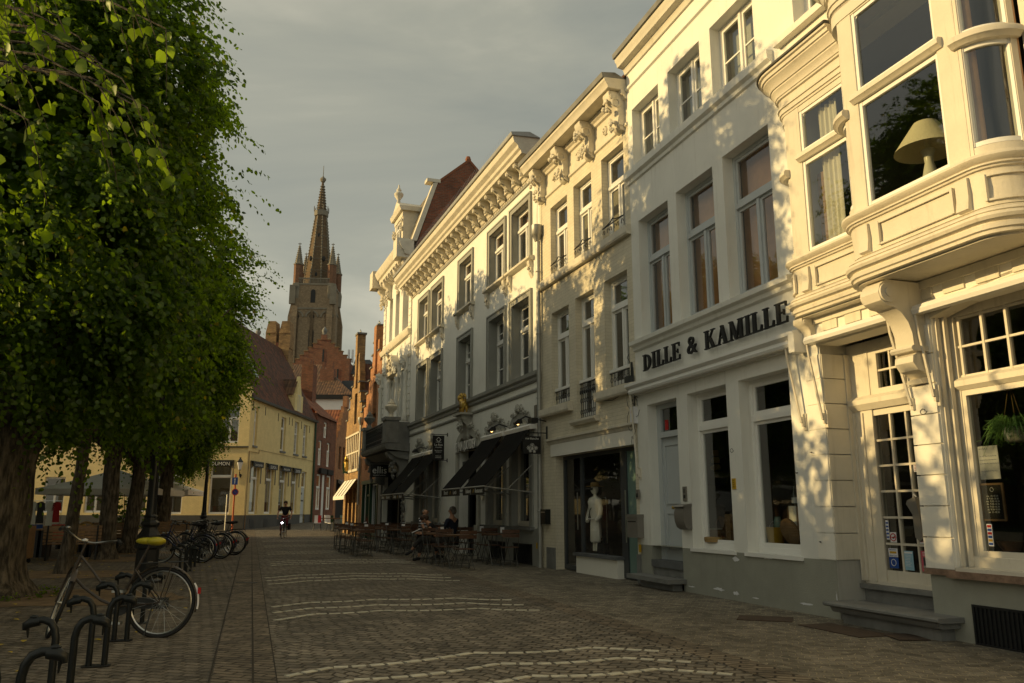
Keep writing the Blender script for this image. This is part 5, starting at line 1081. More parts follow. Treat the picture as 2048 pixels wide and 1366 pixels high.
# dark shop entrance below
b = MB(); b.quad((-23.2, 1.2, 0), (-19.4, 1.2, 0), (-19.4, 1.2, 3.2), (-23.2, 1.2, 3.2)); b.fb(-21.5, -21.3, 0, 3, -.5, -.3); b.fb(-23.2, -23.0, 0, 3, -.4, -.2); b.fb(-19.6, -19.4, 0, 3, -.4, -.2); b.build('shop_entrance', M['black'], B4)
b = MB(); lumps(b, (-18.95, -.06, 1.6), .16, 1.5, .06, 40, 33, (.05, .09)); b.fb(-19.25, -18.6, 0, .8, 0, .1); b.fb(-23.95, -23.35, 0, 3.2, 0, .08); b.build('carved_pier', M['stone'], B4, 60)
# mansard roof
b = MB(); b.quad((UL, .0, 12.45), (UR, .0, 12.45), (UR, .9, 15.2), (UL, .9, 15.2)); roofuv(b.build('mansard_roof', M['slatebrown'], B4))
b = MB(); b.quad((UL, .9, 15.2), (UR, .9, 15.2), (UR, 2.4, 16.4), (UL, 2.4, 16.4)); b.quad((UL, 5, 13.6), (UR, 5, 13.6), (UR, 2.4, 16.4), (UL, 2.4, 16.4)); roofuv(b.build('roof', M['tilered'], B4))
b = MB(); b.prism([(UR, .1, 12.3), (UR, 1.0, 15.3), (UR, 2.4, 16.5), (UR, 5.1, 13.6), (UR, 5.1, 9), (UR, .1, 9)], (-.3, 0, 0)); b.build('gable_wall', M['brickred'], B4)
b = MB(); b.prism([(UR+.03, -.1, 12.5), (UR+.03, .78, 15.2), (UR+.03, 1.0, 15.3), (UR+.03, .12, 12.5)], (-.4, 0, 0)); b.fb(UR-.4, UR+.05, 15.25, 15.4, -1.1, -.5); b.build('verge', M['trimstone'], B4)
b = MB(); b.prism([(UR+.02, 1.0, 15.36), (UR+.02, 2.4, 16.6), (UR+.02, 5.2, 13.7), (UR+.02, 5.1, 13.58), (UR+.02, 2.4, 16.45), (UR+.02, 1.0, 15.24)], (-.36, 0, 0)); b.lathe([(.10, 16.5), (.14, 16.6), (.09, 16.75)], (UR-.15, 2.4, 0), 8); b.build('ridge_tiles', M['tileorange'], B4)
# dormer
b = MB(); u0, u1 = -22.2, -20.5
b.fb(u0, u0+.3, 12.5, 14.3, -.9, .05); b.fb(u1-.3, u1, 12.5, 14.3, -.9, .05); b.fb(u0, u1, 14.3, 14.55, -1.4, .08); b.mould(u0-.15, u1+.15, [(-1.6, 14.55), (.2, 14.55), (.28, 14.75), (-1.6, 14.8)]); b.prism([(u0-.1, -.2, 14.75), (u1+.1, -.2, 14.75), ((u0+u1)/2, -.2, 15.25)], (0, 1.5, 0)); b.fb(u0+.3, u1-.3, 12.5, 12.9, -.9, .0)
lumps(b, (u0+.1, -.08, 13.9), .1, .3, .1, 14, 5, (.04, .07)); lumps(b, (u1-.1, -.08, 13.9), .1, .3, .1, 14, 6, (.04, .07)); b.build('dormer', M['trimstone'], B4, 50)
MB().box(u0+.02, u1-.02, .0, 1.0, 12.6, 14.3).build('dormer_cheek', M['plinthdark'], B4)
window(B4, (u0+.3, u1-.3, 12.9, 14.3), M['whiter'], -.02, 13.9, True, .05, .04, name='dormer_window')
MB().lathe([(.1, 15.2), (.07, 15.35), (.2, 15.55), (.22, 15.65), (.1, 15.78), (.12, 15.84), (.05, 15.95), (.03, 16.1)], ((u0+u1)/2, -.1, 0), 12).build('urn_finial', M['trimstone'], B4, 50)
t = B('hanging_sign', 'black rectangular sign with one short lowercase word hanging under the balcony', 'sign', -21.3, 2.72, .2); MB().fb(-.04, .04, 0, .52, 0, .78).build('board', M['black'], t); text('ellis', .42, M['letter'], t, (.046, -.39, .28), X90, .002); text('GOURMET BURGER', .06, M['letter'], t, (.046, -.39, .07), X90, .001); MB().tube([(0, .2, .6), (0, -.8, .6)], .02, 5).build('bracket', M['iron'], t)

# ---------- stepped gable brick houses further on
def stepped(b, uc, v0, half, steps, top_w, d=.3, rise=None, y=0):
    """stepped gable polygons from v0 up; list of steps from bottom"""
    n = steps; du = (half-top_w/2)/n; dv = rise
    for k in range(n): b.box(uc-half+du*k, uc+half-du*k, y, y+d, v0+dv*k, v0+dv*(k+1)-.0)
    b.box(uc-top_w/2, uc+top_w/2, y, y+d, v0+dv*n, v0+dv*n+rise*1.4)
    return b
def coping(b, uc, v0, half, steps, top_w, rise, d=.3, y=0):
    du = (half-top_w/2)/steps
    for k in range(steps):
        for s_ in (-1, 1):
            x = uc+s_*(half-du*k); x2 = uc+s_*(half-du*(k+1)); a, c = min(x, x2), max(x, x2); b.box(a-.06, c+.06, y-.06, y+d+.06, v0+rise*(k+1), v0+rise*(k+1)+.07)
    b.box(uc-top_w/2-.08, uc+top_w/2+.08, y-.08, y+d+.08, v0+rise*(steps+1.4), v0+rise*(steps+1.4)+.1)
B6 = root('orange_brick_gable_house', 'orange brick stepped gable house with a dark green shopfront next to the ornate white house', AZB)
h6 = [(-27.9, -27.1, 3.3, 4.7), (-26.4, -25.5, 5.3, 7.6), (-26.6, -25.2, 3.3, 4.7)]; g6 = (-28.3, -24.4, 0, 2.65)
mb = wallmb(MB(), -28.9, -24.15, 0, 6.0, [h6[0], h6[2], g6, (-26.4, -25.5, 5.3, 6.0)], .35); body_mb(mb, -28.9, -24.15, 6.0, 8); mb.build('wall', M['brickorange'], B6)
b = MB(); wallmb(b, -26.95, -24.95, 6.0, 7.8, [(-26.4, -25.5, 6.0, 7.6)], .3)
for k in range(3): x = -28.8+.6*k; b.box(x, -26.95, 0, .3, 6.0+.6*k, 6.6+.6*k); b.box(-24.95, -24.2, 0, .3, 6+.6*k, 6.6+.6*k)
for k, (hw, z) in enumerate(((1.4, 7.8), (1.0, 8.4), (.66, 9.0))): b.box(-25.9-hw, -25.9+hw, 0, .3, z, z+.6)
b.box(-26.2, -25.6, -.1, .35, 9.6, 10.35); b.fb(-26.15, -25.65, 7.9, 9.6, 0, .1); b.build('gable', M['brickorange'], B6)
b = MB()
for x0, x1, z in ((-28.86, -28.2, 6.6), (-28.26, -27.6, 7.2), (-27.66, -27.2, 7.8), (-27.36, -26.8, 8.4), (-26.96, -26.5, 9.0), (-26.6, -26.1, 9.6), (-26.28, -25.52, 10.35), (-25.5, -25.1, 9.0)): b.box(x0, x1, -.07, .37, z, z+.07)
b.build('coping', M['stone'], B6)
gableroof(B6, 0, 0, 0, 0, 0, 0, 'tilebrown') if 0 else None
b = MB(); b.quad((-28.8, .2, 6), (-25.9, .2, 9.4), (-25.9, 8, 9.4), (-28.8, 8, 6)); b.quad((-24.15, .2, 7.2), (-25.9, .2, 9.4), (-25.9, 8, 9.4), (-24.15, 8, 7.2)); roofuv(b.build('roof', M['tilebrown'], B6))
for h in (h6[0], h6[2], h6[1]): window(B6, h, M['creamp'], .25, h[2]+(h[3]-h[2])*.6, True, .06, .04, gl='glassdark')
b = MB()
for x0, x1 in ((-28.3, -28.15), (-27.2, -27.05), (-26.35, -26.2), (-24.55, -24.4)): b.fb(x0, x1, 0, 2.6, -.2, .04)
b.fb(-28.3, -24.4, 2.6, 2.78, -.2, .08); b.fb(-28.15, -27.2, 0, .35, -.2, .02); b.fb(-26.2, -24.55, 0, .4, -.2, .02); b.fb(-27.05, -26.35, 2.0, 2.1, -.2, 0); b.build('shopfront', M['green'], B6)
b = MB()
for x0, x1, z0 in ((-28.15, -27.2, .35), (-26.2, -24.55, .4), (-27.05, -26.35, .1)):
    for q in ((x0, x0+.05), (x1-.05, x1)): b.fb(*q, z0, 2.55, -.15, -.10)
    b.fb(x0+.05, x1-.05, 2.5, 2.55, -.15, -.10); b.fb(x0+.05, x1-.05, z0, z0+.06, -.15, -.1)
b.build('shop_sash', M['paper'], B6)
MB().quad((-28.15, .16, .3), (-24.55, .16, .3), (-24.55, .16, 2.6), (-28.15, .16, 2.6)).build('pane', M['glassdark'], B6); MB().fb(-26.75, -26.5, .72, .92, -.12, -.10).build('lit_sign', M['redglow'], B6)
room(B6, -28.9, -24.15, (.1, 3.0, 5.6), 3, d=.4)
t = B('drainpipe', 'grey drainpipe with a funnel between the two sunlit brick gable houses', 'drainpipe', -28.95, 0, 0); b = MB(); b.tube([(0, -.1, 1.6), (0, -.1, 5.7)], .06, 8); b.lathe([(.07, 5.7), (.17, 5.9), (.17, 6.1)], (0, -.1, 0), 8); b.build('pipe', M['zinc'], t, 50)
B5 = root('ochre_brick_gable_house', 'old ochre brick stepped gable house with an arched window and a cream shop awning', AZB)
g5 = [(-33.4+k*.56, -33.0+k*.56, 3.55, 4.35) for k in range(7)]+[(-33.4+k*.56, -33.0+k*.56, 4.5, 5.3) for k in range(7)]; d5 = (-33.6, -29.6, 0, 2.5)
mb = wallmb(MB(), -34.3, -29.0, 0, 5.8, g5+[d5], .3); body_mb(mb, -34.3, -29, 5.8, 8); mb.build('wall', M['brickold'], B5)
b = MB(); ks = 7; wallmb(b, -32.3, -30.3, 5.8, 8.2, [(-31.75, -30.95, 6.0, 7.7)], .3)
for k in range(4): b.box(-34.15+.46*k, -32.3, 0, .3, 5.8+.6*k, 6.4+.6*k); b.box(-30.3, -29.1-.4*k, 0, .3, 5.8+.6*k, 6.4+.6*k)
for k, (hw, z) in enumerate(((1.0, 8.2), (.8, 8.8), (.6, 9.3))): b.box(-31.3-hw, -31.3+hw*.9, 0, .3, z, z+.6)
b.box(-31.6, -31.0, -.1, .35, 9.8, 11.0); b.fb(-31.5, -31.1, 8.0, 9.8, 0, .1); b.build('gable', M['brickold'], B5)
b = MB()
for k in range(4): b.box(-34.2+.46*k, -33.65+.46*k, -.07, .37, 6.4+.6*k, 6.47+.6*k); b.box(-29.5-.4*k, -29.05-.4*k, -.07, .37, 6.4+.6*k, 6.47+.6*k)
b.box(-32.35, -32.0, -.07, .37, 8.8, 8.87); b.box(-32.15, -31.8, -.07, .37, 9.4, 9.47); b.box(-31.95, -31.5, -.07, .37, 9.9, 9.97); b.box(-31.7, -30.9, -.14, .4, 11.0, 11.1); b.build('coping', M['stone'], B5)
b = MB(); b.quad((-34.2, .2, 5.8), (-31.3, .2, 9.4), (-31.3, 8, 9.4), (-34.2, 8, 5.8)); b.quad((-29.0, .2, 5.8), (-31.3, .2, 9.4), (-31.3, 8, 9.4), (-29.0, 8, 5.8)); roofuv(b.build('roof', M['tilered'], B5))
b = MB(); b.box(-30.3, -29.0, .9, 1.3, 5.8, 9.2); b.lathe([(.15, 9.2), (.08, 9.3), (.2, 9.5), (.2, 9.6), (.05, 9.75), (.04, 9.9)], (-29.5, 1.1, 0), 10); b.build('side_gable', M['brickred'], B5, 50)
for h in g5: window(B5, h, M['creamp'], .12, None, False, .06, .02, gl='glassdark')
window(B5, (-31.75, -30.95, 6.0, 7.7), M['wood'], .2, None, True, .06, .03, gl='glassdark')
b = MB()
for k in range(8): b.fb(-33.62+k*.56, -33.48+k*.56, 3.5, 5.35, 0, .05)
b.fb(-33.7, -29.5, 3.38, 3.5, 0, .1); b.fb(-33.7, -29.5, 5.35, 5.45, 0, .1); b.fb(-33.6, -29.6, 4.38, 4.46, 0, .06); b.build('window_band', M['trimstone'], B5)
b = MB()
for x in (-32.6, -31.3, -30.2): b.fb(x, x+.3, 0, 2.5, -.3, .02)
b.build('brick_pier', M['brickold'], B5); b = MB(); b.quad((-33.6, .9, 0), (-29.6, .9, 0), (-29.6, .9, 2.5), (-33.6, .9, 2.5)); b.build('shop_interior', M['wood'], B5)
b = MB(); b.prism([(-33.8, -.05, 2.97), (-33.8, -.66, 2.08), (-33.8, -.66, 2.06), (-33.8, -.05, 2.94)], (4.0, 0, 0)); A5 = b.build('awning', M['canvas'], B5); MB().fb(-33.8, -29.8, 1.9, 2.06, .65, .665).build('valance', M['canvas'], A5)
b = MB(); [b.tube([(-33.8+1.0*k, -.05, 2.98), (-33.8+1.0*k, -.67, 2.09)], .02, 4) for k in range(5)]; b.build('awning_seam', M['wood'], A5)
t = B('gilded_figure', 'gilded figure sign fixed on the ochre brick front above the cream awning', 'statue', -31.5, 3.3, .25); skinned('body', [('a', None, (0, -.1, .1), .09), ('b', 'a', (.05, -.1, .45), .12), ('c', 'b', (-.05, -.1, .8), .08), ('d', 'c', (0, -.15, .95), .06), ('e', 'b', (.25, -.2, .3), .05), ('f', 'c', (-.25, -.2, .55), .04)], M['gold'], t)
t = B('small_green_sign', 'small green and white vertical sign on the ochre brick front', 'sign', -32.6, 3.35, .02); MB().fb(-.02, .02, 0, .6, .05, .35).build('board', M['green'], t); text('F', .2, M['letter'], t, (.024, -.2, .42), X90, .001); text('R', .2, M['letter'], t, (.024, -.2, .2), X90, .001)

def bird(label, az, u, v, w):
    t = thing('pigeon', label, 'bird', az, u, v, w, 'birds on the gables'); skinned('body', [('a', None, (.12, 0, .10), .03), ('b', 'a', (0, 0, .13), .065), ('c', 'b', (-.1, 0, .19), .04), ('d', 'c', (-.13, 0, .26), .032), ('e', 'd', (-.19, 0, .255), .010), ('f', 'a', (.24, 0, .08), .02)], M['zinc'], t)
    MB().tube([(0, -.02, .08), (0, -.02, 0)], .006, 4).tube([(0, .02, .08), (0, .02, 0)], .006, 4).build('leg', M['brickred'], t)
bird('pigeon perched on the top of the orange brick gable', AZB, -25.9, 10.42, -.1); bird('pigeon perched on the top of the ochre brick gable', AZB, -31.3, 11.10, -.1)
# ================================================================== far houses, church, left row
def yroot(name, label, loc, deg, cat='building'): return empty(name, loc, R(deg), label, cat)
def put(o, X): o.matrix_local = X; return o
YH = yroot('yellow_corner_house', 'yellow painted brick corner house with steep red tiled roof and small black shop awnings', (-16.2, 50, 0), 87.5)
X2 = (Matrix.Translation((-16.2, 50, 0)) @ Matrix.Rotation(R(87.5), 4, 'Z')).inverted() @ Matrix.Translation((-22.2, 50, 0))
g = [(.75, 2.2, 1.12, 4.1), (3.5, 4.95, 1.12, 4.12), (6.25, 7.75, 1.14, 4.15), (8.9, 10.3, 1.14, 4.15), (11.3, 12.45, .45, 4.2)]
up = [(.72, 1.35, 5.31, 7.7), (5.95, 6.95, 5.36, 7.7), (8.95, 9.95, 5.36, 7.7), (11.1, 12.1, 5.36, 7.7)]
mb = wallmb(MB(), 0, 14.0, 1.05, 8.3, g+up, .22); mb.build('wall', M['brickyellow'], YH)
mb = wallmb(MB(), 0, 14.0, 0, 1.05, [(11.3, 12.45, .4, 1.05)], .2); mb.build('plinth', M['plinthdark'], YH)
mb = MB()
for u in (1.0, 3.6, 6.4): mb.fb(u, u+.8, .3, .8, 0, .012)
mb.build('cellar_hatch', M['iron'], YH)
h2 = [(3.8, 5.1, 1.12, 4.15), (4.15, 5.35, 5.4, 7.75), (1.2, 2.4, 5.4, 7.75), (.9, 2.2, 1.12, 4.15)]
mb = wallmb(MB(), 0, 6, 1.05, 8.3, h2, .22)
for k in range(9): mb.box(.0+.3*k, 6-.3*k, 0, .3, 8.3+.62*k, 8.3+.62*(k+1))
put(mb.build('gable_wall', M['brickyellow'], YH), X2)
mb = MB()
for k in range(9):
    for a in (-.05+.3*k, 5.65-.3*k): mb.box(a, a+.4, -.06, .34, 8.3+.62*(k+1)-.0, 8.3+.62*(k+1)+.06)
mb.fb(2.2, 6.02, 5.12, 5.2, 0, .1); put(mb.build('coping', M['plinthdark'], YH), X2)
put(wallmb(MB(), 0, 6, 0, 1.05, []).build('plinth', M['plinthdark'], YH), X2)
put(MB().quad((.3, 1.2, 0.2), (5.6, 1.2, .2), (5.6, 1.2, 8.2), (.3, 1.2, 8.2)).build('interior', M['room'], YH), X2); MB().quad((1.3, 1.3, .2), (13.8, 1.3, .2), (13.8, 1.3, 8.2), (1.3, 1.3, 8.2)).build('interior', M['room'], YH)
for h in h2[:1]: put(window(YH, h, M['whiter'], .1, 3.35, False, .05, .04, gl='glassdark', name='shop_window'), X2)
for h in h2[1:3]: put(window(YH, h, M['whiter'], .15, 6.9, True, .06, .04, gl='glassdark'), X2)
put(window(YH, h2[3], M['whiter'], .1, 3.35, False, .05, .04, gl='glassdark', name='shop_window'), X2)
for h in g[:4]: window(YH, h, M['whiter'], .15, 3.3, False, .06, .04, back=blind(.75, 'blind', .1), name='shop_window')
window(YH, up[0], M['whiter'], .15, 6.9, False, .06, .04); window(YH, up[1], M['whiter'], .15, 6.9, False, .06, .04)
for h in up[2:]: window(YH, h, M['whiter'], .15, 6.8, False, .06, .03, bars=((3, 4),))
for h in up: MB().fb(h[0]-.05, h[1]+.05, h[2]-.12, h[2], -.1, .08).build('sill', M['stone'], YH)
f = MB().fb(11.3, 12.45, .45, 3.0, -.2, -.12).build('door', M['bluegrey'], YH); MB().fb(11.5, 12.3, 2.0, 2.12, -.12, -.115).fb(11.65, 11.95, 2.5, 2.65, -.12, -.115).build('door_sticker', M['anth'], f)
window(YH, (11.3, 12.45, 3.0, 4.2), M['whiter'], .12, None, False, .05, .03, gl='glassdark', name='fanlight')
def yawn(u0, u1, s, X=None, sz=.2):
    b = MB(); b.mould(u0, u1, [(0, 4.36), (.2, 4.34), (.22, 4.24), (0, 4.22)]); a = b.build('awning_box', M['black'], YH)
    MB().fb(u0+.02, u1-.02, 3.98, 4.24, .19, .205).build('valance', M['black'], a); text(s, sz, M['letter'], a, ((u0+u1)/2, -.215, 4.11), ext=.001)
    b = MB(); [b.fb(u, u+.05, 3.0, 4.3, .03, .08) for u in (u0-.02, u1-.03)]; b.build('awning_arm', M['greypaint'], a)
    if X: put(a, X)
yawn(3.7, 5.2, 'DUMON', X2, .3); yawn(.8, 2.3, 'DUMON', X2, .3)
for (u0, u1), s in zip(((.52, 2.4), (3.29, 5.17), (6.07, 8.04), (8.71, 10.52)), ('CHOCOLATIER', 'DUMON', 'CHOCOLATIER', 'DUMON')): yawn(u0, u1, s, None, .19 if len(s) > 6 else .3)
b = MB(); b.quad((-.0, -.2, 8.15), (14.1, -.2, 8.15), (14.1, 3.0, 14.1), (0, 3.0, 14.1)); b.quad((0, 6.2, 8.15), (14.1, 6.2, 8.15), (14.1, 3.0, 14.1), (0, 3.0, 14.1)); roofuv(b.build('roof', M['tilered'], YH))
MB().mould(-.1, 14.1, [(.05, 8.12), (.28, 8.12), (.3, 8.26), (.05, 8.26)]).build('gutter', M['dark'], YH)
b = MB(); b.bar((2.2, .72, 9.95), (2.2, 1.75, 11.85), .12, .06); b.bar((2.9, .72, 9.95), (2.9, 1.75, 11.85), .12, .06); b.bar((2.2, .72, 9.95), (2.9, .72, 9.95), .1, .06); b.bar((2.2, 1.75, 11.85), (2.9, 1.75, 11.85), .1, .06)
s = b.build('skylight', M['zinc'], YH); MB().quad((2.2, .70, 9.98), (2.9, .70, 9.98), (2.9, 1.73, 11.88), (2.2, 1.73, 11.88)).build('pane', M['frost'], s)
b = MB(); b.prism([(8.6, -.03, 7.9), (10.5, -.03, 7.9), (10.5, -.03, 9.7), (10.1, -.03, 9.7), (9.55, -.03, 11.1), (9.0, -.03, 9.7), (8.6, -.03, 9.7)], (0, .25, 0)); b.box(8.65, 8.85, .2, 1.3, 8.3, 9.7); b.box(10.25, 10.45, .2, 1.3, 8.3, 9.7); d = b.build('dormer', M['brickyellow'], YH)
window(d, (9.2, 9.9, 8.5, 9.7), M['creamp'], -.04, None, True, .05, .03, gl='glassdark', name='dormer_window')
b = MB(); b.quad((8.5, 0.1, 9.6), (9.55, 0.1, 10.9), (9.55, 2.4, 10.9), (8.5, 1.4, 9.6)); b.quad((10.6, 0.1, 9.6), (9.55, 0.1, 10.9), (9.55, 2.4, 10.9), (10.6, 1.4, 9.6)); roofuv(b.build('dormer_roof', M['tilebrown'], YH))
b = MB(); [b.fb(u, u+.04, v, v+.55, 0, .03) for u, v in ((.4, 7.45), (2.6, 7.4), (5.2, 7.3), (7.6, 7.3), (8.3, 7.3), (10.5, 7.3), (12.6, 7.2))]; b.build('wall_anchor', M['iron'], YH)
b = MB(); b.tube([(.12, -.05, .2), (.12, -.05, 4.9), (1.8, -.05, 4.9), (1.8, -.05, 5.1)], .022, 5); b.tube([(1.8, -.05, 5.1), (13.9, -.05, 5.1)], .014, 4); b.build('cable', M['brickold'], YH)
t = MB().tube([(0, 0, .4), (0, 0, 8.1)], .07, 8).build('drainpipe', M['green'], None, 50); t.location = (-15.48, 63.9, 0); tag(t, 'dark green drainpipe at the far end of the yellow corner house', 'drainpipe')
b = MB(); b.box(-23, -15.7, 64.1, 64.5, .3, 8.4)
for k in range(8): b.box(-22.4+.38*k, -16.2-.38*k, 64.1, 64.5, 8.4+.78*k, 8.4+.78*(k+1))
BK = b.build('brick_stepped_gable', M['brickred'], None); tag(BK, 'dark brick stepped back gable with two tapered chimneys rising behind the yellow house', 'building')
b = MB(); b.box(-20.6, -18.0, 64.0, 65.4, 9, 14.2)
b.box(-19.95, -19.08, 64.05, 65.2, 14.2, 15.4); b.box(-18.86, -17.95, 64.05, 65.2, 14.2, 15.4)
for a, c in ((-19.95, -19.08), (-18.86, -17.95)): b.prism([(a+.0, 64.0, 15.4), (c, 64.0, 15.4), (c-.1, 64.0, 16.4), (a+.2, 64.0, 16.4)], (0, 1.2, 0))
b.box(-20.7, -17.9, 63.95, 65.5, 12.6, 12.75); b.build('chimney', M['brickold'], BK)
MB().lathe([(.28, 14.6), (.28, 15.0), (.32, 15.05), (.1, 15.2), (.22, 15.45), (.22, 15.6), (.05, 15.75)], (-20.6, 64.2, 0), 10).build('finial', M['stone'], BK, 50)
# wing to the left of the yellow gable
YW = yroot('yellow_wing', 'lower yellow brick wing seen between the tree trunks left of the corner house', (-36, 51.5, 0), 0)
hw = [(1.5+2.6*k, 2.8+2.6*k, 1.2, 3.4) for k in range(5)]
wallmb(MB(), 0, 14, 1.05, 6.4, hw, .2).build('wall', M['brickyellow'], YW); wallmb(MB(), 0, 14, 0, 1.05, []).build('plinth', M['plinthdark'], YW)
for h in hw: window(YW, h, M['whiter'], .12, 2.7, True, .06, .04, gl='glassdark')
gableroof(YW, 0, 14, .0, 8, 6.4, 11, 'tilered'); MB().quad((.1, 1, .2), (13.9, 1, .2), (13.9, 1, 6.3), (.1, 1, 6.3)).build('interior', M['room'], YW)
# houses behind the yellow one along the lane
L2 = yroot('brown_brick_house', 'narrow brown brick house with white sash windows beyond the yellow corner house', (-15.55, 64.6, 0), 87.5)
h = [(.6, 1.9, 1.4, 4.2), (3.6, 5.0, 1.4, 4.2), (.7, 1.7, 4.9, 6.9), (3.2, 4.2, 4.9, 6.9), (2.0, 3.0, 7.2, 8.5), (2.2, 3.2, .5, 4.2)]
wallmb(MB(), 0, 6, .3, 9.0, h, .2).quad((0, 0, 0), (0, 6, 0), (0, 6, 9), (0, 0, 9)).build('wall', M['brickred'], L2)
for k in h[:5]: window(L2, k, M['whiter'], .1, k[2]+(k[3]-k[2])*.62, True, .07, .05, gl='glassdark')
MB().fb(2.2, 3.2, .5, 4.2, -.2, -.1).build('door', M['whiter'], L2)
b = MB(); b.quad((0, -.2, 8.8), (6, -.2, 8.8), (6, 3, 11.6), (0, 3, 11.6)); roofuv(b.build('roof', M['tileorange'], L2)); MB().box(3.6, 4.8, 1.6, 2.6, 9.5, 13.6).box(3.7, 4.0, 1.9, 2.2, 13.6, 14.1).box(4.3, 4.6, 1.9, 2.2, 13.6, 14.1).build('chimney', M['brickred'], L2)
for u, s in ((.5, 'small black shop sign on the brown brick house, left'), (3.0, 'small black shop sign on the brown brick house, right')):
    t = empty('shop_sign', (-15.4, 64.8+u, 4.25), 0, s, 'sign', 'small black shop signs'); MB().box(0, .2, 0, 2.0, 0, .42).build('board', M['black'], t)
L3 = yroot('lane_stepped_house', 'small brown brick house with a stepped gable and dark shopfront further along the lane', (-15.28, 70.7, 0), 87.5)
h = [(1.0, 1.9, 4.9, 6.9), (2.4, 3.2, 4.9, 6.9), (4.4, 5.3, 4.9, 6.9), (2.6, 3.6, 7.3, 8.6), (.6, 5.6, .6, 4.0)]
b = wallmb(MB(), 0, 6.4, .3, 7.0, [k for k in h if k[3] <= 7.0], .25); [b.box(.45*k, 6.4-.45*k, 0, .3, 7+.6*k, 7.6+.6*k) for k in range(6)]; b.box(2.8, 3.6, -.1, .3, 10.6, 11.6); b.quad((0, 0, 0), (0, 6, 0), (0, 6, 7), (0, 0, 7)); b.build('wall', M['brickorange'], L3)
for k in h[:3]: window(L3, k, M['wood'], .12, k[2]+1.3, True, .07, .04, gl='glassdark')
MB().fb(.6, 5.6, .6, 4.0, -.24, -.2).build('shopfront', M['black'], L3); MB().prism([(.8, -.1, 4.0), (5.4, -.1, 4.0), (5.4, -.9, 3.5), (.8, -.9, 3.5)], (0, 0, -.3)).build('shop_awning', M['greypaint'], L3)
b = MB(); b.quad((0, .3, 7), (0, 6, 7), (3.2, 6, 10.4), (3.2, .3, 10.4)); b.quad((6.4, .3, 7), (6.4, 6, 7), (3.2, 6, 10.4), (3.2, .3, 10.4)); roofuv(b.build('roof', M['tileorange'], L3))
t = empty('hanging_sign', (-14.9, 76.6, 4.4), 0, 'black vertical sign with white block letters hanging over the lane', 'sign'); MB().box(0, 2.0, 0, .1, 0, 3.4).build('board', M['black'], t); [text(s, .62, M['letter'], t, (1.0, -.01, z)) for s, z in (('TOM', 1.8), ('AT', .9), ('O', 2.8))]
WH = yroot('white_lane_house', 'white rendered house with black cornice and brown hipped roof closing the lane', (-24.5, 80, 0), 0)
b = wallmb(MB(), 0, 8.4, 0, 12.2, [], .2); wx = [(1.0, 2.0, 9.0, 11.0), (3.2, 4.2, 9.0, 11.0), (1.0, 2.0, 4.2, 7.4), (3.2, 4.2, 4.2, 7.4), (5.6, 6.8, 9.0, 11), (5.6, 6.8, 4.2, 7.4)]; b.build('wall', M['whiter'], WH)
XS = Matrix.Translation((8.4, 0, 0)) @ Matrix.Rotation(R(90), 4, 'Z')
put(wallmb(MB(), 0, 12, 0, 12.2, wx, .2).build('side_wall', M['whiter'], WH), XS)
for k in wx: put(window(WH, k, M['black'], .1, k[2]+1.3, True, .05, .04, gl='glassdark'), XS)
b = MB(); b.fb(0, 12, 8.2, 8.4, 0, .12); b.fb(0, 12, 7.8, 7.95, 0, .1); put(b.build('string_course', M['whiter'], WH), XS)
b = MB(); b.box(-.3, 8.8, -.4, 12.4, 12.2, 12.6); b.build('cornice', M['black'], WH)
b = MB(); A = [(-.3, -.4, 12.6), (8.8, -.4, 12.6), (8.8, 12.4, 12.6), (-.3, 12.4, 12.6)]; r1, r2 = (-.0, 5, 16.6), (4.2, 5, 16.6); b.quad(A[0], A[1], r2, r1); b.poly([A[1], A[2], r2]); b.quad(A[2], A[3], r1, r2); b.poly([A[3], A[0], r1]); roofuv(b.build('roof', M['tilebrown'], WH))
MB().box(4.8, 6.2, 2.0, 3.0, 12.4, 15.6).box(4.9, 5.15, 2.3, 2.6, 15.6, 16.4).box(5.8, 6.05, 2.3, 2.6, 15.6, 16.4).build('chimney', M['brickred'], WH); MB().box(6.8, 8.6, 3.4, 5, 12.6, 14.6).build('dormer', M['anth'], WH)
RG = yroot('red_stepped_gable', 'large red brick stepped gable standing in front of the church tower', (-24.7, 104, 0), 0)
b = MB(); b.box(-5.5, 3.6, 0, 10, 0, 20.2)
for k in range(6): b.box(-3.6+.55*k, 3.6-.55*k, 0, .5, 20.2+.52*k, 20.2+.52*(k+1))
b.box(-.35, .35, -.1, .5, 23.3, 24.0); b.box(3.6, 6.2, .5, 9, 0, 18.8); b.box(3.0, 3.6, -.5, 0, 0, 20.6); b.build('wall', M['brickred'], RG)
b = MB()
for k in range(6):
    for a in (-3.68+.55*k, 3.1-.55*k): b.box(a, a+.6, -.08, .58, 20.2+.52*(k+1), 20.28+.52*(k+1))
b.build('coping', M['brickold'], RG)
b = MB(); [b.box(x-.1, x+.1, -.03, 0, z, z+2.2) for x, z in ((0, 19.8), (-2.0, 17.4), (2.0, 17.2))]; b.build('wall_slit', M['iron'], RG)
MB().lathe([(.36, 24.0), (.2, 24.1), (.32, 24.4), (.36, 24.6), (.2, 24.9), (.05, 25.1)], (0, .2, 0), 10).build('finial', M['stone'], RG, 50)
b = MB(); b.quad((-3.3, .4, 20.2), (0, .4, 23.3), (0, 10, 23.3), (-3.3, 10, 20.2)); b.quad((3.3, .4, 20.2), (0, .4, 23.3), (0, 10, 23.3), (3.3, 10, 20.2)); roofuv(b.build('roof', M['tilered'], RG))
MB().box(3.0, 3.25, 1, 1.3, 20.5, 22.2).box(3.5, 3.75, 1, 1.3, 20.5, 22.2).build('flue', M['paper'], RG)
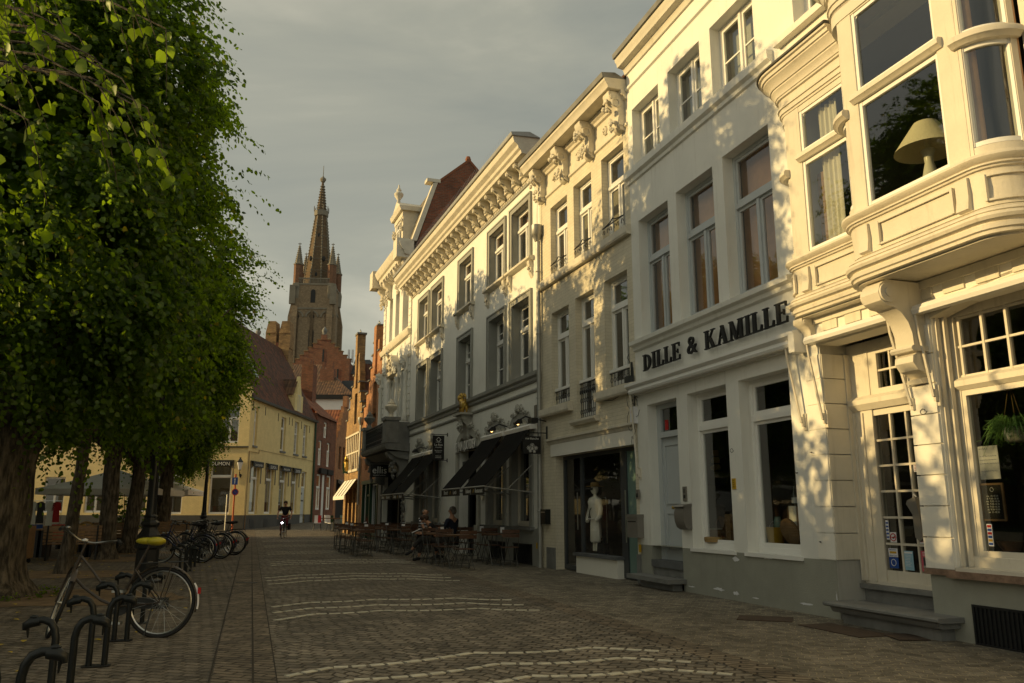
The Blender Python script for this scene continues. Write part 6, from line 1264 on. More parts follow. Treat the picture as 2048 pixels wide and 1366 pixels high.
b = MB(); A = [(3.6, .4, 18.8), (6.6, .4, 18.8), (6.6, 9, 18.8), (3.6, 9, 18.8)]; b.quad(A[0], A[1], (5.6, 3, 21.2), (3.6, 3, 21.2)); b.quad(A[1], A[2], (5.6, 6, 21.2), (5.6, 3, 21.2)); b.quad(A[2], A[3], (3.6, 6, 21.2), (5.6, 6, 21.2)); roofuv(b.build('side_roof', M['slate'], RG))
# backdrop houses that close the lane and the left gap
for i, (x, y, w, d, hh, m_, l) in enumerate(((-10.5, 96, 12, 8, 9, 'brickred', 'plain brick house closing the far end of the lane'), (-40, 92, 14, 10, 12, 'brickold', 'plain old brick house behind the yellow wing'))):
    t = yroot('brick_house', l, (x, y, 0), 0); hs = [(1+2.6*k, 2.2+2.6*k, z, z+1.8) for k in range(int(w/2.6)) for z in (2.0, 5.2)]; wallmb(MB(), 0, w, 0, hh, hs, .2).box(-.01, w, .3, d, 0, hh).build('wall', M[m_], t); [window(t, q, M['whiter'], .1, None, True, .06, .04, gl='glassdark') for q in hs]; gableroof(t, 0, w, 0, d, hh, hh+4, 'tilered')

# church tower
CH = yroot('church_tower', 'tall grey brown brick church tower with octagonal spire and four corner pinnacles', (-62.2, 250, 0), 3, 'church tower')
b = MB(); b.box(-6.1, 6.1, -6.6, 6.1, 0, 70.5)
for sx in (-1, 1):
    for sy in (-1, 1):
        b.prism([(sx*4.9, sy*6.7, 0), (sx*7.4, sy*6.7, 0), (sx*7.4, sy*6.7, 60), (sx*6.3, sy*6.7, 66), (sx*4.9, sy*6.7, 66)], (0, -sy*1.8, 0)); b.prism([(sx*6.3, sy*4.8, 0), (sx*6.3, sy*7.5, 0), (sx*6.3, sy*7.5, 60), (sx*6.3, sy*6.4, 66), (sx*6.3, sy*4.8, 66)], (-sx*1.8, 0, 0))
    for k in range(3): x = -4.6+4.6*k; b.box(x-.45, x+.45, -7.0, -6.6, 20, 62)
b.box(6.1, 8.8, -5, 5, 0, 44); b.box(-7.6, 7.6, -7.3, 7.3, 0, 40); b.build('tower_body', M['bricktower'], CH)
b = MB(); [b.box(-6.3, 6.3, -6.8, 6.3, z, z+.5) for z in (62.5, 70.3)]
for k in range(3):
    for j in range(8): a0, a1 = math.pi*j/8, math.pi*(j+1)/8; x = -2.3*2+2.3*2*k; b.prism([(x-2.1*math.cos(a0), -6.95, 60.0+2.1*math.sin(a0)), (x-2.1*math.cos(a1), -6.95, 60+2.1*math.sin(a1)), (x-1.6*math.cos(a1), -6.95, 60+1.6*math.sin(a1)), (x-1.6*math.cos(a0), -6.95, 60+1.6*math.sin(a0))], (0, .3, 0))
for sx in (-6.2, 6.2): b.box(sx-.9, sx+.9, -7.6, -6.6, 64, 70)
for k in range(24): b.box(-4.6+.4*k, -4.45+.4*k, -6.6, -6.4, 70.8, 72.4)
b.box(-4.8, 4.9, -6.65, -6.35, 72.3, 72.6); b.build('stone_band', M['towerstone'], CH)
b = MB(); b.box(-.75, .75, -6.72, -6.6, 50, 55.5); [b.tube([(x, -6.6, 60.2), (x, -6.75, 60.2)], .75, 12) for x in (-4.6, 0, 4.6)]; b.box(-.7, .7, -6.72, -6.6, 64.6, 68.2); [b.ell((x, -6.62, z), (r, .1, r)) for x, z, r in ((0, 55.5, .75), (0, 68.2, .7), (-5, 44, .5))]; b.build('louvre_window', M['black'], CH)
b = MB(); b.lathe([(4.6, 70.8), (1.85, 95.0), (1.9, 95.1), (2.15, 95.3), (2.15, 95.9), (1.6, 96.2), (.35, 107.0)], n=8, ang=R(22.5)); b.build('spire', M['spire'], CH)
b = MB(); b.lathe([(.3, 107), (.7, 107.3), (1.0, 107.9), (1.0, 108.4), (.4, 108.9), (.12, 109.4), (.08, 113)], n=8); b.lathe([(2.2, 95.2), (2.3, 95.4), (2.3, 97.0), (2.15, 97.0), (2.15, 95.4)], n=8, ang=R(22.5))
for k in range(8):
    a = R(22.5+45*k); n = 22
    for j in range(n):
        z = 72+22.4*j/n; r = 4.62-(z-70.8)*2.7/24.2; b.ell((r*math.cos(a), r*math.sin(a), z), (.34, .34, .26), 5, 4)
    for j in range(10): z = 97+9.6*j/10; r = 1.5-(z-96.2)*1.15/10.8; b.ell((r*math.cos(a)*1.12, r*math.sin(a)*1.12, z), (.3, .3, .24), 5, 4)
    b.ell((2.35*math.cos(a), 2.35*math.sin(a), 97.6), (.16, .16, 1.1), 5, 4); b.tube([(4.6*math.cos(a), 4.6*math.sin(a), 70.8), (1.9*math.cos(a), 1.9*math.sin(a), 95)], .16, 4)
for z in (76, 80, 84, 88, 91.5): r = 4.62-(z-70.8)*2.7/24.2; b.lathe([(r*.99, z-.1), (r*1.02, z), (r*.99, z+.1)], n=8, ang=R(22.5))
b.build('spire_crockets', M['towerstone'], CH)
b = MB(); [b.ell((x*(4.3-(z-70.8)*.105), -(4.1-(z-70.8)*.108), z), (.5, .35, .9)) for x, z in ((0, 74.5), (.0, 88), (-.62, 80), (.62, 80))]; b.build('spire_light', M['black'], CH)
for sx in (-1, 1):
    for sy in (-1, 1):
        b = MB(); x, y = sx*5.2, sy*5.2; b.lathe([(1.45, 66), (1.45, 77)], (x, y, 0), 8, R(22.5)); tw = b.build('corner_turret', M['bricktowerred'], CH)
        b = MB(); b.lathe([(1.6, 77), (1.7, 77.3), (1.2, 77.6), (.15, 83.6), (.05, 84.6)], (x, y, 0), 8, R(22.5)); b.lathe([(1.6, 66), (1.8, 70), (1.55, 71)], (x, y, 0), 8, R(22.5))
        for j in range(9):
            z = 77.9+j*.65; r = 1.25-(z-77.6)*.175
            for k in range(8): a = R(45*k+22.5); b.ell((x+r*math.cos(a), y+r*math.sin(a), z), .17, 4, 3)
        b.box(x-.5, x+.5, y-.1, y+.1, 84.0, 84.2); b.build('pinnacle', M['towerstone'], tw)

# left row of shops beyond the terrace
LR = yroot('left_shop_row', 'row of shops on the left side of the square behind the trees and terrace', (-26, -14, 0), 90)
# local u runs along +Y, w towards the square (+X = local -y)
h = [(1+4.1*k, 4.2+4.1*k, .4, 3.1) for k in range(13)]; h2_ = [(1.2+2.05*k, 2.2+2.05*k, 4.2, 6.0) for k in range(12, 26)]
wallmb(MB(), 0, 55.5, 0, 6.3, h+h2_, .25).quad((55.5, 0, 0), (55.5, 8, 0), (55.5, 8, 6.3), (55.5, 0, 6.3)).quad((0, 0, 0), (0, 8, 0), (0, 8, 6.3), (0, 0, 6.3)).quad((0, 8, 0), (55.5, 8, 0), (55.5, 8, 6.3), (0, 8, 6.3)).build('wall', M['brickcream'], LR)
for k, q in enumerate(h): window(LR, q, M['whiter'] if k % 2 else M['green'], .1, 2.6, False, .09, .05, gl='glassdark', name='shop_window')
for q in h2_: window(LR, q, M['whiter'], .15, 5.4, True, .06, .04, gl='glassdark')
gableroof(LR, 0, 55.5, 0, 8, 6.3, 9.7, 'tilered'); room(LR, 0, 55.5, (.1, 3.6, 7.2), 4)
mb = MB(); [mb.prism([(1+4.1*k, -.05, 3.3), (4.4+4.1*k, -.05, 3.3), (4.4+4.1*k, -1.4, 2.7), (1+4.1*k, -1.4, 2.7)], (0, 0, -.05)) for k in (9, 12)]; mb.build('awning', M['blackcanvas'], LR)
# roofs behind the row on the right (close the block)
for az, P_, a, c, v in ((AZD, DK, 0, 5.24, 10.8), (AZD, B1, 5.24, 10.4, 11.2), (AZB, B2, -4.72, 0, 10.2)): gableroof(P_, a, c, .1, 7, v, v+2.6, 'tilered')
NX = root('neighbour_house', 'plain cream house continuing the row past the right edge of the photo', AZD); 
wallmb(MB(), 10.45, 24, 0, 10, [(12+3*k, 13.2+3*k, z, z+2) for k in range(4) for z in (1, 4.5, 7.5)], .25).quad((24, 0, 0), (24, 7, 0), (24, 7, 10), (24, 0, 10)).build('wall', M['cream'], NX); [window(NX, (12+3*k, 13.2+3*k, z, z+2), M['whiter'], .15, None, True, gl='glassdark') for k in range(4) for z in (1, 4.5, 7.5)]; gableroof(NX, 10.45, 24, .1, 7, 10, 12.8, 'tilered')

# ================================================================== ground
def cobble(name, c1, c2, mort, bw, rh, az, per=1.15, amp=.15, bump=.9, noise=.03, rough=.75, ms=.012):
    m, nt, b = nodes(name)
    tc = N(nt, 'ShaderNodeTexCoord'); mp = N(nt, 'ShaderNodeMapping'); mp.inputs['Rotation'].default_value = (0, 0, R(az)); L(nt, tc.outputs['Object'], mp.inputs['Vector'])
    no = N(nt, 'ShaderNodeTexNoise', i_Scale=6.5, i_Detail=3.0); L(nt, mp.outputs['Vector'], no.inputs['Vector'])
    sc = N(nt, 'ShaderNodeVectorMath', operation='SCALE'); sc.inputs['Scale'].default_value = noise*2; sb = N(nt, 'ShaderNodeVectorMath', operation='SUBTRACT'); sb.inputs[1].default_value = (.5, .5, .5)
    L(nt, no.outputs['Color'], sb.inputs[0]); L(nt, sb.outputs[0], sc.inputs[0]); ad = N(nt, 'ShaderNodeVectorMath', operation='ADD'); L(nt, mp.outputs['Vector'], ad.inputs[0]); L(nt, sc.outputs[0], ad.inputs[1])
    sp = N(nt, 'ShaderNodeSeparateXYZ'); L(nt, ad.outputs[0], sp.inputs[0])
    dv = N(nt, 'ShaderNodeMath', operation='DIVIDE'); dv.inputs[1].default_value = per; L(nt, sp.outputs[0], dv.inputs[0]); fr = N(nt, 'ShaderNodeMath', operation='FRACT'); L(nt, dv.outputs[0], fr.inputs[0])
    om = N(nt, 'ShaderNodeMath', operation='SUBTRACT'); om.inputs[0].default_value = 1; L(nt, fr.outputs[0], om.inputs[1]); pr = N(nt, 'ShaderNodeMath', operation='MULTIPLY'); L(nt, fr.outputs[0], pr.inputs[0]); L(nt, om.outputs[0], pr.inputs[1])
    ys = N(nt, 'ShaderNodeMath', operation='MULTIPLY_ADD'); ys.inputs[1].default_value = 4*amp; L(nt, pr.outputs[0], ys.inputs[0]); L(nt, sp.outputs[1], ys.inputs[2])
    cb = N(nt, 'ShaderNodeCombineXYZ'); L(nt, sp.outputs[0], cb.inputs[0]); L(nt, ys.outputs[0], cb.inputs[1])
    br = N(nt, 'ShaderNodeTexBrick', i_Scale=1.0); br.inputs['Brick Width'].default_value = bw; br.inputs['Row Height'].default_value = rh; br.inputs['Mortar Size'].default_value = ms; br.inputs['Mortar Smooth'].default_value = .6
    br.inputs['Color1'].default_value = c4(c1); br.inputs['Color2'].default_value = c4(c2); br.inputs['Mortar'].default_value = c4(mort); L(nt, cb.outputs[0], br.inputs['Vector'])
    n2 = N(nt, 'ShaderNodeTexNoise', i_Scale=.7, i_Detail=9.0, i_Roughness=.7); L(nt, tc.outputs['Object'], n2.inputs['Vector'])
    mr = N(nt, 'ShaderNodeMapRange', i_From_Min=.3, i_From_Max=.7); mr.inputs['To Min'].default_value = .62; mr.inputs['To Max'].default_value = 1.3; L(nt, n2.outputs['Fac'], mr.inputs['Value'])
    vm = N(nt, 'ShaderNodeVectorMath', operation='SCALE'); L(nt, br.outputs['Color'], vm.inputs[0]); L(nt, mr.outputs['Result'], vm.inputs['Scale'])
    n4 = N(nt, 'ShaderNodeTexVoronoi', i_Scale=8.0); L(nt, cb.outputs[0], n4.inputs['Vector']); h2 = N(nt, 'ShaderNodeHueSaturation'); m4 = N(nt, 'ShaderNodeMapRange'); m4.inputs['To Min'].default_value = .7; m4.inputs['To Max'].default_value = 1.35
    sx = N(nt, 'ShaderNodeSeparateXYZ'); L(nt, n4.outputs['Color'], sx.inputs[0]); L(nt, sx.outputs[0], m4.inputs['Value']); L(nt, m4.outputs['Result'], h2.inputs['Value']); L(nt, vm.outputs[0], h2.inputs['Color']); L(nt, h2.outputs[0], b.inputs['Base Color'])
    n3 = N(nt, 'ShaderNodeTexNoise', i_Scale=26.0, i_Detail=3.0); L(nt, tc.outputs['Object'], n3.inputs['Vector'])
    hh = N(nt, 'ShaderNodeMath', operation='MULTIPLY_ADD'); hh.inputs[1].default_value = -1.0; L(nt, br.outputs['Fac'], hh.inputs[0]); h3 = N(nt, 'ShaderNodeMath', operation='MULTIPLY'); h3.inputs[1].default_value = .5; L(nt, n3.outputs['Fac'], h3.inputs[0]); h4 = N(nt, 'ShaderNodeMath', operation='ADD'); L(nt, h3.outputs[0], h4.inputs[0]); h5 = N(nt, 'ShaderNodeMath', operation='MULTIPLY'); h5.inputs[1].default_value = .5; L(nt, sx.outputs[1], h5.inputs[0]); L(nt, h5.outputs[0], h4.inputs[1]); L(nt, h4.outputs[0], hh.inputs[2])
    bp = N(nt, 'ShaderNodeBump', i_Strength=bump, i_Distance=.03); L(nt, hh.outputs[0], bp.inputs['Height']); L(nt, bp.outputs['Normal'], b.inputs['Normal']); b.inputs['Roughness'].default_value = rough; b.inputs['Specular IOR Level'].default_value = .35
    return m
M['cobble'] = cobble('road_setts', (.215, .186, .145), (.13, .114, .090), (.055, .043, .030), .16, .115, 17, noise=.045, ms=.013, bump=1.0)
M['cobble2'] = cobble('pavement_fan_setts', (.19, .168, .13), (.125, .11, .085), (.30, .255, .18), .13, .105, 17, per=1.0, amp=.2, noise=.05, ms=.009)
M['cobble3'] = cobble('square_setts', (.18, .152, .116), (.125, .106, .082), (.06, .047, .033), .17, .11, 17, amp=.0, noise=.04)
M['strip'] = cobble('channel_setts', (.20, .162, .116), (.13, .106, .078), (.035, .026, .018), .28, .095, 17, amp=.0, noise=.008)
M['kerbstone'] = cobble('kerb_stones', (.13, .12, .10), (.10, .092, .078), (.04, .03, .022), .9, .5, -72, amp=.0, noise=.006)
ys = [-40, 43, 50, 64, 80, 110, 420]
def sheet(name, f0, f1, yy, m, dz, label=None):
    """ground strip between x=f0(y) and x=f1(y)"""
    mb = MB()
    for i in range(len(yy)-1):
        a, c = yy[i], yy[i+1]; mb.quad((f0(a), a, gz(a)+dz), (f1(a), a, gz(a)+dz), (f1(c), c, gz(c)+dz), (f0(c), c, gz(c)+dz))
    return kind(mb.build(name, m), 'structure')
sheet('ground', lambda y: -400, lambda y: 400, [-60]+ys[1:-1]+[700], M['cobble3'], 0)
lx = lambda y: -2.06-(y-6.66)*.315      # left edge of the carriageway
sheet('road', lambda y: lx(y)+.05, lambda y: (1.43+(8.83-y)*.31 if y > -40 else 0), [-12, 4, 12, 20, 30, 43, 50, 64], M['cobble'], .004)
sheet('gutter_channel', lambda y: lx(y)-.27, lambda y: lx(y)+.05, [-12, 6, 20, 43, 50], M['strip'], .008)
sheet('gutter_channel', lambda y: lx(y)+.05, lambda y: lx(y)+.24, [-12, 6, 20, 43, 50], M['strip'], .0085)
sheet('gutter_channel', lambda y: 1.43+(8.83-y)*.31-.05, lambda y: 1.43+(8.83-y)*.31+.30, [-12, 6, 20, 34], M['strip'], .008)
sheet('pavement', lambda y: 1.43+(8.83-y)*.31+.30, lambda y: 1.43+(8.83-y)*.31+5.2, [-12, 6, 20, 43], M['cobble2'], .004)
b = MB()
for o_, w_ in ((-.29, .012), (.05, .018), (.24, .010)):
    for a, c in ((-12, 6), (6, 20), (20, 43)): b.quad((lx(a)+o_, a, .012), (lx(a)+o_+w_, a, .012), (lx(c)+o_+w_, c, .012), (lx(c)+o_, c, .012))
kind(b.build('gutter_joint', mat('dark_joint_dirt', (.035, .028, .02), .9, .3, 9)), 'structure')
b = MB()    # bare earth round the trees
def soil(x, y, rx, ry, seed):
    rr = random.Random(seed); n = 22; b.poly([(x+rx*math.cos(k*6.283/n)*rr.uniform(.8, 1.1), y+ry*math.sin(k*6.283/n)*rr.uniform(.8, 1.1), .006) for k in range(n)])
for i, (x, y, r) in enumerate(((-7.0, 12.9, 1.7), (-9.3, 17.6, 1.6), (-11.2, 23, 1.6), (-12, 26.5, 1.4), (-13.6, 32.6, 1.6), (-6.9, 5.2, 1.2), (-15.8, 38, 1.8))): soil(x, y, r*1.15, r*.8, i)
kind(b.build('bare_earth', M['soil']), 'structure')
b = MB(); rr = random.Random(12)
for k in range(420):
    x = -rr.uniform(3.6, 13); y = rr.uniform(6.5, 30)
    if x > lx(y)-.6: continue
    a = rr.uniform(0, 6.28); s = rr.uniform(.025, .05); z = .012
    b.poly([(x+s*math.cos(a+t)*q, y+s*math.sin(a+t)*q, z+.012*abs(math.sin(t))) for t, q in ((0, 1.2), (1, .8), (2.2, .8), (3.14, .9), (4.1, .8), (5.3, .8))])
kind(tag(b.build('fallen_leaves', M['yleaf']), 'yellow leaves scattered on the earth and paving under the trees', 'leaves'), 'stuff')
# white stone lines laid across the carriageway
M['whitesett'] = mat('white_marble_sett', (.54, .51, .41), .6, .3, 6, .2, 40)
def wline(pts, seed):
    b = MB(); rr = random.Random(seed)
    for i in range(len(pts)-1):
        a, c = Vector(pts[i]+(0,)), Vector(pts[i+1]+(0,)); Ls = (c-a).length; n = max(1, int(Ls/.155)); d = (c-a)/n; full = Ls > .8
        for k in range(n):
            def P_(t):
                p = a.lerp(c, t)
                if full: p.y -= .12*4*t*(1-t)*(min(Ls, 1.3)/1.15)
                return p
            p0, p1 = P_(k/n), P_((k+1)/n); m_ = (p0+p1)/2; ang = math.atan2(p1.y-p0.y, p1.x-p0.x)
            b.obox((m_.x, m_.y, .0), (p1-p0).length*rr.uniform(.72, .86), rr.uniform(.056, .072), .022, ang+rr.uniform(-.04, .04))
    return b
bands = [[[(-1.81, 6.88), (-1.52, 7.26), (-.37, 7.98), (.77, 8.28), (1.4, 8.07)], [(-1.55, 6.2), (-1.25, 6.75), (-.11, 7.44), (.98, 7.72), (1.58, 7.5)], [(-1.2, 5.7), (-1.0, 6.2), (.15, 6.9), (1.22, 7.2), (1.8, 6.95)]],
    [[(-3.31, 11.64), (-2.92, 12.24), (-2.02, 12.67), (-.85, 12.84), (.01, 12.57)], [(-3.11, 10.99), (-2.71, 11.55), (-1.89, 11.93), (-.66, 12.18), (.18, 11.93)], [(-2.87, 10.25), (-2.53, 10.89), (-1.71, 11.28), (-.46, 11.52), (.38, 11.3)]],
    [[(-4.88, 16.58), (-4.44, 17.32), (-3.44, 17.85), (-2.28, 17.8), (-1.42, 17.32)], [(-4.65, 15.9), (-4.2, 16.6), (-3.2, 17.15), (-2.1, 17.1), (-1.2, 16.65)], [(-4.41, 15.18), (-3.9, 15.9), (-3.02, 16.46), (-1.9, 16.4), (-.98, 15.95)]]]
for y0 in (21.6, 26.6, 31.6, 36.8, 41.8):
    x0 = lx(y0)+.5; bands.append([[(x0+dx+.22*q, y0-.68*q+dy) for dx, dy in ((0, 0), (.4, .6), (1.5, 1.15), (2.7, 1.25), (3.4, .9))] for q in range(3)])
for i, bd in enumerate(bands):
    mb = MB()
    for j, l in enumerate(bd): q = wline(l, i*3+j); mb.add(q.v, q.f)
    kind(mb.build('white_sett_lines', M['whitesett']), 'structure')
t = empty('cellar_cover', (3.1, 10.4, .006), R(-20), 'dark rusty grating in the pavement before the long grey doorstep', 'grating')
b = MB(); b.box(-.32, .32, -.22, .22, 0, .010); b.build('plate', M['rust'], t)
t = tag(MB().box(-.16, .16, -.22, .22, 0, .006).build('manhole_cover', M['rust']), 'small square iron cover in the paving below the long grey doorstep', 'cover'); t.location = (4.1, 8.9, .012)
t = tag(MB().box(-.18, .18, -.03, .03, 0, .006).box(-.18, .18, .05, .10, 0, .006).build('drain_grate', M['iron']), 'rusty drain slot crossing the left gutter channel', 'drain'); t.location = (lx(15.4)-.05, 15.4, .012)
# ================================================================== street furniture
def cane(b, s, x0):
    b.tube([(x0, 0, 0), (x0, 0, .43), (x0+s*.012, 0, .49), (x0+s*.04, 0, .535), (x0+s*.09, 0, .555), (x0+s*.13, 0, .55)], .0255, 12)
def rack(label):
    t = empty('bicycle_stand', (0, 0, 0), 0, label, 'bicycle stand', 'black cane shaped bicycle stands in a row')
    for s, x in ((-1, -.06), (1, .06)):
        b = MB(); cane(b, s, x); b.build('post', M['blackgloss'], t, 50)
        h = MB(); x2 = x+s*.13; h.tube([(x2-s*.02, 0, .545), (x2+s*.03, 0, .54), (x2+s*.065, 0, .52), (x2+s*.07, 0, .49)], [.03, .036, .030, .016], 10); h.ell((x2+s*.02, 0, .575), (.03, .02, .014), 6, 4); h.tube([(x2+s*.05, 0, .5), (x2+s*.045, 0, .44)], [.012, .005], 5); h.build('moulded_end', M['blackgloss'], t, 50)
    b = MB(); b.box(-.11, .11, -.05, .05, 0, .006); b.build('base_plate', M['iron'], t)
    return t
ORD = ['nearest', 'second', 'third', 'fourth', 'fifth', 'sixth', 'seventh', 'eighth', 'ninth', 'tenth', 'eleventh', 'twelfth', 'thirteenth', 'fourteenth']
rp = [(-2.28, 3.3), (-2.66, 4.55), (-3.10, 5.92), (-3.54, 7.31), (-4.0, 8.71), (-4.42, 10.0), (-6.67, 17.0), (-7.13, 18.43), (-7.58, 19.85), (-8.06, 21.36), (-8.52, 22.8), (-9.0, 24.3), (-9.45, 25.7)]
R0 = None
for i, (x, y) in enumerate(rp):
    l = 'black cane shaped bicycle stand, %s to the camera in the left row' % ORD[i] if i < 6 else 'black cane shaped bicycle stand, %s in the far group behind the lamp post' % (['first', 'second', 'third', 'fourth', 'fifth', 'sixth', 'seventh'][i-6])
    if R0 is None: R0 = rack(l); R0.location = (x, y, .008); R0.rotation_euler = (0, 0, R(17))
    else: dup(R0, (x, y, .008), R(17+random.uniform(-4, 4)), l)

def wheel(name, parent, c, X=None, r=.335):
    b = MB().ring(c, r, .019, 'Y', 40, 8); w = b.build(name, M['rubber'], parent, 60)
    b = MB().ring(c, r-.026, .011, 'Y', 36, 5); b.tube([(c[0], c[1]-.035, c[2]), (c[0], c[1]+.035, c[2])], .02, 8); b.build('rim', M['steel'], w, 50)
    b = MB()
    for k in range(28):
        a = k*2*math.pi/28; s = 1 if k % 2 else -1; b.tube([(c[0]+.02*math.cos(a+1.3*s), c[1]+s*.025, c[2]+.02*math.sin(a+1.3*s)), (c[0]+(r-.03)*math.cos(a), c[1], c[2]+(r-.03)*math.sin(a))], .0014, 3, False)
    b.build('spokes', M['steel'], w)
    if X: w.matrix_local = X
    return w
def bicycle(label, paint, steer=0, group=None, saddle='blackcloth', basket=False, light=False, bar='chrome'):
    t = empty('bicycle', (0, 0, 0), 0, label, 'bicycle', group)
    A, BBk, HB, HT, FA = (0, 0, .335), (.44, 0, .29), (.935, 0, .60), (.875, 0, .80), (1.07, 0, .335)
    b = MB(); r = .0145
    b.tube([HB, HT], .020, 8); b.tube([HB, (.80, 0, .48), (.62, 0, .36), BBk], r*1.1, 8); b.tube([HT, (.76, 0, .68), (.58, 0, .47), (.36, 0, .46)], r*.9, 8)
    b.tube([BBk, (.30, 0, .62), (.22, 0, .80)], r, 8)
    for s in (-1, 1): b.tube([(A[0], s*.055, A[2]), (.40, s*.03, .30)], .009, 6); b.tube([(A[0], s*.055, A[2]), (.29, s*.02, .66)], .008, 6); b.tube([(A[0], s*.06, A[2]), (-.10, s*.06, .72)], .006, 5)
    b.tube([(.22, 0, .80), (.17, 0, .92)], .011, 8); b.build('frame', M[paint], t, 50)
    wheel('wheel', t, A)
    ax = Vector(HT)-Vector(HB); X = Matrix.Translation(HB) @ Matrix.Rotation(R(steer), 4, ax.normalized()) @ Matrix.Translation(-Vector(HB))
    wheel('wheel', t, FA, X)
    def gd(c, a0, a1, X=None):
        m = MB(); n = 16; vs = []; fs = []
        for i in range(n+1):
            a = R(a0+(a1-a0)*i/n)
            for q, rr_ in ((-.028, .368), (0, .378), (.028, .368)): vs.append((c[0]+rr_*math.cos(a), q, c[2]+rr_*math.sin(a)))
        for i in range(n):
            for k in (0, 1): fs.append((3*i+k, 3*i+k+1, 3*i+k+4, 3*i+k+3))
        m.add(vs, fs); o = m.build('mudguard', M[paint] if 1 else 0, t, 60)
        if X: o.matrix_local = X
        return o
    gd(A, 30, 195); gd(FA, 20, 150, X)
    b = MB()
    for s in (-1, 1): b.tube([FA[:1]+(s*.05,)+FA[2:], (.955, s*.045, .58), (.945, s*.02, .60)], .010, 6)
    b.tube([HT, (.83, 0, .94)], .012, 8); b.build('fork', M[paint], t, 50).matrix_local = X
    b = MB(); b.tube([(.60, -.29, .97), (.68, -.27, 1.0), (.80, -.20, .99), (.86, -.08, .95), (.845, 0, .94), (.86, .08, .95), (.80, .20, .99), (.68, .27, 1.0), (.60, .29, .97)], .0115, 7)
    hb = b.build('handlebar', M[bar], t, 50); hb.matrix_local = X
    b = MB(); [b.tube([(.66, s*.275, .995), (.57, s*.295, .955)], .018, 8) for s in (-1, 1)]; [b.tube([(.74, s*.25, .985), (.63, s*.25, .95)], .006, 4) for s in (-1, 1)]; b.build('grip', M['rubber'], hb, 50)
    MB().ell((.76, .22, 1.02), (.03, .03, .02)).build('bell', M['chrome'], hb, 60)
    b = MB(); b.ell((.11, 0, .945), (.10, .09, .045), 12, 8); b.ell((.20, 0, .948), (.125, .05, .036), 12, 8); b.build('saddle', M[saddle], t, 60)
    b = MB()
    for y in (-.06, .06): b.tube([(.24, y, .72), (-.05, y, .735), (-.20, y, .74), (-.22, y*.7, .74)], .006, 5)
    b.tube([(-.22, -.05, .74), (-.23, 0, .74), (-.22, .05, .74)], .006, 5); [b.tube([(x, -.06, .735), (x, .06, .735)], .005, 4) for x in (.15, .05, -.08)]; b.tube([(-.21, 0, .74), (-.27, 0, .66)], .006, 4)
    b.build('luggage_rack', M['dark'], t, 50)
    b = MB(); b.box(-.06, .52, -.055, -.03, .27, .38); b.lathe([(.1, -.012), (.1, .012)], (0, 0, 0), 14); v = b.v[8:]; b.v = b.v[:8]+[(x+.44, z-.045, y+.30) for x, y, z in v]; b.build('chain_case', M['dark'], t, 50)
    b = MB(); b.tube([(.44, -.09, .29), (.50, -.09, .13)], .010, 6); b.tube([(.44, .09, .29), (.38, .09, .45)], .010, 6); b.tube([(.44, -.09, .29), (.44, .09, .29)], .014, 6); b.box(.44, .56, -.17, -.10, .11, .135); b.box(.32, .44, .10, .17, .44, .465); b.build('crank', M['steel'], t, 50)
    MB().tube([(.378*math.cos(R(a)), 0, .335+.378*math.sin(R(a))) for a in (150, 158, 166, 174, 182, 190)], .012, 6).build('mudguard_tip', M['paper'] if saddle == 'saddleyellow' else M[paint], t, 50)
    MB().box(-.392, -.372, -.018, .018, .42, .48).build('tail_light', M['red'], t)
    MB().tube([(1.0, -.02, .73), (1.06, -.02, .73)], [.02, .035], 10).build('headlight', M['bikelight'] if light else M['chrome'], t, 50).matrix_local = X
    b = MB(); b.tube([(.05, .08, .33), (.10, .1, .02)], .008, 5); b.build('kickstand', M['dark'], t)
    if basket: b = MB(); b.mould(-.02, 0, [(0, 0)]*3) if 0 else b.box(.93, 1.20, -.17, .17, .82, 1.04); b.build('basket', M['wicker'], t).matrix_local = X
    return t
bk = bicycle('dark bicycle with a bright yellow saddle cover leaning on the near stands', 'graphite', -60, None, 'saddleyellow')
bk.location = (-3.72, 8.95, .008); bk.rotation_euler = (R(2), 0, R(181)); bk.scale = (1.03, 1.03, 1.03)
MB().lathe([(0.001, .975), (.03, .965), (.03, .95)], (.85, 0, 0), 10).build('lace_cover', M['paper'], bk, 50)
FB = [(-7.95, 21.4, 176, 'bluepaint', 'dark blue bicycle, nearest of the far group'), (-8.2, 22.3, 184, 'graphite', 'dark bicycle with pale saddle bag, second of the far group'), (-8.1, 23.2, 172, 'dark', 'black bicycle, third of the far group'), (-8.35, 24.1, 181, 'bluepaint', 'blue bicycle with white lettering, fourth of the far group'), (-8.4, 25.2, 177, 'graphite', 'grey bicycle near the far lamp post, fifth of the far group'), (-8.7, 26.3, 174, 'dark', 'black bicycle farthest from the camera in the far group')]
P1 = {}
for i, (x, y, a, p, l) in enumerate(FB):
    if p in P1: o = dup(P1[p], (x, y, .008), R(a), l)
    else: o = bicycle(l, p, [12, -20, 8][len(P1)], 'bicycles parked at the far stands'); P1[p] = o; o.location = (x, y, .008)
    o.rotation_euler = (R(random.uniform(-4, 4)), 0, R(a)); s = 1.0
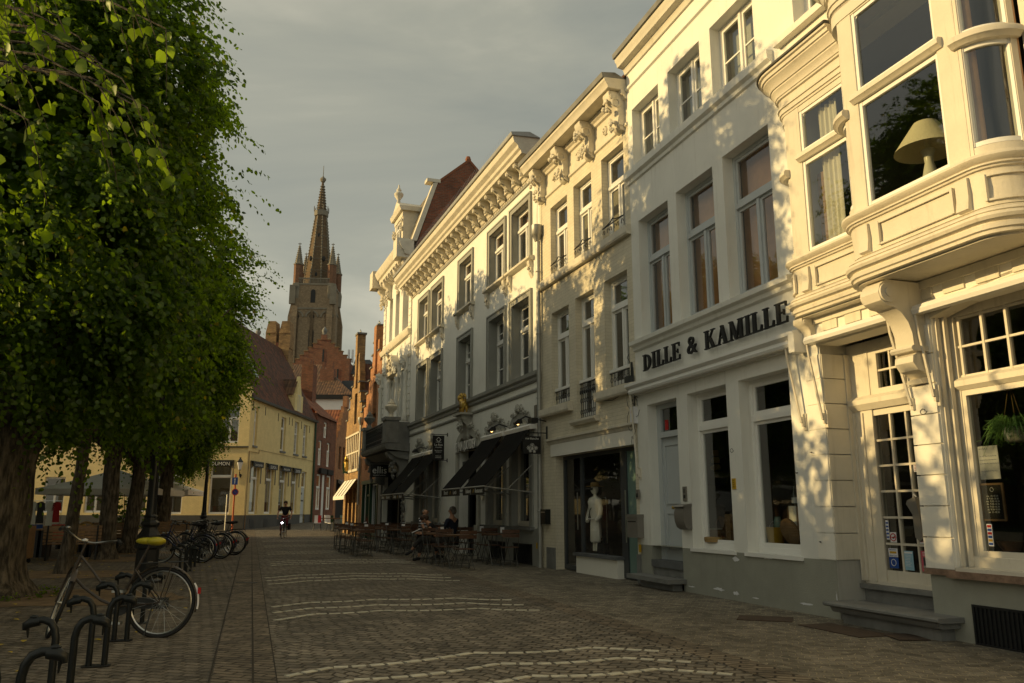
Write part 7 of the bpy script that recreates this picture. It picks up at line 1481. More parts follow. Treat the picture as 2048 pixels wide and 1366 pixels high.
def lamppost(x, y, h, label, near):
    t = empty('street_lamp', (x, y, 0), 0, label, 'street lamp')
    b = MB(); b.lathe([(.27, 0), (.27, .04), (.24, .05), (.205, .08), (.195, .60), (.235, .63), (.24, .69), (.20, .72), (.17, .78), (.205, .82), (.20, .86), (.15, .93), (.125, 1.0), (.165, 1.05), (.16, 1.09), (.12, 1.13), (.11, 1.18), (.125, 1.2), (.10, 1.24)], n=8, ang=R(22.5)); b.build('base', M['iron'], t, 25)
    b = MB(); b.lathe([(.10, 1.2), (.085, 1.5), (.06, h-1.0), (.05, h-.7), (.09, h-.68), (.05, h-.62), (.04, h-.5)], n=14)
    for k in range(10): a = k*.628; b.tube([(.088*math.cos(a), .088*math.sin(a), 1.3), (.06*math.cos(a), .06*math.sin(a), h-1.05)], .007, 3)
    b.build('pole', M['iron'], t, 50)
    lan = MB(); lan.lathe([(.06, h-.5), (.08, h-.48), (.19, h-.05), (.20, h-.03), (.14, h+.05), (.06, h+.14), (.05, h+.2), (.01, h+.28)], n=6); f = lan.build('lantern', M['iron'], t); MB().lathe([(.09, h-.46), (.185, h-.08)], n=6).build('lantern_glass', M['frost'], f)
lamppost(-6.78, 15.55, 4.9, 'black cast iron lamp post with fluted base beside the near bicycle', 1); lamppost(-13.4, 36, 3.9, 'slim black lamp post beyond the far bicycles', 0)
t = empty('wall_lantern', (-16.5, 49.9, 3.35), 0, 'old black wall lantern on the corner of the yellow house', 'lantern'); b = MB(); b.tube([(0, .1, .1), (.0, -.25, .05), (0, -.3, .3)], .03, 6); b.ell((0, -.1, .05), (.07, .1, .12)); b.lathe([(.05, .35), (.17, .85), (.19, .87), (.1, 1.0), (.05, 1.08), (.07, 1.14)], (0, -.3, 0), 6); f = b.build('bracket', M['iron'], t, 40); MB().lathe([(.075, .40), (.175, .84)], (0, -.3, 0), 6).build('lantern_glass', M['paper'], f)
t = empty('sign_post', (-16.38, 48.6, gz(48.6)), R(0), 'orange post carrying a small blue sign with a white arrow at the yellow corner', 'road sign')
M['orange'] = mat('orange_post_paint', (.50, .10, .02), .5, .1, 5)
b = MB(); b.tube([(0, 0, 0), (0, 0, 3.3)], .055, 8); b.build('post', M['orange'], t, 50); MB().box(-.17, .17, -.07, -.055, 2.68, 3.1).build('blue_panel', M['blue'], t); b = MB(); b.box(-.018, .018, -.078, -.072, 2.74, 3.0); b.prism([(-.06, -.072, 2.96), (.06, -.072, 2.96), (0, -.072, 3.06)], (0, -.006, 0)); b.build('arrow', M['letter'], t)
b = MB(); b.tube([(.06, -.06, 2.25), (.06, -.075, 2.25)], .2, 18); r_ = b.build('round_panel', M['blue'], t); MB().ring((.06, -.08, 2.25), .18, .022, 'Y', 20, 5).bar((-.06, -.085, 2.37), (.18, -.085, 2.13), .035, .01).build('red_band', M['red'], r_)
t = tag(MB().tube([(0, 0, 0), (0, 0, 2.1)], .04, 6).build('thin_grey_post', M['zinc']), 'thin grey post left of the orange post on the yellow corner', 'post'); t.location = (-16.9, 48.9, gz(48.9))
# --- terrace chairs and tables
def chair(label, m='wood'):
    t = empty('folding_chair', (0, 0, 0), 0, label, 'chair', 'slatted folding chairs on the terrace')
    b = MB(); [b.box(-.18+.065*k, -.125+.065*k, -.2, .2, .44, .458) for k in range(6)]; b.build('seat', M[m], t)
    b = MB()
    for z in (.68, .78):
        pts = [(-.235-.02*(z-.68)/.1*1+.0, -.21+.07*k, 0) for k in range(7)]
        for k in range(6):
            y0, y1 = -.21+.07*k, -.14+.07*k; c = lambda y: -.225-.03*(1-(y/.21)**2)-.15*(z-.68)
            b.prism([(c(y0), y0, z), (c(y0)-.014, y0, z), (c(y1)-.014, y1, z), (c(y1), y1, z)], (0, 0, .078))
    b.build('backrest', M[m], t)
    b = MB()
    for y in (-.19, .19):
        b.tube([(.20, y, 0), (.17, y, .03), (-.02, y, .30), (-.20, y, .55), (-.25, y, .87)], .009, 5); b.tube([(-.24, y*.9, 0), (-.21, y*.9, .03), (.0, y*.9, .28), (.17, y*.9, .44)], .009, 5)
    b.tube([(.10, -.19, .13), (.10, .19, .13)], .007, 4); b.tube([(-.16, -.17, .10), (-.16, .17, .10)], .007, 4); b.build('frame', M['chairmetal'], t, 50)
    return t
def table(label):
    t = empty('terrace_table', (0, 0, 0), 0, label, 'table', 'wooden terrace tables'); b = MB(); [b.box(-.30+.1*k, -.205+.1*k, -.30, .30, .725, .75) for k in range(6)]; b.build('tabletop', M['wood'], t)
    b = MB()
    for y in (-.24, .24): b.tube([(.26, y, 0), (-.2, y, .72)], .011, 5); b.tube([(-.26, y*.9, 0), (.2, y*.9, .72)], .011, 5)
    b.tube([(.24, -.24, .03), (.24, .24, .03)], .009, 4); b.tube([(-.24, -.22, .03), (-.24, .22, .03)], .009, 4); b.build('frame', M['chairmetal'], t, 50); return t
def caddy(label):
    t = empty('menu_stand', (0, 0, 0), 0, label, 'menu stand', 'menu stands on the terrace tables'); MB().box(-.01, .01, -.05, .05, .02, .16).build('card', M['paper'], t); b = MB().lathe([(.03, 0), (.03, .06), (.02, .08)], (.05, .06, 0), 8); b.build('salt_pot', M['ceramic'], t, 50); MB().box(-.05, .08, -.07, .1, 0, .015).box(-.012, .012, -.052, .052, .155, .19).build('tray', M['dark'], t); return t
rows = {'wall': [(-5.75, .72), (-7.35, .75), (-12.6, .8), (-14.4, .8), (-16.2, .8), (-17.9, .8)], 'middle': [(-5.25, 1.95), (-6.75, 2.0), (-11.4, 1.9), (-13.3, 2.0), (-15.2, 2.1), (-17.2, 2.0)], 'street': [(-11.0, 3.1), (-13.0, 3.2), (-15.1, 3.0)]}
CH0 = TB0 = CD0 = None; rr = random.Random(3)
for rn, pl_ in rows.items():
    for i, (u, w) in enumerate(pl_):
        dsc = '%s %s-row table beyond the drainpipe' % (['first', 'second', 'third', 'fourth', 'fifth', 'sixth', 'seventh', 'eighth', 'ninth'][i], rn); p = at(AZB, u, 0, w); base = R(AZB-90)
        l = 'slatted brown terrace table, '+dsc
        if TB0 is None: TB0 = table(l); o = TB0
        else: o = dup(TB0, p, 0, l)
        o.location = (p[0], p[1], .008); o.rotation_euler = (0, 0, base+rr.uniform(-.06, .06))
        if rr.random() < .75:
            l = 'white menu stand with salt pot on the '+dsc
            if CD0 is None: CD0 = caddy(l); o = CD0
            else: o = dup(CD0, p, 0, l)
            q = at(AZB, u+rr.uniform(-.1, .1), 0, w-.1); o.location = (q[0], q[1], .758); o.rotation_euler = (0, 0, base+rr.uniform(-.5, .5))
        for s, nm in ((1, 'near'), (-1, 'far')):
            l = 'folding chair on the %s side of the %s' % (nm, dsc); q = at(AZB, u+s*rr.uniform(.52, .64), 0, w+rr.uniform(-.06, .06))
            if CH0 is None: CH0 = chair(l, 'wood2'); o = CH0
            else: o = dup(CH0, q, 0, l)
            o.location = (q[0], q[1], .008); o.rotation_euler = (0, 0, base+(math.pi if s > 0 else 0)+rr.uniform(-.2, .2))
# painted chairs further on
def panelchair(label, cols):
    t = empty('painted_chair', (0, 0, 0), 0, label, 'chair', 'painted metal chairs at the far corner'); b = MB()
    for k, c in enumerate(cols): MB().prism([(-.2+.4*k/len(cols), .0, .42), (-.2+.4*(k+1)/len(cols), .0, .42), (-.2+.4*(k+1)/len(cols), .06, .88), (-.2+.4*k/len(cols), .06, .88)], (0, -.02, 0)).build('backrest_panel', M[c], t)
    MB().box(-.2, .2, -.4, 0, .42, .45).build('seat', M[cols[0]], t)
    for x in (-.17, .17):
        for y in (-.36, -.02): MB().tube([(x, y, .42), (x*1.3, y*1.1+(.08 if y > -.1 else -.05), 0)], .012, 5).build('leg', M['iron'], t)
    return t
for i, (x, y, c, a, l) in enumerate(((-11.55, 49.3, ('paper', 'red'), 10, 'white and red backed chair at the sunlit corner'), (-11.1, 49.8, ('paper',), 60, 'white backed chair behind the red and white one'), (-10.75, 49.1, ('paper', 'green'), 40, 'green and white backed chair in the sunlit strip'), (-10.2, 49.7, ('green',), 80, 'plain green backed chair by the far café table'), (-9.7, 49.2, ('paper',), -90, 'white backed chair nearest the brick pillars'), (-9.3, 49.8, ('paper', 'paper'), -60, 'pale chair against the far brick pillars'))):
    o = panelchair(l, c); o.location = (x, y, gz(y)+.006); o.rotation_euler = (0, 0, R(a))
t = empty('cafe_table', (-10.4, 48.4, gz(48.4)), 0, 'dark round-legged café table between the painted chairs', 'table'); MB().box(-.7, .7, -.35, .35, .72, .76).build('tabletop', M['wood'], t); MB().lathe([(.25, 0), (.2, .03), (.04, .06), (.04, .72)], n=10).build('leg', M['iron'], t, 40)
# --- left terrace
def parasol(x, y, hw, z0, z1, label, rz=.15):
    t = empty('parasol', (x, y, 0), rz, label, 'parasol', 'pale square parasols on the left terrace'); b = MB(); c = [(-hw, -hw), (hw, -hw), (hw, hw), (-hw, hw)]; n = 6
    for k in range(4):
        a, d = c[k], c[(k+1) % 4]
        b.add([(a[0], a[1], z0), (d[0], d[1], z0), (d[0]*.5, d[1]*.5, (z0+z1)/2-.04), (a[0]*.5, a[1]*.5, (z0+z1)/2-.04)], [(0, 1, 2, 3)]); b.add([(a[0]*.5, a[1]*.5, (z0+z1)/2-.04), (d[0]*.5, d[1]*.5, (z0+z1)/2-.04), (0, 0, z1)], [(0, 1, 2)])
    cn = b.build('canopy', M['canvas'], t); b = MB()
    for k in range(4): a, d = c[k], c[(k+1) % 4]; b.quad((a[0], a[1], z0), (d[0], d[1], z0), (d[0], d[1], z0-.22), (a[0], a[1], z0-.22))
    b.build('valance', M['canvas'], cn); MB().tube([(0, 0, 0), (0, 0, z1)], .04, 8).build('pole', M['wood'], t, 50)
    for k in range(4): MB().bar((0, 0, z1-.35), (c[k][0], c[k][1], z0), .025).build('rib', M['wood'], t)
parasol(-15.9, 33, 2.15, 2.12, 2.95, 'large pale parasol between the tree trunks on the left terrace'); parasol(-17.0, 39.5, 1.8, 2.25, 2.95, 'pale parasol partly behind the lamp post and farther trunks')
t = empty('pallet_cabinet', (-12.75, 21.2, 0), R(10), 'pale wooden cabinet on castors with open compartments behind the thick tree trunk', 'cabinet')
b = MB(); b.box(-.45, .45, -.3, .3, .86, .93); b.box(-.45, -.40, -.3, .3, .12, .86); b.box(.40, .45, -.3, .3, .12, .86); b.box(.05, .09, -.3, .3, .12, .86); [b.box(-.4, .4, -.3, .3, z, z+.04) for z in (.12, .36, .60)]; b.box(-.4, .4, .27, .3, .12, .86); b.build('carcass', M['oak'], t); b = MB(); [b.ell((x, y, .06), (.05, .03, .06)) for x in (-.38, .38) for y in (-.24, .24)]; b.build('castor', M['rubber'], t)
def hightable(x, y, rz, label):
    t = empty('plank_table', (x, y, 0), rz, label, 'table', 'dark plank tables on the left terrace'); b = MB(); [b.box(-.9, .9, -.38+.26*k, -.14+.26*k, .76, .80) for k in range(3)]; b.build('tabletop', M['oak'], t)
    for q in (-.75, -.6, .6, .75): MB().box(q-.035, q+.035, -.28, .28, 0, .76).build('leg', M['iron'], t)
hightable(-12.9, 24.2, .1, 'dark legged plank table behind the thin trunk at the left'); hightable(-15.2, 29.5, .2, 'plank table behind the middle trunks'); hightable(-14.6, 27.2, .0, 'plank table nearest the two middle trunks')
def bench(x, y, rz, label):
    t = empty('slatted_bench', (x, y, 0), rz, label, 'bench', 'slatted wooden benches on the left terrace'); b = MB(); [b.box(-.7, .7, .18+.0*k, .21, .48+.09*k, .555+.09*k) for k in range(5)]; b.build('backrest', M['oak'], t); b = MB(); [b.box(-.7, .7, -.2+.08*k, -.13+.08*k, .42, .45) for k in range(5)]; b.build('seat', M['oak'], t)
    for q in (-.6, .6): MB().box(q-.02, q+.02, -.2, .2, 0, .42).box(q-.02, q+.02, .21, .24, .42, .92).build('leg', M['iron'], t)
for i, (x, y, a, l) in enumerate(((-11.9, 22.6, 200, 'slatted bench back just right of the thin trunk'), (-13.6, 28.3, 170, 'slatted bench left of the fluted lamp post'), (-12.6, 30.6, 195, 'slatted bench right behind the fluted lamp post'), (-14.3, 34.8, 180, 'slatted bench between the two farthest trunks'))): bench(x, y, R(a), l)
for i, (x, y, m_, l) in enumerate(((-15.4, 25.6, 'red', 'red backed terrace chair left of the thin trunk'), (-14.9, 26.0, 'blue', 'blue backed terrace chair left of the thin trunk'), (-14.3, 26.2, 'red', 'dark red backed chair between the blue and orange ones'), (-13.9, 26.6, 'yellow', 'orange backed terrace chair touching the thin trunk'), (-14.6, 31.8, 'red', 'red backed chair behind the two middle trunks'))):
    o = panelchair(l, (m_,)); o['group'] = 'coloured chairs on the left terrace'; o.location = (x, y, .006); o.rotation_euler = (0, 0, R(180+i*12))
t = empty('wicker_chair', (-13.2, 25.7, 0), R(20), 'round backed wicker armchair behind the slatted bench', 'chair'); b = MB(); [b.ring((0, .1, .72), .22+.03*k, .02, 'Y', 20, 5) for k in range(2)]; b.lathe([(.26, .38), (.28, .44), (.2, .46)], n=16); [b.tube([(x, y, 0), (x*.8, y*.8, .4)], .02, 5) for x in (-.22, .22) for y in (-.2, .2)]; [b.tube([(-.2+.05*k, .1, .52), (-.2+.05*k, .1, .92)], .008, 4) for k in range(9)]; b.build('body', M['straw'], t, 50)
t = empty('clothes_stand', (-21.8, 37.5, 0), R(25), 'clothes rail hung with white, blue and dark garments outside the left shops', 'clothes rail'); MB().tube([(-1.2, 0, 0), (-1.2, 0, 1.75), (1.2, 0, 1.75), (1.2, 0, 0)], .02, 6).build('rail', M['steel'], t, 40)
for k, (x, m_, z) in enumerate(((-1.0, 'red', .5), (-.75, 'maroon', .5), (-.45, 'cloth', .9), (-.2, 'paperblue', .8), (.05, 'cloth', .7), (.35, 'greycloth', .75), (.75, 'cloth', .55), (1.0, 'red', .8))):
    b = MB(); b.prism([(x-.16, 0, 1.66), (x-.03, 0, 1.72), (x+.03, 0, 1.72), (x+.16, 0, 1.66), (x+.2, 0, 1.3), (x+.12, 0, 1.32), (x+.14+.02*(k % 3), 0, z), (x-.14, 0, z), (x-.12, 0, 1.32), (x-.2, 0, 1.3)], (0, .08, 0)); o = b.build('hanging_garment', M[m_], None); o.location = t.location; o.rotation_euler = t.rotation_euler; tag(o, ['red coat hanging leftmost on the clothes rail', 'dark maroon coat on the clothes rail', 'white blouse on the clothes rail', 'pale blue shirt on the clothes rail', 'short white top in the middle of the clothes rail', 'dark patterned garment on the clothes rail', 'long white trousers on the clothes rail', 'short red garment rightmost on the clothes rail'][k], 'garment', 'garments on the clothes rail')
t = empty('potted_shrub', (-13.9, 29.6, 0), 0, 'broad leaved young tree in a tub against the pale parasol', 'plant'); MB().lathe([(.2, 0), (.26, .45), (.28, .5), (.24, .5)], n=14).build('tub', M['dark'], t, 40); SHRUB = t

# ================================================================== people
def person(label, cat, J, top='blackcloth', legs='greycloth', hair='hairgrey', loc=(0, 0, 0), rz=0, sc=1, bald=False, sleeves=True, extra=None):
    """J: joint dict of 3-D points"""
    t = empty('person', loc, rz, label, cat); V = {k: Vector(v) for k, v in J.items()}
    ch = [('pel', None, V['pel'], .125), ('wai', 'pel', V['pel'].lerp(V['che'], .5), .115), ('che', 'wai', V['che'], .135), ('nec', 'che', V['nec'], .058), ('hd0', 'nec', V['nec'].lerp(V['head'], .55), .06), ('hd', 'hd0', V['head'], (.088, .10)), ('hd2', 'hd', V['head']+(V['head']-V['nec']).normalized()*.07, .075)]
    for s in 'LR':
        ch += [('sh'+s, 'che', V['sh'+s], .058), ('el'+s, 'sh'+s, V['el'+s], .042), ('wr'+s, 'el'+s, V['wr'+s], .027), ('hip'+s, 'pel', V['hip'+s], .088), ('kn'+s, 'hip'+s, V['kn'+s], .060), ('an'+s, 'kn'+s, V['an'+s], .038)]
    body = skinned('body', ch, M['skin'], t, 1)
    g = lambda k, e: [c[3] if not isinstance(c[3], tuple) else c[3][0] for c in ch if c[0] == k][0]+e
    c2 = [('pel', None, V['pel']+Vector((0, 0, .02)), .145), ('wai', 'pel', V['pel'].lerp(V['che'], .5), .135), ('che', 'wai', V['che'], .155), ('nb', 'che', V['che'].lerp(V['nec'], .6), .085)]
    for s in 'LR':
        e = 1.0 if sleeves is True else sleeves; c2 += [('sh'+s, 'che', V['sh'+s], .073), ('el'+s, 'sh'+s, V['el'+s] if e >= 1 else V['sh'+s].lerp(V['el'+s], e), .055)]
        if e >= 1: c2 += [('wr'+s, 'el'+s, V['el'+s].lerp(V['wr'+s], .85), .040)]
    skinned('top', c2, M[top], t, 1)
    c3 = [('pel', None, V['pel'], .145)]
    for s in 'LR': c3 += [('hip'+s, 'pel', V['hip'+s], .102), ('kn'+s, 'hip'+s, V['kn'+s], .074), ('an'+s, 'kn'+s, V['kn'+s].lerp(V['an'+s], .80), .056)]
    skinned('trousers', c3, M[legs], t, 1)
    f = V['face'].normalized() if 'face' in V else Vector((1, 0, 0)); up = (V['head']-V['nec']).normalized(); sd = f.cross(up).normalized(); H = V['head']
    b = MB()
    if not bald: b.ell(H-f*.02+up*.05, (.10, .10, .085), 12, 8); b.ell(H-f*.06, (.075, .085, .10), 10, 6)
    else: b.ell(H-f*.05+up*.01, (.075, .088, .07), 10, 6)
    b.build('hair', M[hair], t, 60)
    b = MB(); b.tube([H+f*.085+up*.02, H+f*.115-up*.02, H+f*.088-up*.03], [.01, .016, .012], 6); [b.ell(H+sd*s*.092-up*.01, (.02, .02, .03), 6, 4) for s in (-1, 1)]; b.build('nose_and_ears', M['skin'], t, 60)
    b = MB(); [b.ell(H+f*.088+sd*s*.035+up*.02, .010, 6, 4) for s in (-1, 1)]; b.obox(H+f*.086-up*.055, .045, .012, .010, math.atan2(sd.y, sd.x)); b.build('eyes_and_mouth', M['hairbrown'], t)
    for s in 'LR':
        w = V['wr'+s]; d = (w-V['el'+s]).normalized(); o = d.cross(Vector((0, 0, 1))).normalized(); q = [('p', None, w, .026), ('p2', 'p', w+d*.045, .030), ('p3', 'p2', w+d*.075, .028)]
        for k, (off, ln) in enumerate(((-.026, .055), (-.009, .066), (.009, .062), (.025, .048))):
            a = w+d*.085+o*off; q += [('f%da' % k, 'p3', a, .0085), ('f%db' % k, 'f%da' % k, a+d*ln*.5-Vector((0, 0, .008)), .008), ('f%dc' % k, 'f%db' % k, a+d*ln*.8-Vector((0, 0, .03)), .007)]
        q += [('t', 'p', w+d*.03-o*.03, .010), ('t2', 't', w+d*.065-o*.045-Vector((0, 0, .01)), .009)]
        skinned('hand', q, M['skin'], body, 1)
        a = V['an'+s]; fd = V['ft'+s].normalized(); skinned('shoe', [('a', None, a-Vector((0, 0, .02)), .045), ('h', 'a', a-fd*.04-Vector((0, 0, .05)), .038), ('m', 'a', a+fd*.08-Vector((0, 0, .055)), .042), ('t', 'm', a+fd*.17-Vector((0, 0, .065)), .032)], M['rubber'], t, 1)
    if extra: extra(t, V)
    return t
# reading woman, legs crossed, facing the street (-x)
person('seated woman in a black top and grey trousers bending over a book with crossed legs', 'person', dict(pel=(0, 0, .56), che=(-.18, 0, .86), nec=(-.30, 0, 1.0), head=(-.40, 0, 1.08), shL=(-.22, -.17, .93), shR=(-.22, .17, .93), elL=(-.30, -.24, .70), elR=(-.30, .22, .70), wrL=(-.52, -.12, .72), wrR=(-.52, .10, .73), hipL=(-.03, -.10, .52), hipR=(-.03, .10, .52), knL=(-.48, -.06, .60), knR=(-.46, .08, .50), anL=(-.72, .06, .28), anR=(-.52, .08, .10), ftL=(-1, 0, -.3), ftR=(-1, 0, 0), face=(-.8, 0, -.6)), 'blackcloth', 'greycloth', 'hairbrown', (-1.95, 22.2, 0), R(8), sleeves=.5)
o = dup(CH0, (-1.93, 22.2, .008), R(186), 'slatted folding chair under the seated reading woman')
t = tag(MB().obox((0, 0, 0), .22, .16, .02, Matrix.Rotation(R(-25), 3, 'Y')).build('open_book', M['paper']), 'small open book in the hands of the seated woman', 'book'); t.location = (-2.56, 22.12, .78)
person('seated bald man in a striped shirt facing right at the terrace table', 'person', dict(pel=(0, 0, .56), che=(.04, 0, .95), nec=(.06, 0, 1.13), head=(.09, 0, 1.27), shL=(.04, .19, 1.05), shR=(.04, -.19, 1.05), elL=(.12, .24, .80), elR=(.16, -.22, .80), wrL=(.36, .12, .80), wrR=(.38, -.10, .80), hipL=(.05, .10, .52), hipR=(.05, -.10, .52), knL=(.46, .12, .52), knR=(.46, -.12, .52), anL=(.46, .12, .10), anR=(.50, -.12, .10), ftL=(1, 0, 0), ftR=(1, 0, 0), face=(1, -.3, 0)), 'stripes', 'blackcloth', 'hairgrey', (-2.55, 23.6, 0), R(-20), bald=True, sleeves=.6,
       extra=lambda t, V: MB().ring(V['head']+Vector((.1, -.05, .02)), .028, .004, 'X', 10, 4).ring(V['head']+Vector((.1, .03, .02)), .028, .004, 'X', 10, 4).build('spectacles', M['black'], t))
o = dup(CH0, (-2.57, 23.6, .008), R(-20), 'slatted folding chair under the man in the striped shirt')
person('seated broad man in a navy jumper seen from behind at the middle terrace table', 'person', dict(pel=(0, 0, .56), che=(.04, 0, .98), nec=(.05, 0, 1.16), head=(.05, 0, 1.30), shL=(.04, .22, 1.07), shR=(.04, -.22, 1.07), elL=(.10, .30, .82), elR=(.12, -.28, .82), wrL=(.32, .16, .84), wrR=(.30, -.12, .95), hipL=(.05, .11, .52), hipR=(.05, -.11, .52), knL=(.46, .14, .52), knR=(.46, -.14, .52), anL=(.46, .14, .10), anR=(.46, -.14, .10), ftL=(1, 0, 0), ftR=(1, 0, 0), face=(1, 0, 0)), 'navy', 'greycloth', 'hairgrey', (-1.62, 22.95, 0), R(150))
o = dup(CH0, (-1.6, 22.94, .008), R(150), 'slatted folding chair under the man in the navy jumper')
o = dup(TB0, (-2.42, 22.75, .008), R(AZB-90), 'slatted brown terrace table shared by the three seated people'); t = tag(MB().lathe([(.06, 0), (.09, .05), (.1, .09), (.09, .09)], n=12).build('coffee_bowl', M['ceramic']), 'pale coffee bowl on the table of the three seated people', 'bowl'); t.location = (-2.35, 22.62, .758)
# cyclist
cy = bicycle('bicycle with a lit front lamp ridden towards the camera', 'dark', 0, None, 'blackcloth', light=True); cy.location = (-11.2, 41.0, .008); cy.rotation_euler = (0, 0, R(-82))
MB().box(-.25, .12, .10, .24, .38, .70).build('pannier_bag', M['blackcloth'], cy)
person('cyclist in a dark jacket and maroon trousers riding towards the camera', 'person', dict(pel=(.14, 0, 1.02), che=(.22, 0, 1.38), nec=(.26, 0, 1.53), head=(.30, 0, 1.66), shL=(.24, .20, 1.46), shR=(.24, -.20, 1.46), elL=(.36, .33, 1.22), elR=(.36, -.33, 1.22), wrL=(.56, .31, 1.02), wrR=(.56, -.31, 1.02), hipL=(.16, .10, .96), hipR=(.16, -.10, .96), knL=(.54, .13, .80), knR=(.48, -.13, .66), anL=(.36, .14, .54), anR=(.46, -.14, .22), ftL=(1, 0, 0), ftR=(1, 0, 0), face=(1, 0, -.05)), 'blackcloth', 'maroon', 'hairbrown', (-11.2, 41.0, .008), R(-82), sleeves=.8)
# ================================================================== trees
def leafmat(name, col, tcol, var=.5):
    m, nt, b = nodes(name); nt.nodes.remove(b); out = nt.nodes['Material Output']
    g = N(nt, 'ShaderNodeNewGeometry'); mr = N(nt, 'ShaderNodeValToRGB'); cr = mr.color_ramp; L(nt, g.outputs['Random Per Island'], mr.inputs[0])
    cr.elements[0].color = c4(mul(col, 1-var)); cr.elements[1].color = c4(mul(col, 1+var*.7)); e = cr.elements.new(.985); e.color = c4(mul(col, 1+var*.5)); cr.elements[2].position = .994; cr.elements[2].color = (.16, .15, .015, 1)
    d = N(nt, 'ShaderNodeBsdfDiffuse'); t = N(nt, 'ShaderNodeBsdfTranslucent'); gl = N(nt, 'ShaderNodeBsdfGlossy', i_Roughness=.38); gl.inputs[0].default_value = (.5, .55, .45, 1); L(nt, mr.outputs[0], d.inputs[0])
    mv = N(nt, 'ShaderNodeMix', data_type='RGBA', blend_type='MULTIPLY'); mv.inputs[0].default_value = 1; mv.inputs[7].default_value = c4(tcol); L(nt, mr.outputs[0], mv.inputs[6]); L(nt, mv.outputs[2], t.inputs[0])
    m1 = N(nt, 'ShaderNodeMixShader', i_Fac=.58); L(nt, d.outputs[0], m1.inputs[1]); L(nt, t.outputs[0], m1.inputs[2]); m2 = N(nt, 'ShaderNodeMixShader', i_Fac=.04); L(nt, m1.outputs[0], m2.inputs[1]); L(nt, gl.outputs[0], m2.inputs[2]); L(nt, m2.outputs[0], out.inputs[0]); return m
M['leaf'] = leafmat('lime_leaf', (.056, .106, .011), (4.4, 3.7, 1.0))
M['leafbig'] = leafmat('near_lime_leaf', (.055, .100, .010), (4.0, 3.4, .8), .4)
M['bark'] = mat('furrowed_bark', (.105, .086, .062), .95, .45, 4, .0)
def barkmat():
    m = M['bark']; nt = m.node_tree; b = nt.nodes['Principled BSDF']; tc = N(nt, 'ShaderNodeTexCoord'); mp = N(nt, 'ShaderNodeMapping'); mp.inputs['Scale'].default_value = (17, 17, 3.4); L(nt, tc.outputs['Object'], mp.inputs['Vector'])
    n = N(nt, 'ShaderNodeTexNoise', i_Scale=1.0, i_Detail=5.0, i_Roughness=.6); L(nt, mp.outputs['Vector'], n.inputs['Vector']); bm_ = N(nt, 'ShaderNodeMapRange', i_From_Min=.38, i_From_Max=.62); bm_.inputs['To Min'].default_value = .35; bm_.inputs['To Max'].default_value = 1.5; L(nt, n.outputs['Fac'], bm_.inputs['Value']); sc_ = N(nt, 'ShaderNodeVectorMath', operation='SCALE'); src = b.inputs['Base Color'].links[0].from_socket; L(nt, src, sc_.inputs[0]); L(nt, bm_.outputs['Result'], sc_.inputs['Scale']); L(nt, sc_.outputs[0], b.inputs['Base Color'])
    bp = N(nt, 'ShaderNodeBump', i_Strength=1.0, i_Distance=.06); L(nt, n.outputs['Fac'], bp.inputs['Height']); L(nt, bp.outputs['Normal'], b.inputs['Normal'])
barkmat()
LEAF = np.array([(0, 0, 0), (.42, .16, .03), (.50, .52, .05), (.22, .88, .02), (0, 1.12, -.08), (-.22, .88, .02), (-.50, .52, .05), (-.42, .16, .03), (0, .5, -.05)])
LF = [(0, 1, 2, 8), (8, 2, 3, 4), (0, 8, 6, 7), (8, 4, 5, 6)]
def leaves(pos, dirs, ups, size, name, m, parent=None):
    n = len(pos); d = dirs/np.linalg.norm(dirs, axis=1, keepdims=True); s = np.cross(d, ups); s /= (np.linalg.norm(s, axis=1, keepdims=True)+1e-9); u = np.cross(s, d)
    V = pos[:, None, :]+size[:, None, None]*(LEAF[None, :, 0:1]*s[:, None, :]+LEAF[None, :, 1:2]*d[:, None, :]+LEAF[None, :, 2:3]*u[:, None, :])
    V = V.reshape(-1, 3); F_ = (np.array(LF)[None]+9*np.arange(n)[:, None, None]).reshape(-1)
    me = bpy.data.meshes.new(name); me.vertices.add(len(V)); me.vertices.foreach_set('co', V.astype(np.float32).ravel()); me.loops.add(len(F_)); me.loops.foreach_set('vertex_index', F_.astype(np.int32)); k = len(F_)//4
    me.polygons.add(k); me.polygons.foreach_set('loop_start', np.arange(0, len(F_), 4, dtype=np.int32)); me.polygons.foreach_set('loop_total', np.full(k, 4, dtype=np.int32)); me.update(calc_edges=True); me.materials.append(m)
    o = bpy.data.objects.new(name, me); COL.objects.link(o); o.parent = parent; return o
def sprays(rng, origins, outdir, nl, size, droop, length):
    """sprigs of alternating leaves growing from the origins"""
    n = len(origins); P_ = []; D_ = []; U_ = []; S_ = []
    L_ = length*rng.uniform(.6, 1.3, n); side = np.cross(outdir, np.array([0, 0, 1.])); side /= (np.linalg.norm(side, axis=1, keepdims=True)+1e-9)
    for k in range(nl):
        t = (k+.5)/nl; p = origins+outdir*(L_*t)[:, None]; p = p+np.array([0, 0, -1.])*(droop*L_*t*t)[:, None]; sg = 1 if k % 2 else -1
        dr = outdir*.55+side*sg*rng.uniform(.5, 1.1, (n, 1))+np.array([0, 0, -1.])*rng.uniform(.3, 1.1, (n, 1))+rng.normal(0, .25, (n, 3)); up = outdir*.7+np.array([0, 0, 1.])*.6+rng.normal(0, .55, (n, 3))
        P_.append(p+side*sg*.012); D_.append(dr); U_.append(up); S_.append(size*rng.uniform(.6, 1.2, n)*(1-.25*t))
    return np.concatenate(P_), np.concatenate(D_), np.concatenate(U_), np.concatenate(S_)
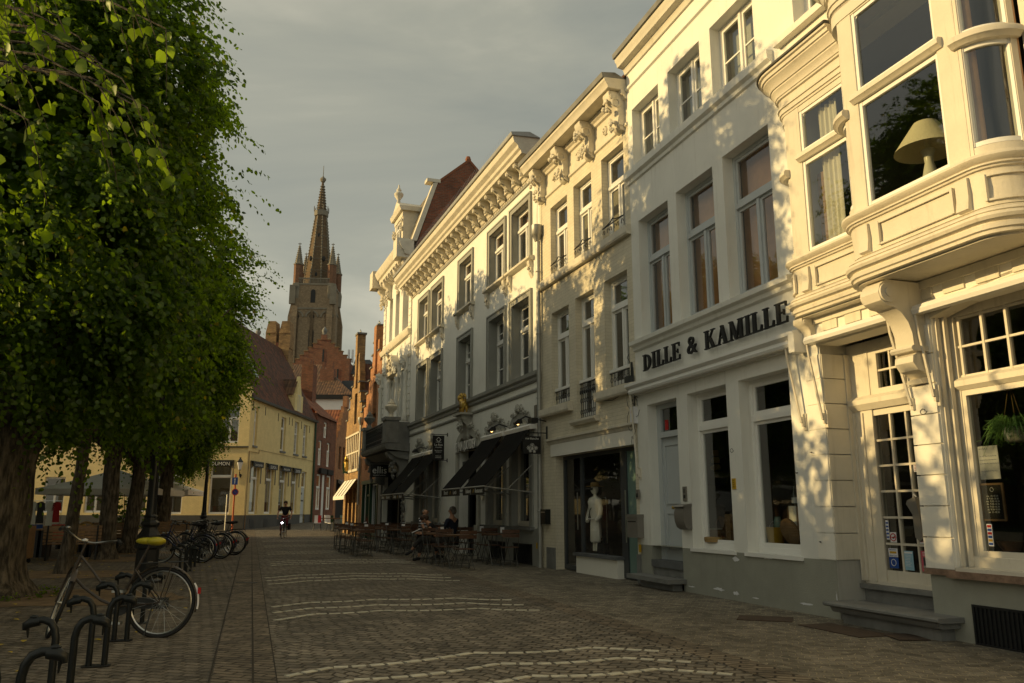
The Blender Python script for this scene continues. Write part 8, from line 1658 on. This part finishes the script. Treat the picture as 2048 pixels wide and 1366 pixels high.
def crownpts(rng, n, rx, ry, z0, z1, shell=.75, box=3.6):
    """points in the outer shell of a superellipsoid crown with lumpy radius; returns point and outward normal"""
    v = rng.normal(0, 1, (n, 3)); v /= np.linalg.norm(v, axis=1, keepdims=True)
    k = (np.abs(v[:, 0])**box+np.abs(v[:, 1])**box+np.abs(v[:, 2])**box)**(-1/box)
    ph = np.arctan2(v[:, 1], v[:, 0]); lump = .93+.08*np.sin(ph*5+v[:, 2]*4)+.09*np.sin(v[:, 2]*9+ph*3)+.05*np.sin(ph*9-v[:, 2]*7)
    r = rng.uniform(shell, 1.0, n)**.7; q = v*(k*lump*r)[:, None]; c = (z0+z1)/2; h = (z1-z0)/2
    p = np.stack([q[:, 0]*rx, q[:, 1]*ry, c+q[:, 2]*h], 1); nrm = v/np.array([rx, ry, h]); nrm /= np.linalg.norm(nrm, axis=1, keepdims=True)
    return p, nrm
def crown(name, seed, n_sp, rx, ry, z0, z1, size, parent, nl=9, ln=.55, m='leaf', fill=3000):
    rng = np.random.default_rng(seed); nc = n_sp//52; pc, nc_ = crownpts(rng, nc, rx, ry, z0, z1, .72); ix = rng.integers(0, nc, n_sp); p = pc[ix]+rng.normal(0, .23, (n_sp, 3)); nr = nc_[ix]
    out = nr*.8+rng.normal(0, .35, nr.shape)+np.array([0, 0, -.15]); out /= np.linalg.norm(out, axis=1, keepdims=True)
    A = sprays(rng, p, out, nl, size, .7, ln)
    # long drooping shoots leaving the outline
    p2, nr2 = crownpts(rng, n_sp//14, rx, ry, z0, z1, .95); o2 = nr2+rng.normal(0, .3, nr2.shape)+np.array([0, 0, -.1]); o2 /= np.linalg.norm(o2, axis=1, keepdims=True); B_ = sprays(rng, p2, o2, 14, size*.95, .55, ln*1.9)
    # coarse inner fill that blocks light
    v = rng.normal(0, 1, (fill, 3)); v /= np.linalg.norm(v, axis=1, keepdims=True); v *= rng.uniform(.2, .8, (fill, 1)); c, h = (z0+z1)/2, (z1-z0)/2; pf = v*np.array([rx, ry, h])+np.array([0, 0, c]); F_ = (pf, rng.normal(0, 1, (fill, 3)), rng.normal(0, 1, (fill, 3)), rng.uniform(2.2, 3.6, fill)*size)
    Q = [np.concatenate(x) for x in zip(A, B_, F_)]
    return leaves(*Q, name, M[m], parent)
def trunk(parent, h, r0, r1, seed, lean=(0, 0), limbs=6, z_l=2.6, burl=False, top=8.5):
    rr = random.Random(seed); b = MB(); pts = []; rs = []; n = 14
    for i in range(n+1):
        t = i/n; z = h*t; pts.append((lean[0]*t+rr.uniform(-.015, .015), lean[1]*t+rr.uniform(-.015, .015), z)); f = r0+(r1-r0)*t; f += r0*.55*math.exp(-z/.22); rs.append(f*rr.uniform(.97, 1.03))
    b.tube(pts, rs, 20)
    for i in range(len(b.v)):      # fluting of the bole
        x, y, z = b.v[i]; c = Vector((lean[0]*z/h, lean[1]*z/h)); a = math.atan2(y-c.y, x-c.x); q = 1+.07*math.sin(a*5+z*.6+seed)+.04*math.sin(a*9-z)+(.16*max(0, math.sin(a*4+seed))*math.exp(-z/.3)); b.v[i] = (c.x+(x-c.x)*q, c.y+(y-c.y)*q, z)
    for k in range(limbs):
        a = rr.uniform(0, 6.28); z = z_l+rr.uniform(0, h-z_l-.2); L_ = rr.uniform(1.6, 2.8); c = (lean[0]*z/h, lean[1]*z/h, z)
        p = [c, (c[0]+L_*.3*math.cos(a), c[1]+L_*.3*math.sin(a), z+.5), (c[0]+L_*.7*math.cos(a), c[1]+L_*.7*math.sin(a), z+1.3), (c[0]+L_*math.cos(a+.2), c[1]+L_*math.sin(a+.2), z+2.3)]; b.tube(p, [r1*.8, r1*.55, r1*.35, .02], 7)
    b.tube([(lean[0], lean[1], h-.05), (lean[0]*1.1, lean[1], (h+top)/2), (lean[0], lean[1], top)], [r1, r1*.6, .03], 8)
    if burl:
        for c, r in burl: lumps(b, c, r*.6, r*.6, r*.5, 14, 5, (r*.35, r*.6))
    return b.build('trunk', M['bark'], parent, 70)
def tree(x, y, label, seed, crown_o=None, cr=None, rz=0, sc=1, tr=(4.2, .17, .12), lean=(0, 0), burl=False):
    t = empty('lime_tree', (x, y, 0), rz, label, 'tree', 'lime trees along the square'); trunk(t, tr[0], tr[1], tr[2], seed, lean, burl=burl)
    if crown_o: c = crown_o.copy(); COL.objects.link(c); c.parent = t; c.location = (0, 0, 0); c.rotation_euler = (0, 0, 0); c.scale = (sc, sc, 1) if not isinstance(sc, tuple) else sc
    else: c = crown('crown', seed, *cr[:6], t, **cr[6])
    return c
C1 = tree(-8.08, 13.0, 'thickest lime tree with a furrowed burled trunk at the left edge', 11, None, (12000, 2.75, 2.8, 2.75, 11.3, .098, dict(nl=9, ln=.46, fill=5200)), 0, 1, (3.6, .42, .40), (.08, 0), [((.46, -.25, 2.55), .17), ((.2, -.42, 2.7), .14)])
C2 = tree(-9.5, 17.8, 'slender lime tree just right of the thickest trunk', 12, None, (8800, 2.4, 2.5, 3.8, 10.5, .098, dict(nl=8, ln=.44, fill=4200)), R(0), 1, (4.4, .125, .11), (.25, 0)); C2.scale = (.68, .58, .84); C2.location = (0, 0, .5)
tree(-11.2, 23.0, 'lime tree with flared foot left of the near lamp post', 13, C2, None, R(140), (1.1, 1.1, 1.0), (4.4, .23, .18), (-.2, .1)); tree(-12.1, 26.3, 'lime tree directly left of the fluted lamp post', 14, C2, None, R(60), (1.02, 1.02, 1.0), (4.4, .22, .17), (.2, -.1))
tree(-13.6, 32.2, 'lime tree just behind the fluted lamp post', 15, C2, None, R(200), (.88, .88, .97), (4.4, .24, .18)); tree(-15.3, 36.4, 'thick dark lime tree above the far bicycles', 16, C2, None, R(290), (.8, .8, .98), (4.4, .30, .24)); tree(-16.1, 38.4, 'farthest lime tree of the row next to the slim lamp post', 17, C2, None, R(20), (.78, .78, .96), (4.4, .27, .2))
for i, (x, y, l) in enumerate(((-17.0, 18.5, 'back row lime tree behind the thickest trunk'), (-18.4, 24.5, 'back row lime tree over the clothes rail'), (-20.2, 31.0, 'back row lime tree behind the large parasol'))): tree(x, y, l, 20+i, C2, None, R(70*i+30), (1.05, 1.05, .92), (4.4, .2, .15))
# low near tree whose branches hang into the upper left corner
T0 = empty('lime_tree', (-8.3, 7.3, 0), 0, 'near lime tree whose big leaves hang into the upper left corner', 'tree', 'lime trees along the square'); trunk(T0, 3.4, .3, .24, 31, (0, 0), 4, 2.4, False, 5.6)
def near_crown():
    rng = np.random.default_rng(5); pc, nc_ = crownpts(rng, 110, 2.75, 2.8, 2.1, 6.1, .4); ix = rng.integers(0, 110, 1250); p = pc[ix]+rng.normal(0, .2, (1250, 3)); nr = nc_[ix]
    out = nr*.8+rng.normal(0, .35, nr.shape)+np.array([0, 0, -.5]); out /= np.linalg.norm(out, axis=1, keepdims=True)
    A = sprays(rng, p, out, 9, .085, .8, .55)
    # hanging shoots
    n = 46; hp = np.stack([rng.uniform(4.5, 5.7, n), rng.uniform(-3.4, -1.8, n), rng.uniform(4.0, 5.1, n)], 1); ho = np.stack([rng.uniform(.1, .6, n), rng.uniform(-.3, .3, n), np.full(n, -.75)], 1); ho /= np.linalg.norm(ho, axis=1, keepdims=True)
    B_ = sprays(rng, hp, ho, 9, .095, .5, .52)
    pf = pc[(pc[:, 0] < 1.6) & (pc[:, 2] < 5.0)]; nf = 3600; F_ = (pf[rng.integers(0, len(pf), nf)]+rng.normal(0, .30, (nf, 3)), rng.normal(0, 1, (nf, 3)), rng.normal(0, 1, (nf, 3)), rng.uniform(.12, .19, nf)); Q = [np.concatenate(x) for x in zip(A, B_, F_)]; leaves(*Q, 'crown', M['leafbig'], T0)  # coarse off-frame fill leaves added to block low sun from the bay house
    b = MB(); rr = random.Random(2)
    for i in range(n):
        a = Vector(hp[i]); d = Vector(ho[i]); b.tube([a-Vector((1.9, -.6, -.75)), a-Vector((.5, -.1, -.3)), a, a+d*.25+Vector((0, 0, -.03)), a+d*.5+Vector((0, 0, -.15))], [.012, .008, .005, .004, .002], 4)
    b.build('twigs', M['bark'], T0)
near_crown()
def shrubleaves():
    rng = np.random.default_rng(9); n = 60; p = np.stack([rng.normal(0, .35, n), rng.normal(0, .35, n), rng.uniform(.6, 1.9, n)], 1); o = p*np.array([1, 1, .1]); o /= np.linalg.norm(o, axis=1, keepdims=True); A = sprays(rng, p, o, 6, .13, .5, .4); leaves(*A, 'foliage', M['leaf'], SHRUB)
    MB().tube([(0, 0, .4), (.03, 0, 1.2), (-.03, 0, 1.9)], [.03, .02, .008], 6).build('stem', M['bark'], SHRUB)
shrubleaves()
# weeds at the foot of the thick trunk
rng = np.random.default_rng(3); n = 90; a = rng.uniform(0, 6.28, n); p = np.stack([-7.95+.75*np.cos(a)*rng.uniform(.8, 1.2, n), 13+.75*np.sin(a)*rng.uniform(.8, 1.2, n), np.full(n, .01)], 1); o = np.stack([np.cos(a)*.5, np.sin(a)*.5, np.ones(n)], 1)
w = leaves(*sprays(rng, p, o/np.linalg.norm(o, axis=1, keepdims=True), 4, .05, .3, .16), 'weeds', M['leaf']); kind(tag(w, 'low green weeds round the foot of the thickest trunk', 'weeds'), 'stuff')

# ================================================================== light, sky, camera
sa, se = R(SUN_AZ), R(SUN_EL)
S = Vector((math.sin(sa)*math.cos(se), math.cos(sa)*math.cos(se), math.sin(se)))
sun = bpy.data.lights.new('sun', 'SUN'); sun.energy = 4.6; sun.angle = R(.5); sun.color = (1.0, .71, .30)
so_ = bpy.data.objects.new('sun', sun); COL.objects.link(so_); so_.rotation_euler = S.to_track_quat('Z', 'Y').to_euler(); so_.location = (-20, 0, 30)
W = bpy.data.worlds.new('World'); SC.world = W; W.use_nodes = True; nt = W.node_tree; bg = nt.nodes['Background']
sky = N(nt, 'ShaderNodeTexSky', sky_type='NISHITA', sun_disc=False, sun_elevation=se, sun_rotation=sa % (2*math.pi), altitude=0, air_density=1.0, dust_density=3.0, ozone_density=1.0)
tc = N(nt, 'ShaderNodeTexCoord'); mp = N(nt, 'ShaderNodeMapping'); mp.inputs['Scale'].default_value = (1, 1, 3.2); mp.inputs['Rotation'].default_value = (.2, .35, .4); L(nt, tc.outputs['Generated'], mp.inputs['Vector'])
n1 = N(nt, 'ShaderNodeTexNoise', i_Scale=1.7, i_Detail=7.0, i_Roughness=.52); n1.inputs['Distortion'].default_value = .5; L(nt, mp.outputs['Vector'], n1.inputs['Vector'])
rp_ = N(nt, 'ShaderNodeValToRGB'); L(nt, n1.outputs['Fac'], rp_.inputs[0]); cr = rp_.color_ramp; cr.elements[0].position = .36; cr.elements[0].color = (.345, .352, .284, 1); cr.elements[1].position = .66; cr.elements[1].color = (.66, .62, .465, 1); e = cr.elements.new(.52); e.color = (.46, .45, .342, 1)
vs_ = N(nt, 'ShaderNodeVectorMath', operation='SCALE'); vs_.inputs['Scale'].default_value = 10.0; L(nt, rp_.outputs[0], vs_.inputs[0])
mx = N(nt, 'ShaderNodeMix', data_type='RGBA'); mx.inputs[0].default_value = .76; L(nt, sky.outputs[0], mx.inputs[6]); L(nt, vs_.outputs[0], mx.inputs[7]); sy = N(nt, 'ShaderNodeSeparateXYZ'); L(nt, tc.outputs['Generated'], sy.inputs[0]); my = N(nt, 'ShaderNodeMapRange', i_From_Min=.55, i_From_Max=-.5); my.inputs['To Min'].default_value = 1.0; my.inputs['To Max'].default_value = 1.25; L(nt, sy.outputs[1], my.inputs['Value'])  # sky scaled up behind the camera, added fill for the shaded fronts
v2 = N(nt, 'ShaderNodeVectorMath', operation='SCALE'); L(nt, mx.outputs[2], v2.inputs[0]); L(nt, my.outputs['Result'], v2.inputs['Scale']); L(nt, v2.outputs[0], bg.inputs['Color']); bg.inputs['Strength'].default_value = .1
SC.view_settings.view_transform = 'Standard'; SC.view_settings.look = 'None'; SC.view_settings.exposure = .03; SC.view_settings.gamma = 1; SC.view_settings.use_curve_mapping = False
cam = bpy.data.cameras.new('camera'); co = bpy.data.objects.new('camera', cam); COL.objects.link(co); co.location = (0, 0, 1.3)
co.rotation_euler = (R(90)+math.atan(339/1619), 0, 0); cam.sensor_width = 36; cam.lens = 36*1619/2048; cam.clip_end = 2000; cam.clip_start = .05; SC.camera = co
SC.cycles.max_bounces = 8; SC.cycles.transparent_max_bounces = 12; SC.cycles.use_denoising = True
